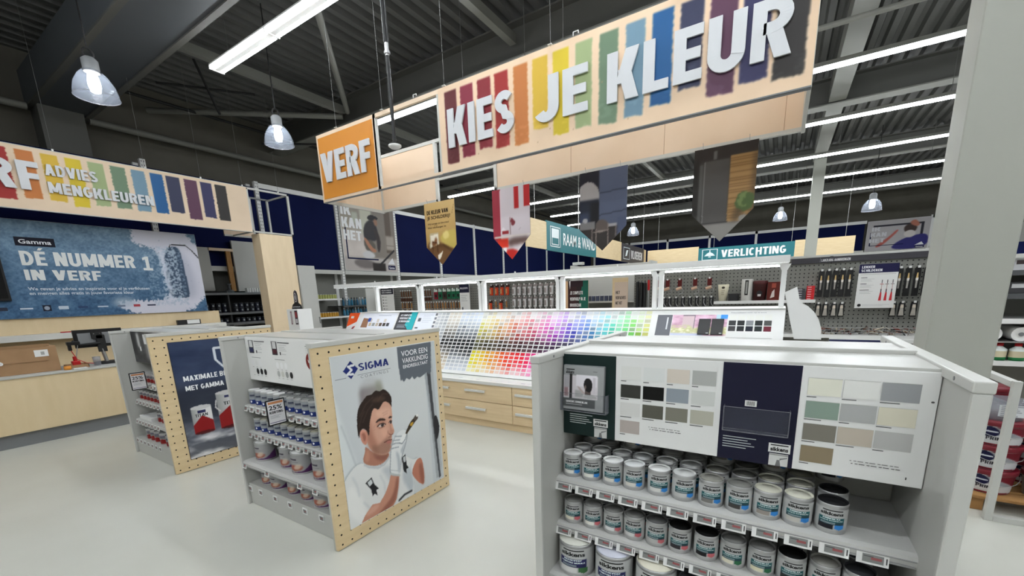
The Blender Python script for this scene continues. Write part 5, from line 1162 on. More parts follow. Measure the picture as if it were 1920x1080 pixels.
b = MB(); b.box((-9.485, -.6, 1.755), (-9.44, 1.338, 2.9), 'black'); b.box((-9.444, -.57, 1.79), (-9.438, 1.315, 2.87), 'dark_void'); tag(b.out('television', bevel=.004), 'black switched-off screen mounted on the blue grey wall poster', 'television')

# wood column, grey cabinet
b = MB(); b.box((-9.30, 4.78, 0), (-9.0, 5.47, 2.985), 'panel_wood'); struct(b.out('trim_1'))
t = root('tall_cabinet', 'tall grey cabinet beside the wooden end panel', 'cabinet', (-9.2, 5.7, 0))
b = MB(); b.box((-9.42, 5.50, 0), (-9.0, 5.90, 2.39), 'stand_grey'); b.out('body', t, .006)
b = MB(); b.box((-9.0, 5.51, .1), (-8.985, 5.89, 1.98), 'stand_grey'); dr = b.out('door', t, .004)
b = MB(); b.box((-8.985, 5.85, 1.1), (-8.97, 5.87, 1.25), 'steel'); b.out('handle', dr)

# hanging sign VERF ADVIES MENGKLEUREN
t = root('hanging_sign', 'long hanging wooden sign reading VERF ADVIES MENGKLEUREN above the service counter', 'hanging sign', (-9.4, 2.0, 2.98))
fr = Fr((-9.0, -1.6, 3.0), (0, 1, 0))
def U(y): return y + 1.6
b = MB(); b.fbox(fr, 0, 0, U(4.677), .83, -.03, 0, 'wood_pale'); kb = b.out('sign_board', t, label='pale wood board with painted stripes')
c7 = [c for c, *_ in STR]
ys = [(1.415, 1.588, 3, .10), (1.663, 1.836, 4, .145), (1.909, 2.083, 5, .14), (2.152, 2.323, 6, .10), (2.397, 2.570, 7, .15), (2.648, 2.828, 8, .15), (2.900, 3.078, 9, .145), (3.146, 3.320, 10, .155), (3.363, 3.56, 11, .19), (3.625, 3.82, 12, .11), (3.872, 4.055, 13, .17), (4.104, 4.296, 14, .145)] + [(1.663 - .2475 * k, 1.836 - .2475 * k, (3 - (k - 2)) % 4, .12) for k in range(2, 13)]
Lw = U(4.677)
cv = Canvas(700, 92, (220, 198, 172)); nb = cv.noise(60, 19, 3, 1.6, .6); nv = cv.noise(12, 12, 3, 1, 5); nz = cv.noise(5, 4, 4, 4, .6); cv.a += ((nz - .5) * 12)[..., None]
for a0, a1, ci, vb in ys:
    mk = (cv.U > U(a0) / Lw + (nv - .5) * .002) & (cv.U < U(a1) / Lw + (nv - .5) * .002) & (cv.V < .935) & (cv.V > vb / .83 + (nb - .4) * .035); cv.put(mk, c7[ci], 1, .97)
cv.flat('stripe_print', kb, fr, .004, .004, Lw - .008, .822, .0012)
letters(kb, fr, 'VERF', U(.755), .255, 1.095, .375, .045, .03)
letters(kb, fr, 'ADVIES', U(1.912), .487, .555, .15, .04, .02); letters(kb, fr, 'MENGKLEUREN', U(1.908), .250, 1.21, .15, .04, .02)
b = MB()
for (u0, v0, u1, v1) in ((U(4.66), .80, U(5.51), .835), (U(4.66), -.005, U(5.51), .025), (U(5.47), -.005, U(5.51), .835), (U(4.66), 0, U(4.685), .83)): b.fbox(fr, u0, v0, u1, v1, -.035, .002, 'stand_edge')
b.fbox(fr, 0, .825, U(4.677), .835, -.04, .003, 'stand_edge'); b.fbox(fr, 0, -.01, U(4.677), .0, -.04, .003, 'stand_edge')
b.out('front_frame', t)
b = MB(); b.box((-9.83, 4.5, 3.02), (-9.80, 5.1, 3.82), 'wood_pale'); b.box((-9.83, 5.09, 3.0), (-9.795, 5.13, 3.83), 'stand_edge'); b.box((-9.83, -1.6, 3.81), (-9.79, 5.5, 3.84), 'mid_grey'); b.box((-9.83, 5.46, 3.0), (-9.79, 5.5, 3.83), 'stand_edge'); b.box((-9.83, 4.5, 2.99), (-9.79, 5.5, 3.02), 'stand_edge'); b.out('rear_panel', t)
b = MB()
for y in (5.475, 4.66): b.box((-9.80, y, 2.995), (-9.03, y + .03, 3.02), 'stand_edge'); b.box((-9.80, y, 3.80), (-9.03, y + .03, 3.83), 'stand_edge')
b.out('end_frame', t)
for y in (.4, 2.05, 3.1, 3.9, 4.6, 5.3):
    b = MB(); b.cyl((-9.015, y, 3.83), (-9.015, y, ZC + .02), .0022, n=5, m='wire_grey'); b.box((-9.025, y - .01, 3.833), (-9.0, y + .01, 3.862), 'white'); b.out('wire', t)

# paint display beside the counter: white standee with a black crowned sign
t = root('display_standee', 'slim white floor display with a black oval-topped sign behind the middle stand', 'display', (-6.03, 3.6, 0))
b = MB(); b.box((-6.16, 3.5, 0), (-5.88, 3.72, 1.50), 'white'); b.out('body', t, .006)
f = Fr((-6.16, 3.498, 0), (1, 0, 0))
b = MB(); b.rect(f, .09, 1.28, .13, 1.47, .001, 'print', (150, 120, 126)); b.rect(f, .10, 1.30, .12, 1.45, .0016, 'print', (196, 186, 188)); b.rect(f, .20, 1.28, .27, 1.48, .001, 'print', (60, 50, 56)); b.rect(f, .21, 1.38, .26, 1.46, .0016, 'print', (150, 60, 66)); b.rect(f, .21, 1.30, .26, 1.36, .0016, 'print', (196, 192, 196)); b.out('print', t)
f2 = Fr((-6.09, 3.58, 1.50), (1, 0, 0))
b = MB(); b.prism(f2, [(-.05, 0), (.21, 0), (.18, .06), (.125, .09), (.125, .20), (.11, .25), (.08, .27), (.05, .25), (.035, .20), (.035, .09), (-.02, .06)], -.006, .006, 'black'); b.text(f2, 'perkoleum', -.01, .02, .18, .022, .0075, 0, 'print', (220, 220, 222), .02); 
b.ell(f2, .08, .165, .036, .066, .0072, 'print', (206, 206, 208), 20); b.ell(f2, .08, .165, .029, .056, .0078, 'print', (70, 60, 64), 20); b.ell(f2, .08, .165, .012, .035, .0084, 'print', (190, 190, 192), 12); b.ell(f2, .08, .245, .02, .012, .0078, 'print', (110, 100, 110), 12); b.out('sign', t)

# ================================================================== LEFT WALL: high racks with blue infill
XW = -11.0
rk = None
for i in list(range(5, 15)) + list(range(5)):
    y0 = -4.95 + 2.18 * i
    lab = 'navy blue wall rack bay on the left wall, %s from the camera end' % ORD[i]
    if rk is None:
        rk = root('wall_rack', lab, 'wall rack', (XW - .2, y0 + 1.09, 0), 'navy wall rack bays on the left wall')
        b = MB(); b.box((XW - .06, y0 + .07, 2.46), (XW - .03, y0 + 2.11, 4.36), 'navy'); b.out('infill_panel', rk, label='navy blue infill panel')
        b = MB(); b.box((XW - .45, y0 - .045, 0), (XW - .38, y0 + .045, 4.5), 'white'); b.box((XW - .09, y0 - .045, 0), (XW, y0 + .045, 4.5), 'white')
        for k in range(55): b.box((XW, y0 - .028, .12 + .08 * k), (XW + .001, y0 - .012, .155 + .08 * k), 'mid_grey'); b.box((XW, y0 + .012, .12 + .08 * k), (XW + .001, y0 + .028, .155 + .08 * k), 'mid_grey')
        b.out('upright', rk)
        b = MB(); b.box((XW - .07, y0 + .045, 2.36), (XW + .03, y0 + 2.135, 2.47), 'stand_edge'); b.out('bottom_rail', rk)
        b = MB(); b.box((XW - .07, y0 + .045, 4.36), (XW + .01, y0 + 2.135, 4.47), 'white'); b.out('top_rail', rk)
        b = MB(); b.box((XW - .44, y0 + .05, 0), (XW - .40, y0 + 2.13, 2.40), 'peg_grey'); b.out('back_sheet', rk)
        zz = (.35, .75, 1.16)
        for z in zz:
            b = MB(); b.box((XW - .40, y0 + .05, z - .03), (XW + .33, y0 + 2.13, z), 'shelf_grey'); b.box((XW + .33, y0 + .05, z - .045), (XW + .345, y0 + 2.13, z + .002), 'white'); b.out('shelf', rk)
    else:
        c = dup(rk, (XW - .2, y0 + 1.09, 0), lab)
        if i < 5:   # the bays above the service counter have no white rail on top
            for k in list(c.children):
                if k.name.startswith('top_rail'): bpy.data.objects.remove(k)
# poster on the second visible bay
def handyman(cv, s=1):
    cv.a[:] = cv.color(((170, 162, 150), (150, 142, 132), (0, 0), (1, .5))); n = cv.noise(5, 14, 4)
    cv.rect(0, .18, .45, .58, (206, 196, 190), 6); cv.a += ((n - .5) * 26)[..., None]
    cv.rect(.34, .55, .56, .96, (196, 196, 180), 3); cv.rect(.2, .7, .3, .86, (186, 190, 176), 3); cv.rect(.56, .2, 1, 1, (132, 124, 116), 4); cv.rect(.80, .3, .93, 1, (96, 84, 74), 2); cv.rect(.92, .3, 1, 1, (126, 116, 108), 2); cv.rect(.80, .34, .96, .56, (166, 156, 146), 3)
    for k in range(3): cv.rect(.80, .34 + .07 * k, .96, .345 + .07 * k, (110, 100, 92), 1)
    cv.rect(0, 0, 1, .2, (184, 176, 172), 3); cv.poly([(.12, .12), (.3, .2), (.55, .14), (.6, .05), (.3, .02)], (120, 112, 110), 3); cv.rect(.5, .0, .75, .12, (50, 44, 42), 2); cv.stroke([(.62, .08), (.7, .14), (.95, .34)], .03, (44, 42, 44), 1)
    cv.poly([(.36, .42), (.42, .28), (.56, .30), (.60, .40), (.5, .5), (.4, .5)], (96, 90, 82), 2); cv.poly([(.3, .25), (.45, .33), (.6, .22), (.4, .17)], (206, 204, 206), 2)
    cv.poly([(.38, .48), (.38, .62), (.44, .74), (.56, .80), (.64, .70), (.66, .55), (.60, .46), (.5, .47)], (52, 50, 54), 2); cv.poly([(.46, .78), (.5, .85), (.60, .86), (.70, .82), (.60, .77)], (40, 38, 42), 1)
    cv.poly([(.58, .80), (.66, .80), (.66, .70), (.60, .70)], (150, 112, 92), 2); cv.poly([(.37, .50), (.42, .50), (.52, .36), (.60, .33), (.58, .28), (.50, .30), (.43, .38)], (176, 124, 98), 1); cv.poly([(.56, .66), (.66, .62), (.70, .45), (.66, .30), (.62, .30), (.62, .5)], (60, 52, 52), 2)
def ikkan(name, pf, PW, PH, X, label, paint, tcol, words_at, z0):
    r = root('wall_poster', label, 'poster', tuple(pf.p(PW / 2, 0, 0)))
    b = MB(); b.fbox(pf, 0, 0, PW, PH, -.02, 0, 'white'); bd = b.out('board', r)
    cv = Canvas(120, 110, (180, 176, 170)); paint(cv); pr = cv.flat('poster_print', bd, pf, .01, .01, PW - .02, PH - .02, .002)
    b = MB(); b.fbox(pf, PW * .06, PH * .17, PW * .08, PH * .62, .003, .0035, 'navy'); b.fbox(pf, PW * .06, PH * .17, PW * .62, PH * .19, .003, .0035, 'navy')
    for s, (u, v, w_, h) in words_at: b.text(pf, s, u * PW, v * PH, w_ * PW, h * PH, .004, 0, 'print', tcol, .045)
    b.rect(pf, .80 * PW, .03 * PH, .95 * PW, .10 * PH, .004, 'print', (30, 30, 70)); b.text(pf, 'Gamma', .82 * PW, .045 * PH, .11 * PW, .035 * PH, .005, 0, 'print', (230, 230, 236), .04)
    b.poly(pf, [(.80 * PW, .12 * PH), (.94 * PW, .12 * PH), (.90 * PW, .22 * PH)], .004, 'print', (222, 222, 226))
    b.out('poster_lettering', bd)
ikkan('a', Fr((XW + .04, 8.18, 2.48), (0, 1, 0)), 2.06, 1.98, 0, 'wall poster of a kneeling handyman reading IK KAN HET on the blue racks', handyman, (236, 236, 238), (('IK', (.02, .80, .17, .145)), ('KAN', (.02, .62, .34, .145)), ('HET', (.03, .445, .31, .14))), 0)

# goods on the left wall shelves
G = 'yellow tins on the left wall shelf'
def row(n, fn):
    for i in range(n): fn(i)
pt = None
for lev, (z, cname, c) in enumerate(((1.66, 'pale yellow green', (176, 180, 110)), (1.16, 'amber', (196, 150, 60)))):
    for i in range(9):
        loc = (XW + .22, 6.98 + .078 * i, z if lev == 0 else 1.161)
        b = MB() if i == 0 else None
        lab = '%s small tin on the left wall shelf, %s from the left' % (cname, ORD[i])
        if b:
            pt = root('paint_tin', lab, 'tin', loc, G); b.lathe([(.036, 0), (.036, .12)], loc, 12, 'print', c); b.out('body', pt); b = MB(); b.lathe([(.037, .115), (.037, .128), (.0001, .128)], loc, 12, 'tin'); b.out('lid', pt)
        else: dup(pt, loc, lab)
b = MB(); b.box((XW - .40, 6.9, 1.63), (XW + .33, 7.72, 1.66), 'shelf_grey'); b.box((XW + .33, 6.9, 1.62), (XW + .345, 7.72, 1.662), 'white'); tag(b.out('wall_shelf'), 'short grey shelf carrying the yellow green tins on the left wall', 'shelf')
b = MB(); b.box((XW - .40, 7.75, 1.425), (XW + .33, 9.2, 1.45), 'tin_dark'); b.box((XW + .33, 7.75, 1.41), (XW + .345, 9.2, 1.452), 'tin_dark'); tag(b.out('wall_shelf'), 'dark shelf carrying the upper blue spray bottles on the left wall', 'shelf')
pt = None
BC = [(44, 92, 120), (60, 120, 150), (30, 66, 80), (120, 140, 150), (40, 110, 140)]
prot = {}
for lev, z in enumerate((1.45, 1.161)):
    for i in range(13):
        k = (i * 3 + lev) % 5; loc = (XW + .25, 7.82 + .098 * i, z); lab = '%s spray bottle on the left wall, %s from the left on the %s shelf' % (('blue', 'light blue', 'dark teal', 'grey blue', 'sky blue')[k], ORD[i], ('upper', 'lower')[lev])
        if k not in prot:
            r = root('spray_bottle', lab, 'bottle', loc, 'blue bottles on the left wall'); prot[k] = r
            b = MB(); b.lathe([(.0001, 0), (.034, 0), (.036, .02), (.036, .13), (.014, .17), (.014, .19)], loc, 12, 'print', BC[k]); b.out('body', r)
            b = MB(); b.lathe([(.018, .19), (.018, .21), (.01, .235), (.0001, .235)], loc, 10, 'print', (200, 206, 210) if k % 2 else (30, 36, 44)); b.out('cap', r)
        else: dup(prot[k], loc, lab)

# mixing rack in the alcove behind the counter
t = root('mixing_rack', 'dark shelving full of tinting paint in the alcove between poster and wooden panel', 'shelving', (-10.75, 5.0, 0))
b = MB()
for y in (3.9, 4.68, 5.95): b.box((-10.99, y, 0), (-10.52, y + .03, 1.9), 'tin_dark')
b.box((-10.99, 3.9, 0), (-10.975, 5.95, 1.9), 'black_matt'); b.out('frame', t)
for z in (1.19, 1.42, 1.86):
    b = MB(); b.box((-10.97, 3.93, z - .03), (-10.50, 5.95, z), 'tin_dark'); b.box((-10.50, 3.93, z - .05), (-10.49, 5.95, z), 'mid_grey'); b.out('shelf', t)
b = MB(); b.box((-10.96, 3.9, 1.92), (-10.9, 4.62, 2.86), 'stand_grey'); b.box((-10.96, 5.12, 1.9), (-10.9, 5.95, 3.05), 'stand_grey'); b.box((-10.96, 4.62, 2.80), (-10.88, 5.12, 2.86), 'wood_pale'); b.box((-10.92, 4.95, 1.9), (-10.86, 5.05, 2.8), 'pallet_wood'); b.out('back_panel', t)
dp = None
n = 0
for z, rows_ in ((1.19, 1), (1.42, 2)):
    for lv in range(rows_):
        for i in range(16):
            y = 4.02 + .118 * i
            if abs(y - 4.69) < .07: continue
            n += 1
            loc = (-10.60, y, z + .105 * lv); lab = 'dark tinting can on the alcove shelving, %s from the left, %s row' % (ORD[i], ('bottom' if z < 1.3 else ('middle', 'upper')[lv]))
            k = ('dark', i % 3)
            if k not in prot:
                r = root('tinting_can', lab, 'can', loc, 'dark tinting cans on the alcove shelving'); prot[k] = r
                b = MB(); b.lathe([(.046, 0), (.046, .10)], loc, 12, 'print', ((26, 28, 36), (44, 46, 52), (30, 34, 50))[i % 3]); b.out('body', r); b = MB(); b.lathe([(.047, .095), (.047, .102), (.0001, .102)], loc, 12, 'tin_dark'); b.out('lid', r)
                f = Fr((loc[0] + .0468, loc[1] - .018, loc[2] + .03), (0, 1, 0)); b = MB(); b.rect(f, 0, 0, .036, .04, .0, 'print', (150, 156, 160)); b.out('can_label', r)
            else: dup(prot[k], loc, lab)
for i in range(6):
    b = MB(); y = 5.13 + .055 * i; b.box((-10.65, y, 1.861), (-10.55, y + .04, 1.96), 'white'); tag(b.out('paper_pack', bevel=.003), 'small white pack on the green top of the alcove shelving, %s of six' % ORD[i], 'pack', 'white packs on the alcove shelving')
for i in range(5):
    b = MB(); y = 5.55 + .075 * i; b.lathe([(.0001, 0), (.03, 0), (.03, .1), (.012, .12), (.012, .14)], (-10.6, y, 1.861), 10, 'print', (150, 176, 190)); tag(b.out('bottle'), 'pale blue bottle on top of the alcove shelving, %s of five' % ORD[i], 'bottle', 'pale bottles on the alcove shelving')
b = MB(); b.box((-10.9, 4.72, 1.861), (-10.5, 5.5, 1.864), 'teal'); tag(b.out('cutting_mat'), 'green mat on top of the alcove shelving', 'mat')
b = MB(); b.lathe([(.0001, 0), (.09, 0), (.09, .05), (.03, .07), (.03, .16), (.06, .2), (.0001, .2)], (-10.7, 4.82, 1.864), 14, 'tin_dark'); tag(b.out('can_press'), 'dark can press on the alcove shelving beside the post', 'press')

# ================================================================== REAR TOOL GONDOLAS (facing the camera)
YG = 7.05
def gondola(x0, x1, h, label, shelves=()):
    r = root('tool_gondola', label, 'shelving', ((x0 + x1) / 2, YG + .3, 0), 'tool gondolas behind the colour counter')
    n = max(1, round((x1 - x0) / 1.23)); pw = (x1 - x0) / n
    for i in range(n):
        a = x0 + pw * i
        b = MB(); b.box((a + .012, YG, .15), (a + pw - .012, YG + .02, h), 'peg_grey')
        for u in np.arange(a + .05, a + pw - .03, .05):
            for z in np.arange(.9, h - .03, .05): b.box((u - .007, YG - .0006, z - .007), (u + .007, YG, z + .007), 'black_matt')
        b.out('pegboard', r, label='grey pegboard sheet')
        b = MB(); b.box((a - .02, YG - .02, 0), (a + .012, YG + .06, h + .01), 'peg_grey')
        for k in range(40): b.box((a - .006, YG - .0206, .3 + .04 * k), (a + .002, YG - .02, .32 + .04 * k), 'black_matt')
        b.out('upright', r)
    b = MB(); b.box((x1 - .012, YG - .02, 0), (x1 + .02, YG + .06, h + .01), 'peg_grey'); b.out('upright', r)
    b = MB(); b.box((x0, YG - .45, 0), (x1, YG + .6, .16), 'shelf_grey'); b.out('base', r)
    b = MB(); b.box((x0, YG + .02, .16), (x1, YG + .05, h), 'stand_grey'); b.box((x0, YG - .02, h), (x1, YG + .06, h + .03), 'stand_edge'); b.out('back_sheet', r)
    for (a, c, z, dp_) in shelves:
        b = MB(); b.box((a, YG - dp_, z - .03), (c, YG - .001, z), 'shelf_grey'); b.box((a, YG - dp_ - .012, z - .035), (c, YG - dp_, z + .006), 'white'); b.out('shelf', r)
    return r
gl = gondola(-8.2, -3.28, 1.86, 'long grey tool gondola behind the left part of the colour counter', ((-8.18, -3.3, .95, .4),))
gr = gondola(-2.02, 3.1, 1.95, 'grey tool gondola behind the right end of the colour counter', ((-.80, .40, 1.405, .28), (-2.0, 3.08, .965, .42)))
b = MB(); b.box((.10, YG - .05, 1.876), (3.1, YG - .028, 1.945), 'charcoal'); hb = b.out('header_strip', gr)
b = MB(); f = Fr((.10, YG - .05, 1.876), (1, 0, 0)); b.text(f, 'LAKZIJDIG AANBRENGEN', .33, .016, .30, .032, .001, 0, 'print', (222, 222, 224), .03); b.rect(f, .315, .008, .318, .06, .001, 'print', (150, 150, 154)); b.out('header_lettering', hb)
b = MB(); b.box((.58, YG - .445, .885), (1.6, YG - .432, .93), 'white'); b.rect(Fr((.58, YG - .446, .885), (1, 0, 0)), 0, .006, .52, .03, .001, 'print', (40, 46, 84)); b.out('price_strip', gr)
b = MB(); b.box((-8.22, YG - .45, 0), (-8.19, YG + .06, 1.86), 'stand_edge'); b.out('end_panel', gl)

def hook(parent, x, z, ln=.10):
    b = MB(); b.cyl((x, YG, z), (x, YG - ln, z + .006), .0035, n=5, m='steel'); b.box((x - .012, YG - ln - .004, z - .012), (x + .012, YG - ln, z + .014), 'white'); return b.out('peg_hook', parent)
HK = {}
def hang(parent, x, z, kind, label, group, sc_=1.0, rz=0):
    """a packaged tool hanging with its top at height z"""
    if parent.name not in HK: HK[parent.name] = (hook(parent, x, z), x, z)
    else:
        h0, hx_, hz_ = HK[parent.name]; c = h0.copy(); C.objects.link(c); c.parent = parent; c.location = (x - hx_, 0, z - hz_); WORLD[c.name] = WORLD[parent.name]
    loc = (x, YG - .075, z)
    key = ('hang', kind)
    if key in prot: return dup(prot[key], loc, label, group)
    nm = dict(brush='paint_brush', brushlight='paint_brush', blister='brush_blister', tube='tool_blister', roller='roller_pack', orange='roller_pack', green='tool_pack', dark='tool_pack', wine='tool_pack', frame='paint_roller', bracket='mini_roller_pack', small='brush_blister')[kind]
    r = root(nm, label, nm.replace('_', ' '), loc, group); prot[key] = r
    y = loc[1]; f = Fr((x, y, z), (1, 0, 0))
    if kind in ('brush', 'brushlight'):
        hc, bc = ((96, 58, 34), (74, 46, 34)) if kind == 'brush' else ((170, 120, 70), (196, 186, 168))
        b = MB(); b.prism(f, [(-.008, -.012), (.008, -.012), (.013, -.05), (.010, -.10), (.020, -.135), (-.020, -.135), (-.010, -.10), (-.013, -.05)], -.008, .008, 'print', hc); b.out('handle', r)
        b = MB(); b.prism(f, [(-.026, -.135), (.026, -.135), (.026, -.165), (-.026, -.165)], -.011, .011, 'steel'); b.out('ferrule', r)
        b = MB(); b.prism(f, [(-.025, -.165), (.025, -.165), (.028, -.235), (-.028, -.235)], -.009, .009, 'print', bc); b.out('bristles', r)
    elif kind in ('blister', 'small'):
        wd, ht = (.030, .345) if kind == 'blister' else (.032, .18)
        b = MB(); b.prism(f, [(-wd, -ht), (wd, -ht), (wd, -.02), (wd * .6, .0), (-wd * .6, 0), (-wd, -.02)], -.012, -.008, 'black'); b.out('card', r)
        b = MB()
        if kind == 'blister': b.prism(f, [(-.005, -.07), (.005, -.07), (.009, -.13), (-.009, -.13)], -.006, .006, 'print', (206, 176, 120)); b.prism(f, [(-.012, -.13), (.012, -.13), (.010, -.16), (-.010, -.16)], -.008, .008, 'print', (230, 226, 220)); b.prism(f, [(-.009, -.16), (.009, -.16), (.007, -.25), (-.007, -.25)], -.006, .006, 'print', (160, 156, 150))
        else: b.prism(f, [(-.012, -.03), (.012, -.03), (.016, -.07), (-.016, -.07)], -.006, .006, 'print', (216, 206, 190)); b.prism(f, [(-.014, -.07), (.014, -.07), (.024, -.165), (-.024, -.165)], -.006, .006, 'print', (176, 170, 160))
        b.out('brush', r)
    elif kind in ('roller', 'orange'):
        c1, c2 = ((206, 204, 204), (150, 140, 138)) if kind == 'roller' else ((196, 66, 34), (196, 140, 92))
        b = MB(); b.fbox(f, -.042, -.05, .042, .0, -.003, 0, 'print', c2 if kind == 'roller' else (60, 40, 36)); b.out('card', r)
        b = MB(); b.cyl((x, y - .02, z - .20), (x, y - .02, z - .05), .036, n=12, m='print', col=c1); b.out('sleeve', r)
        b = MB(); f2 = Fr((x, y - .058, z), (1, 0, 0)); b.rect(f2, -.018, -.17, .018, -.08, .0, 'print', c2); b.out('sticker', r)
    elif kind in ('green', 'dark', 'wine'):
        c = {'green': (28, 96, 66), 'dark': (62, 50, 44), 'wine': (120, 26, 40)}[kind]
        b = MB(); b.fbox(f, -.055, -.21, .055, 0, -.012, 0, 'print', c); b.out('pack', r)
        b = MB(); b.rect(f, -.05, -.055, .05, -.008, .001, 'print', (190, 206, 196)); b.rect(f, -.03, -.17, .03, -.11, .001, 'print', (24, 28, 26)); b.out('label_print', r)
    elif kind == 'frame':
        b = MB(); b.fbox(f, -.03, -.11, .03, 0, -.004, 0, 'print', (92, 26, 24)); b.out('card', r)
        b = MB(); b.cyl((x - .045, y - .012, z - .155), (x + .03, y - .012, z - .13), .022, n=10, m='print', col=(206, 170, 146)); b.out('sleeve', r)
        b = MB(); b.tube([(x + .03, y - .012, z - .13), (x + .06, y - .012, z - .165), (x + .055, y - .012, z - .21), (x + .0, y - .012, z - .225), (x - .0, y - .012, z - .235)], .004, 6, 'steel'); b.out('wire', r)
    elif kind == 'bracket':
        b = MB(); b.fbox(f, -.032, -.14, .032, 0, -.006, 0, 'black'); b.out('card', r)
        b = MB(); b.tube([(x, y - .008, z - .03), (x - .004, y - .008, z - .085), (x + .012, y - .008, z - .12), (x + .03, y - .008, z - .14)], .006, 6, 'steel'); b.out('wire', r)
    return r
def put_row(parent, xs, z, kinds, where, group, names=None):
    for i, x in enumerate(xs):
        k = kinds[i % len(kinds)]
        nm = dict(brush='brown wooden paint brush', brushlight='light bristle paint brush', blister='long black brush blister', small='short black brush blister', roller='white paint roller pack', orange='orange roller pack', green='green tool pack', dark='dark brown tool pack', wine='wine red tool pack', frame='small roller with wire frame', bracket='black roller bracket pack')[k]
        hang(parent, x, z, k, '%s, %s %s' % (nm, ORD[i], where), group)
gb = 'packaged tools on the rear gondolas'
put_row(gl, np.arange(-7.42, -7.05, .075), 1.77, ['brush'], 'in the top row beside the white info panel', gb)
put_row(gl, np.arange(-7.42, -7.05, .075), 1.51, ['brushlight', 'brush'], 'in the lower row beside the white info panel', gb)
put_row(gl, np.arange(-6.80, -6.48, .07), 1.77, ['brush'], 'in the top row left of the green packs', gb)
put_row(gl, np.arange(-6.80, -5.60, .078), 1.50, ['brushlight', 'brush', 'brushlight'], 'in the long lower row under the green packs', gb)
put_row(gl, [-6.36, -6.235, -6.11, -5.985, -5.86, -5.735, -5.61], 1.77, ['wine', 'green', 'dark', 'green', 'green', 'green', 'green'], 'in the coloured pack row', gb)
put_row(gl, [-5.18, -5.10], 1.75, ['small'], 'in the dark corner right of the white instruction panel', gb)
put_row(gl, np.arange(-4.86, -4.42, .125), 1.80, ['orange'], 'in the top row of orange packs', gb)
put_row(gl, np.arange(-4.90, -4.42, .125), 1.50, ['orange', 'brushlight'], 'in the lower row of orange packs', gb)
put_row(gl, np.arange(-4.33, -3.34, .115), 1.79, ['roller'], 'in the top roller row', gb)
put_row(gl, np.arange(-4.33, -3.34, .115), 1.565, ['roller'], 'in the second roller row', gb)
put_row(gl, np.arange(-4.33, -3.34, .115), 1.345, ['roller'], 'in the third roller row', gb)
put_row(gr, [-1.66, -1.58, -1.50, -1.32, -1.10, -.90], 1.75, ['frame'], 'among the small rollers', gb)
put_row(gr, [-1.62, -1.54, -1.46, -1.36, -1.26, -1.16, -1.06, -.96, -.86], 1.475, ['bracket'], 'in the row of black brackets', gb)
put_row(gr, [.448, .523, .598, .672, .745], 1.78, ['blister'], 'in the top row left of the hanging instruction sign', gb)
put_row(gr, [.45, .53, .62, .70], 1.355, ['small'], 'in the lower row left of the hanging instruction sign', gb)
put_row(gr, [1.225, 1.305, 1.385, 1.47, 1.55], 1.77, ['blister'], 'in the top row right of the hanging instruction sign', gb)
put_row(gr, [1.21, 1.29, 1.40, 1.49], 1.355, ['small'], 'in the lower row right of the hanging instruction sign', gb)
# info panels
def panel(x0, x1, z0, z1, y, label, fn, cat='sign', col='white'):
    r = root('info_panel', label, cat, ((x0 + x1) / 2, y, z0), None)
    f = Fr((x0, y, z0), (1, 0, 0)); b = MB(); b.fbox(f, 0, 0, x1 - x0, z1 - z0, -.012, 0, col); 
    b.out('board', r, .002); b = MB(); b.box(((x0 + x1) / 2 - .01, y + .012, z1 - .06), ((x0 + x1) / 2 + .01, YG, z1 - .04), 'steel'); b.out('bracket', r)
    if col == 'ply':
        b = MB(); b.box((x0 + .02, y + .002, 0), (x1 - .02, y + .03, z0 + .3), 'ply'); b.out('leg', r)
    b = MB(); fn(b, f, x1 - x0, z1 - z0); b.out('print', r); return r
def ia(b, f, w_, h): 
    b.rect(f, 0, h - .13, w_, h, .001, 'print', (26, 26, 44)); b.text(f, 'WELKE KWAST', .03, h - .055, w_ * .8, .03, .0016, 0, 'print', (226, 226, 228), .03); b.text(f, 'VOOR JE VERFKLUS', .03, h - .105, w_ * .8, .03, .0016, 0, 'print', (226, 226, 228), .03)
    for i in range(5): b.ell(f, .06, h - .19 - .068 * i, .016, .016, .001, 'print', (30, 30, 34), 10); b.rect(f, .10, h - .195 - .068 * i, .19, h - .185 - .068 * i, .001, 'print', (120, 120, 124))
    b.rect(f, 0, 0, w_, .03, .001, 'print', (40, 60, 110))
panel(-7.915, -7.50, 1.20, 1.835, 6.80, 'white info panel with dark header and dots, left end of rear gondola', ia)
def ib(b, f, w_, h):
    b.rect(f, 0, h - .16, w_, h, .001, 'print', (28, 28, 52)); b.text(f, 'ROLLERTIPS', .02, h - .09, w_ * .8, .035, .0016, 0, 'print', (220, 220, 226), .03); b.lines(f, .03, h - .22, .17, 4, .035, .008, .001, (160, 160, 164)); b.ell(f, .06, .14, .02, .03, .001, 'print', (90, 90, 96), 10); b.rect(f, .15, .02, .21, .09, .001, 'print', (40, 70, 130))
panel(-5.55, -5.30, 1.22, 1.835, 6.80, 'slim white instruction panel in the middle of the rear gondola', ib)
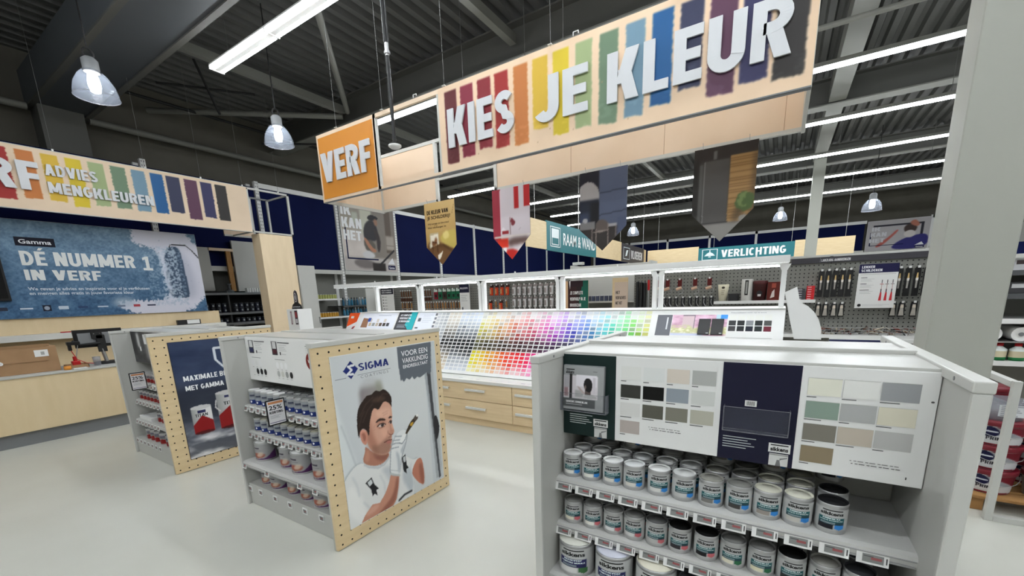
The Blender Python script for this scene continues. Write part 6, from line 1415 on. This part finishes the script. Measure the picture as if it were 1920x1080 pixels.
def ic(b, f, w_, h):
    b.rect(f, 0, h - .105, w_, h, .001, 'print', (26, 24, 66)); b.text(f, 'LEKKER', .025, h - .048, .125, .03, .0016, 0, 'print', (230, 230, 236), .04); b.text(f, 'SCHILDEREN', .022, h - .09, .20, .03, .0016, 0, 'print', (230, 230, 236), .04)
    b.rect(f, .02, h - .125, w_ - .02, h - .122, .001, 'print', (150, 150, 150))
    for k in range(3): b.rect(f, .03, h - .165 - .075 * k, .09 + .03 * (k == 2), h - .158 - .075 * k, .001, 'print', (60, 60, 64)); b.lines(f, .03, h - .18 - .075 * k, .13, 3, .013, .003, .001, (176, 176, 178))
    for k in range(3):
        u = .235 + .05 * k; b.poly(f, [(u - .014, .09), (u + .014, .09), (u + .009, .19), (u - .005, .19)], .001, 'print', (196, 50, 56)); b.rect(f, u - .004, .19, u + .006, .23, .001, 'print', (70, 60, 60)); b.rect(f, u - .001, .23, u + .004, .30, .001, 'print', (190, 150, 146)); b.rect(f, u - .016, .285, u + .018, .292, .001, 'print', (196, 110, 110) if k == 0 else (120, 120, 120)); b.rect(f, u - .002, .30, u + .005, .34, .001, 'print', (60, 60, 64))
    b.ell(f, .045, .035, .018, .018, .001, 'print', (20, 20, 22), 14); b.lines(f, .075, .04, .26, 2, .013, .003, .001, (176, 176, 178))
panel(.815, 1.19, 1.29, 1.823, 6.86, 'white instruction sign with a navy header and three red brushes', ic)
def idd(b, f, w_, h):
    b.rect(f, .06, 0, .22, h, .001, 'print', (58, 34, 34)); b.poly(f, [(.30, 0), (w_, 0), (w_, h), (.34, h), (.27, .3)], .001, 'print', (30, 96, 80)); b.rect(f, .06, .0, .34, h, .0006, 'print', (44, 32, 32)); b.rect(f, .06, h - .10, .34, h, .0012, 'print', (46, 30, 34)); b.rect(f, 0, 0, .06, h, .001, 'print', (214, 178, 140)); b.poly(f, [(.08, h), (.11, h), (.10, h - .14)], .0016, 'print', (230, 228, 226))
    for i, s in enumerate(('JE COMPLETE', 'VERFHULP IN JE', 'BROEKZAK')): b.text(f, s, .10, h - .23 - .105 * i, .24 + .05 * (i == 1) - .03 * (i == 2), .055, .002, 0, 'print', (232, 230, 228), .03)
    b.rect(f, .06, 0, .28, .06, .0016, 'print', (170, 120, 90))
r = panel(-3.21, -2.77, 1.15, 1.80, 6.85, 'tall wooden panel with brown and green print reading JE COMPLETE VERFHULP', idd, 'sign', 'ply')
def ie(b, f, w_, h):
    b.rect(f, .04, .0, w_, h - .07, .001, 'print', (206, 186, 168))
    for i, s in enumerate(('HET', 'VERFADVIES', 'MET HET')): b.text(f, s, .06, h - .26 - .085 * i, (.07, .17, .11)[i], .05, .0016, 0, 'print', (60, 52, 52), .025)
    b.lines(f, .06, .16, .17, 3, .05, .012, .001, (120, 104, 98))
panel(-2.35, -2.09, 1.15, 1.815, 6.85, 'pale wooden panel with dark words between two gondolas', ie, 'sign', 'ply')
# gap between the gondolas: plain sheet with two shelves of tins
t = root('niche_shelving', 'pale niche with two dark shelves of tins between the rear gondolas', 'shelving', (-2.65, 7.75, 0))
b = MB(); b.box((-3.4, 7.9, 0), (-1.9, 7.93, 2.1), 'stand_edge'); b.out('back_sheet', t)
for z in (1.20, 1.43):
    b = MB(); b.box((-3.35, 7.52, z - .025), (-1.92, 7.9, z), 'tin_dark'); b.box((-3.35, 7.51, z - .03), (-1.92, 7.52, z + .003), 'shelf_grey'); b.out('shelf', t)
b = MB(); b.box((-3.4, 7.5, 0), (-3.36, 7.9, 2.1), 'stand_edge'); b.box((-1.94, 7.5, 0), (-1.9, 7.9, 2.1), 'stand_edge'); b.out('side_sheet', t)
for j, z in enumerate((1.20, 1.43)):
    for i in range(8):
        loc = (-3.06 + .085 * i, 7.6, z); lab = 'dark blue grey tin in the niche, %s from the left on the %s shelf' % (ORD[i], ('lower', 'upper')[j]); k = 'niche'
        if k not in prot:
            r = root('paint_tin', lab, 'tin', loc, 'tins in the niche'); prot[k] = r; b = MB(); b.lathe([(.036, 0), (.036, .10)], loc, 12, 'print', (78, 84, 104)); b.out('body', r); b = MB(); b.lathe([(.037, .095), (.037, .105), (.0001, .105)], loc, 12, 'tin'); b.out('lid', r)
        else: dup(prot[k], loc, lab)
# black upright rolls, cups, tins and boxes on the right gondola
for i, (x, w_) in enumerate(((-1.955, .055), (-1.895, .05), (-1.84, .05))):
    b = MB(); b.cyl((x, 6.93, .967), (x, 6.93, 1.735 - .01 * i), .027, n=12, m='black'); b.cyl((x, 6.93, 1.735 - .01 * i), (x, 6.93, 1.745), .014, n=8, m='tin_dark'); tag(b.out('extension_pole'), 'black telescopic pole standing at the left end of the right gondola, %s of three' % ORD[i], 'pole', 'black poles on the right gondola')
b = MB(); b.cyl((-1.78, 6.93, .967), (-1.78, 6.93, 1.62), .012, n=10, m='steel'); b.cyl((-1.78, 6.93, 1.60), (-1.78, 6.93, 1.76), .018, n=10, m='red'); tag(b.out('extension_pole'), 'silver pole with red grip beside the black poles', 'pole')
b = MB(); b.lathe([(.0001, 0), (.05, 0), (.075, .235), (.071, .235), (.048, .008), (.0001, .008)], (-.70, 6.90, 1.411), 20, 'print', (206, 200, 176)); o = b.out('paint_cup'); tag(o, 'tall cream mixing cup on the white edged shelf', 'cup')
b = MB(); f = Fr((-.70, 6.90 - .073, 1.55), (1, 0, 0)); b.ell(f, 0.005, .05, .022, .016, .0, 'print', (60, 54, 46), 12); b.lines(f, -.02, .005, .05, 3, .028, .006, .001, (150, 140, 120)); b.out('cup_print', o)
b = MB(); b.box((-.625, 6.84, 1.406), (-.495, 6.97, 1.51), 'black'); tag(b.out('storage_box', bevel=.01), 'low black box between the cream cup and the silver roll', 'box')
t = root('masking_roll', 'tall silver cylinder with black lettering strip on the white edged shelf', 'can', (-.40, 6.90, 1.406)); b = MB(); b.lathe([(.072, 0), (.072, .30), (.0001, .30)], (-.40, 6.90, 1.406), 20, 'print', (186, 184, 178)); b.out('body', t)
b = MB(); f = Fr((-.40, 6.827, 1.406), (1, 0, 0)); b.rect(f, -.022, .08, .02, .285, .0, 'print', (40, 40, 40)); b.rect(f, -.012, .10, .01, .265, .001, 'print', (150, 150, 146)); b.out('print', t)
t = root('storage_tub', 'dark wine red tub with a round lid on the white edged shelf', 'tub', (-.24, 6.90, 1.406)); b = MB(); b.lathe([(.0001, 0), (.08, 0), (.088, .22), (.086, .23)], (-.24, 6.90, 1.406), 20, 'print', (58, 24, 24)); b.out('body', t); b = MB(); b.lathe([(.092, .225), (.092, .27), (.0001, .275)], (-.24, 6.90, 1.406), 20, 'print', (76, 34, 34)); b.out('lid', t)
b = MB(); f = Fr((-.24, 6.809, 1.406), (1, 0, 0)); b.ell(f, 0, .10, .035, .04, 0, 'print', (40, 36, 38), 14); b.rect(f, -.02, .06, .02, .09, .001, 'print', (196, 190, 190)); b.out('print', t)
t = root('product_box', 'brown red upright product box at the right of the white edged shelf', 'box', (-.075, 6.91, 1.406)); b = MB(); b.box((-.15, 6.84, 1.406), (-.0, 6.98, 1.655), 'print', (92, 34, 26)); b.out('carton', t, .003); b = MB(); f = Fr((-.15, 6.839, 1.406), (1, 0, 0)); b.poly(f, [(.04, .03), (.09, .05), (.085, .15), (.06, .12)], .0, 'print', (206, 196, 190)); b.rect(f, .05, .17, .10, .23, 0, 'print', (150, 70, 54)); b.out('print', t)
for i in range(6):
    b = MB(); b.box((.30, 6.86, 1.406 + .03 * i), (.385, 6.98, 1.434 + .03 * i), 'print', (196, 40, 44)); b.rect(Fr((.30, 6.859, 1.406 + .03 * i), (1, 0, 0)), .01, .008, .05, .016, 0, 'print', (226, 190, 190)); tag(b.out('small_box'), 'flat red box in the stack at the end of the shelf, %s from the bottom' % ORD[i], 'box', 'red boxes stacked on the shelf')
for i in range(5):
    b = MB(); b.box((.13, 6.86, 1.406 + .03 * i), (.285, 6.98, 1.432 + .03 * i), 'print', (70, 70, 74)); b.rect(Fr((.13, 6.859, 1.406 + .03 * i), (1, 0, 0)), .02, .006, .12, .016, 0, 'print', (176, 176, 180)); tag(b.out('small_box'), 'flat grey box stacked left of the red boxes, %s from the bottom' % ORD[i], 'box', 'grey boxes stacked on the shelf')
r2 = random.Random(5)
b = MB(); 
for i in range(240):
    x = r2.uniform(.40, 2.9); y = r2.uniform(6.68, 7.0); z = r2.uniform(.967, 1.03); a = r2.uniform(0, 3.1); l = r2.uniform(.02, .05)
    c = r2.choice([(40, 36, 34), (60, 54, 50), (90, 60, 40), (150, 140, 120), (200, 190, 170), (30, 30, 32), (120, 60, 50)])
    b.cyl((x - l * math.cos(a), y - l * math.sin(a), z), (x + l * math.cos(a), y + l * math.sin(a), z + r2.uniform(-.0, .03)), r2.uniform(.004, .01), n=6, m='print', col=c)
o = tag(b.out('brush_clutter'), 'heap of small loose brushes and tools in the bin below the brush blisters', 'loose tools'); o['kind'] = 'stuff'
b = MB()
for x in np.arange(.42, 3.0, .18): b.cyl((x, 6.64, .967), (x, 6.64, 1.06), .003, n=5, m='steel')
for z in (1.0, 1.03, 1.06): b.cyl((.40, 6.64, z), (3.0, 6.64, z), .003, n=5, m='steel')
b.out('bin_rail', gr)

# ================================================================== department signs and back wall
XS, YS, Z0, Z1 = -5.84, 22.0, 2.86, 3.64
t = root('department_sign', 'hanging wooden sign ring with teal RAAM & WAND board and dark VLOEREN board', 'hanging sign', (XS, 16, Z0), 'far department signs')
fr = Fr((XS, 10.1, Z0), (0, 1, 0))
for a_, c_, h_ in ((0, 1.15, .76), (5.06, 8.0, .76), (11.5, 11.9, .70)):
    b = MB(); b.fbox(fr, a_, 0, c_, h_, -.04, 0, 'ply'); b.out('wood_board', t)
b = MB(); b.fbox(fr, 1.15, -.02, 5.06, .80, -.045, .005, 'teal'); tb = b.out('teal_board', t)
def icon(b, f, u, v, s, shape, w_=None):
    w_ = w_ or s
    for (a, c, d, e) in ((0, 0, w_, s * .05), (0, s * .95, w_, s), (0, 0, w_ * .05, s), (w_ * .95, 0, w_, s)): b.rect(f, u + a, v + c, u + d, v + e, .012, 'print', (214, 226, 228))
    for p in shape: b.poly(f, [(u + x * w_, v + y * s) for x, y in p], .012, 'print', (220, 230, 232))
b = MB(); icon(b, fr, 1.35, .10, .58, [[(.15, .45), (.85, .45), (.85, .9), (.15, .9)], [(.15, .1), (.2, .1), (.2, .45), (.15, .45)], [(.8, .1), (.85, .1), (.85, .45), (.8, .45)], [(.15, .1), (.85, .1), (.85, .15), (.15, .15)]], .70); b.text(fr, 'RAAM & WAND', 2.25, .20, 2.70, .36, .012, 0, 'print', (228, 234, 234), .03); b.out('lettering', tb)
b = MB(); b.fbox(fr, 8.0, -.02, 11.5, .74, -.045, .005, 'charcoal'); vb = b.out('dark_board', t)
b = MB(); icon(b, fr, 8.25, .1, .5, [[(.3, .25), (.55, .3), (.75, .8), (.45, .75)]], .9); b.text(fr, 'VLOEREN', 9.35, .16, 1.8, .36, .012, 0, 'print', (222, 222, 224), .03); b.out('lettering', vb)
for y in (10.6, 14, 18, 21.5):
    b = MB(); b.cyl((XS - .02, y, 3.6), (XS - .02, y, ZC), .006, n=5, m='stand_edge'); b.out('wire', t)
t = root('department_sign', 'hanging wooden sign band with teal VERLICHTING board at the back of the shop', 'hanging sign', (-2, YS, 2.8), 'far department signs')
fr = Fr((-5.76, YS, 2.80), (1, 0, 0))
for a_, c_, z_, h_ in ((0, 2.36, 0, .72), (6.13, 8.12, -.06, .66)):
    b = MB(); b.fbox(fr, a_, z_, c_, h_, -.05, 0, 'ply'); b.out('wood_board', t)
b = MB(); b.fbox(fr, 2.36, .01, 6.13, .63, -.055, .01, 'teal'); tb = b.out('teal_board', t)
b = MB(); icon(b, fr, 2.52, .08, .48, [[(.15, .38), (.85, .38), (.7, .6), (.55, .72), (.45, .72), (.3, .6)], [(.47, .72), (.53, .72), (.53, .92), (.47, .92)], [(.42, .25), (.58, .25), (.58, .34), (.42, .34)]], .66); b.text(fr, 'VERLICHTING', 3.33, .17, 2.50, .32, .014, 0, 'print', (230, 236, 236), .035); b.out('lettering', tb)
for x in (.5, 3, 6, 7.8):
    b = MB(); b.cyl(fr.p(x, .6, -.02), fr.p(x, ZC - 2.8, -.02), .006, n=5, m='stand_edge'); b.out('wire', t)
for i in range(8):
    x0 = -10.9 + 2.38 * i
    if i == 6: continue
    lab = 'navy blue wall panel with white frame on the far back wall, %s from the left' % ORD[i]
    if i == 0:
        bp = root('wall_panel', lab, 'wall panel', (x0 + 1.19, 28.1, 0), 'navy panels on the back wall')
        b = MB(); b.box((x0 + .06, 28.06, 3.2), (x0 + 2.32, 28.09, 4.5), 'navy'); b.out('infill_panel', bp)
        b = MB(); b.box((x0 - .06, 28.0, 0), (x0 + .06, 28.1, 4.62), 'white'); b.box((x0, 28.0, 4.48), (x0 + 2.38, 28.1, 4.62), 'white'); b.box((x0, 27.95, 3.08), (x0 + 2.38, 28.1, 3.2), 'stand_edge'); b.box((x0, 28.08, 0), (x0 + 2.38, 28.12, 3.1), 'stand_grey'); b.out('frame', bp)
    else: dup(bp, (x0 + 1.19, 28.1, 0), lab)
def paintp(cv):
    cv.a[:] = (176, 172, 174); cv.rect(.1, .80, .9, .86, (30, 28, 40), 1); cv.rect(.86, .3, .9, .86, (30, 28, 40), 1); cv.poly([(.4, .0), (.5, .25), (.7, .42), (1, .5), (1, 0)], (36, 34, 110), 2); cv.ell(.70, .68, .10, .15, (60, 44, 40), 2); cv.poly([(.66, .85), (.75, .98), (.85, .8), (.8, .7)], (176, 110, 90), 2); cv.ell(.70, .5, .09, .12, (206, 200, 196), 2); cv.poly([(.2, .1), (.3, .2), (.52, .62), (.5, .7), (.36, .42), (.15, .15)], (176, 90, 80), 2)
ikkan('b', Fr((3.42, 27.95, 3.13), (1, 0, 0)), 2.3, 1.42, 0, 'far wall poster of a painting woman in blue reading IK KAN HET', paintp, (206, 206, 210), (('IK', (.08, .66, .14, .13)), ('KAN', (.07, .48, .26, .13)), ('HET', (.06, .28, .25, .13))), 0)
# security camera dome below the RAAM & WAND sign
t = root('security_camera', 'small white security camera under the teal RAAM & WAND sign', 'camera', (-6.6, 15.2, 2.55)); b = MB(); b.box((-6.75, 15.1, 2.62), (-6.35, 15.3, 2.72), 'white'); b.out('bracket', t); b = MB(); b.lathe([(.0001, -.02), (.07, .0), (.09, .06), (.09, .1)], (-6.5, 15.2, 2.53), 14, 'black'); b.cyl((-6.55, 15.2, 2.72), (-6.55, 15.2, ZC), .012, n=6, m='stand_edge'); b.out('dome', t)

# ================================================================== RIGHT SIDE: caged pallet and shelf behind the column
t = root('pallet', 'wooden pallet carrying stacked primer buckets at the right edge', 'pallet', (2.0, 4.5, 0))
b = MB()
for x in (1.22, 1.78, 2.34): b.box((x, 4.02, .0), (x + .12, 5.2, .022), 'pallet_wood')
for x in (1.22, 1.78, 2.34):
    for y in (4.02, 4.55, 5.08): b.box((x, y, .022), (x + .12, y + .12, .09), 'pallet_wood')
b.out('bearer', t)
b = MB()
for k in range(7): b.box((1.2, 4.0 + .172 * k, .09), (2.5, 4.0 + .172 * k + .13, .112), 'pallet_wood')
b.out('deck_board', t, .003)
pb = None
def bucket(loc, label):
    global pb
    if pb is not None: return dup(pb, loc, label)
    r = root('primer_bucket', label, 'bucket', loc, 'primer buckets on the pallet'); pb = r
    b = MB(); b.lathe([(.0001, .0), (.118, 0), (.135, .15)], loc, 28, 'bucket_grey'); b.out('body', r)
    b = MB(); b.lathe([(.142, .142), (.145, .150), (.145, .170), (.138, .176), (.0001, .174)], loc, 28, 'maroon'); b.out('lid', r)
    cv = Canvas(60, 30, (200, 200, 202)); cv.poly([(.35, 1), (1, 1), (1, .2), (.75, .55), (.5, .8)], (110, 20, 34), 1, 1, False); cv.poly([(.0, .98), (.35, 1), (.6, .72), (.85, .40), (.6, .45), (.3, .62), (0, .7)], (150, 152, 156), 1); cv.ell(.30, .70, .13, .27, (22, 22, 60), 0); cv.rect(.2, .66, .4, .74, (200, 204, 214), 0); cv.poly([(0, .0), (1, .0), (1, .06), (0, .10)], (110, 20, 34), 0, 1, False)
    R = lambda V: .1195 + V * .015
    A = math.radians(80)
    pr = cv.mesh_into('bucket_label', r, lambda U, V: np.stack([loc[0] + R(V) * np.sin((U - .5) * 2 * A), loc[1] - R(V) * np.cos((U - .5) * 2 * A), loc[2] + .004 + V * .138], 1))
    b = MB()
    def bend(u, v, d): a = u / .128; q = .1195 + (v - .004) / .138 * .015 + .001; return (loc[0] + q * math.sin(a), loc[1] - q * math.cos(a), loc[2] + v)
    b.text(None, 'PRIMER', -.085, .042, .12, .022, 0, 0, 'print', (50, 48, 54), .03, 1.0, bend); b.text(None, 'Gamma', -.085, .097, .055, .012, 0, 0, 'print', (210, 212, 222), .03, 1.0, bend)
    b.out('bucket_lettering', pr)
    b = MB(); b.tube([(loc[0] + .14 * math.cos(a), loc[1] - .05 - .10 * math.sin(a), loc[2] + .13 - .06 * math.sin(a)) for a in np.linspace(0, math.pi, 10)], .0025, 6, 'steel'); b.out('handle', r)
    return r
for j, (x, y, nm) in enumerate(((1.38, 4.18, 'front left'), (1.685, 4.18, 'front middle'), (1.99, 4.18, 'front right'), (1.38, 4.50, 'rear left'), (1.69, 4.5, 'rear middle'))):
    for k in range(3 if j != 3 else 4): bucket((x, y, .113 + .1765 * k), 'maroon lidded primer bucket, %s stack of the pallet, %s from the floor' % (nm, ORD[k]))
b = MB(); b.lathe([(.0001, 0), (.105, 0), (.115, .14), (.112, .14), (.1, .008), (.0001, .008)], (1.38, 4.18, .113 + 3 * .1765), 24, 'clear_edge'); o = b.out('clear_tub'); tag(o, 'clear plastic tub with a label on top of the primer buckets', 'tub'); b = MB(); b.rect(Fr((1.33, 4.062, .66), (1, 0, 0)), 0, .02, .12, .10, 0, 'print', (206, 208, 210)); b.lines(Fr((1.33, 4.061, .66), (1, 0, 0)), .01, .09, .1, 6, .013, .005, .0, (130, 132, 138)); b.out('tub_label', o)
t = root('pallet_cage', 'grey steel tube frame around the primer pallet', 'cage', (1.9, 4.5, 0))
b = MB(); b.box((1.30, 3.85, 0), (1.34, 3.89, .96), 'stand_edge'); b.out('post', t, .003)
b = MB(); b.box((1.30, 3.89, .915), (1.34, 5.3, .955), 'stand_edge'); b.out('top_rail', t, .003)
b = MB(); b.box((1.34, 3.85, 0), (2.7, 3.89, .04), 'stand_edge'); b.box((2.66, 3.85, .04), (2.7, 3.89, .96), 'stand_edge'); b.out('front_frame', t, .003)
b = MB(); b.box((1.30, 5.26, 0), (1.34, 5.30, .915), 'stand_edge'); b.out('rear_post', t, .003)
YR2 = 5.45
t = root('paint_shelving', 'shelving with boxes and bottles at the right edge behind the pallet', 'shelving', (3.2, YR2 + .3, 0))
b = MB(); b.box((1.52, YR2 + .5, 0), (4.8, YR2 + .54, 2.1), 'peg_grey'); b.box((1.52, YR2 + .46, 0), (1.56, YR2 + .54, 2.2), 'stand_edge'); b.box((4.8, YR2, 0), (4.84, YR2 + .54, 2.2), 'stand_edge'); b.out('frame', t)
for z in (.3, .87, 1.245, 1.46, 1.66):
    b = MB(); b.box((1.5, YR2 + .02, z - .03), (4.8, YR2 + .5, z), 'shelf_grey' if z < 1.4 else 'tin_dark'); b.box((1.5, YR2, z - .04), (4.8, YR2 + .02, z + .004), 'white' if z < 1.4 else 'tin_dark'); b.out('shelf', t)
b = MB(); b.box((1.5, YR2, 1.80), (4.8, YR2 + .03, 1.90), 'navy'); b.box((1.5, YR2, 1.765), (4.8, YR2 + .03, 1.80), 'stand_edge'); b.out('header_strip', t)
for lev, z in enumerate((1.463, 1.663)):
    for i in range(8):
        x = 1.60 + .155 * i; c = ((206, 206, 206), (60, 60, 62), (196, 196, 198))[(i + lev) % 3]
        lab = '%s carton on the shelf right of the column, %s from left, %s level' % (('white', 'black', 'light grey')[(i + lev) % 3], ORD[i], ('lower', 'upper')[lev]); loc = (x, YR2 + .12, z)
        k = ('carton', (i + lev) % 3)
        if k not in prot:
            r = root('carton', lab, 'box', loc, 'cartons on the right shelving'); prot[k] = r; b = MB(); b.box((x - .07, YR2 + .05, z), (x + .07, YR2 + .2, z + .10), 'print', c); b.out('box', r, .002); b = MB(); f = Fr((x - .07, YR2 + .0495, z), (1, 0, 0)); b.rect(f, .03, .05, .11, .085, 0, 'print', (70, 60, 60) if c[0] > 100 else (190, 190, 190)); b.out('print', r)
        else: dup(prot[k], loc, lab)
for i in range(7):
    x = 1.66 + .175 * i; b = MB(); b.cyl((x, YR2 + .05, 1.11), (x, YR2 + .42, 1.11), .062, n=18, m='white'); b.cyl((x, YR2 + .045, 1.11), (x, YR2 + .051, 1.11), .018, n=12, m='mid_grey'); tag(b.out('paper_roll'), 'white paper roll lying on bottles below the upper shelf, %s from the left' % ORD[i], 'roll', 'white rolls on the right shelving')
b = MB(); b.box((1.56, YR2 + .03, 1.035), (3.2, YR2 + .46, 1.048), 'steel'); tag(b.out('wire_shelf'), 'thin wire shelf carrying the white paper rolls', 'shelf')
for i in range(9):
    x = 1.62 + .115 * i; k = 'blue_bottle' if i == 0 else 'green_bottle'; loc = (x, YR2 + .1, .871); lab = ('blue bottle at the left end of the lower shelf right of the column' if i == 0 else 'white bottle with green base and red cap right of the column, %s from left' % ORD[i - 1])
    if k not in prot:
        r = root('bottle', lab, 'bottle', loc, 'bottles on the lower right shelf'); prot[k] = r
        b = MB(); 
        if i == 0: b.lathe([(.0001, 0), (.045, 0), (.048, .02), (.048, .1), (.02, .125), (.02, .135)], loc, 14, 'plastic_blue')
        else: b.lathe([(.0001, 0), (.05, 0), (.052, .02), (.052, .03)], loc, 14, 'print', (40, 120, 70)); b.lathe([(.052, .03), (.052, .085)], loc, 14, 'print', (200, 190, 160)); b.lathe([(.052, .085), (.052, .10), (.02, .125), (.02, .135)], loc, 14, 'print', (216, 222, 218))
        b.out('body', r); b = MB(); b.lathe([(.024, .13), (.024, .158), (.0001, .158)], loc, 12, 'red'); b.out('cap', r)
    else: dup(prot[k], loc, lab)
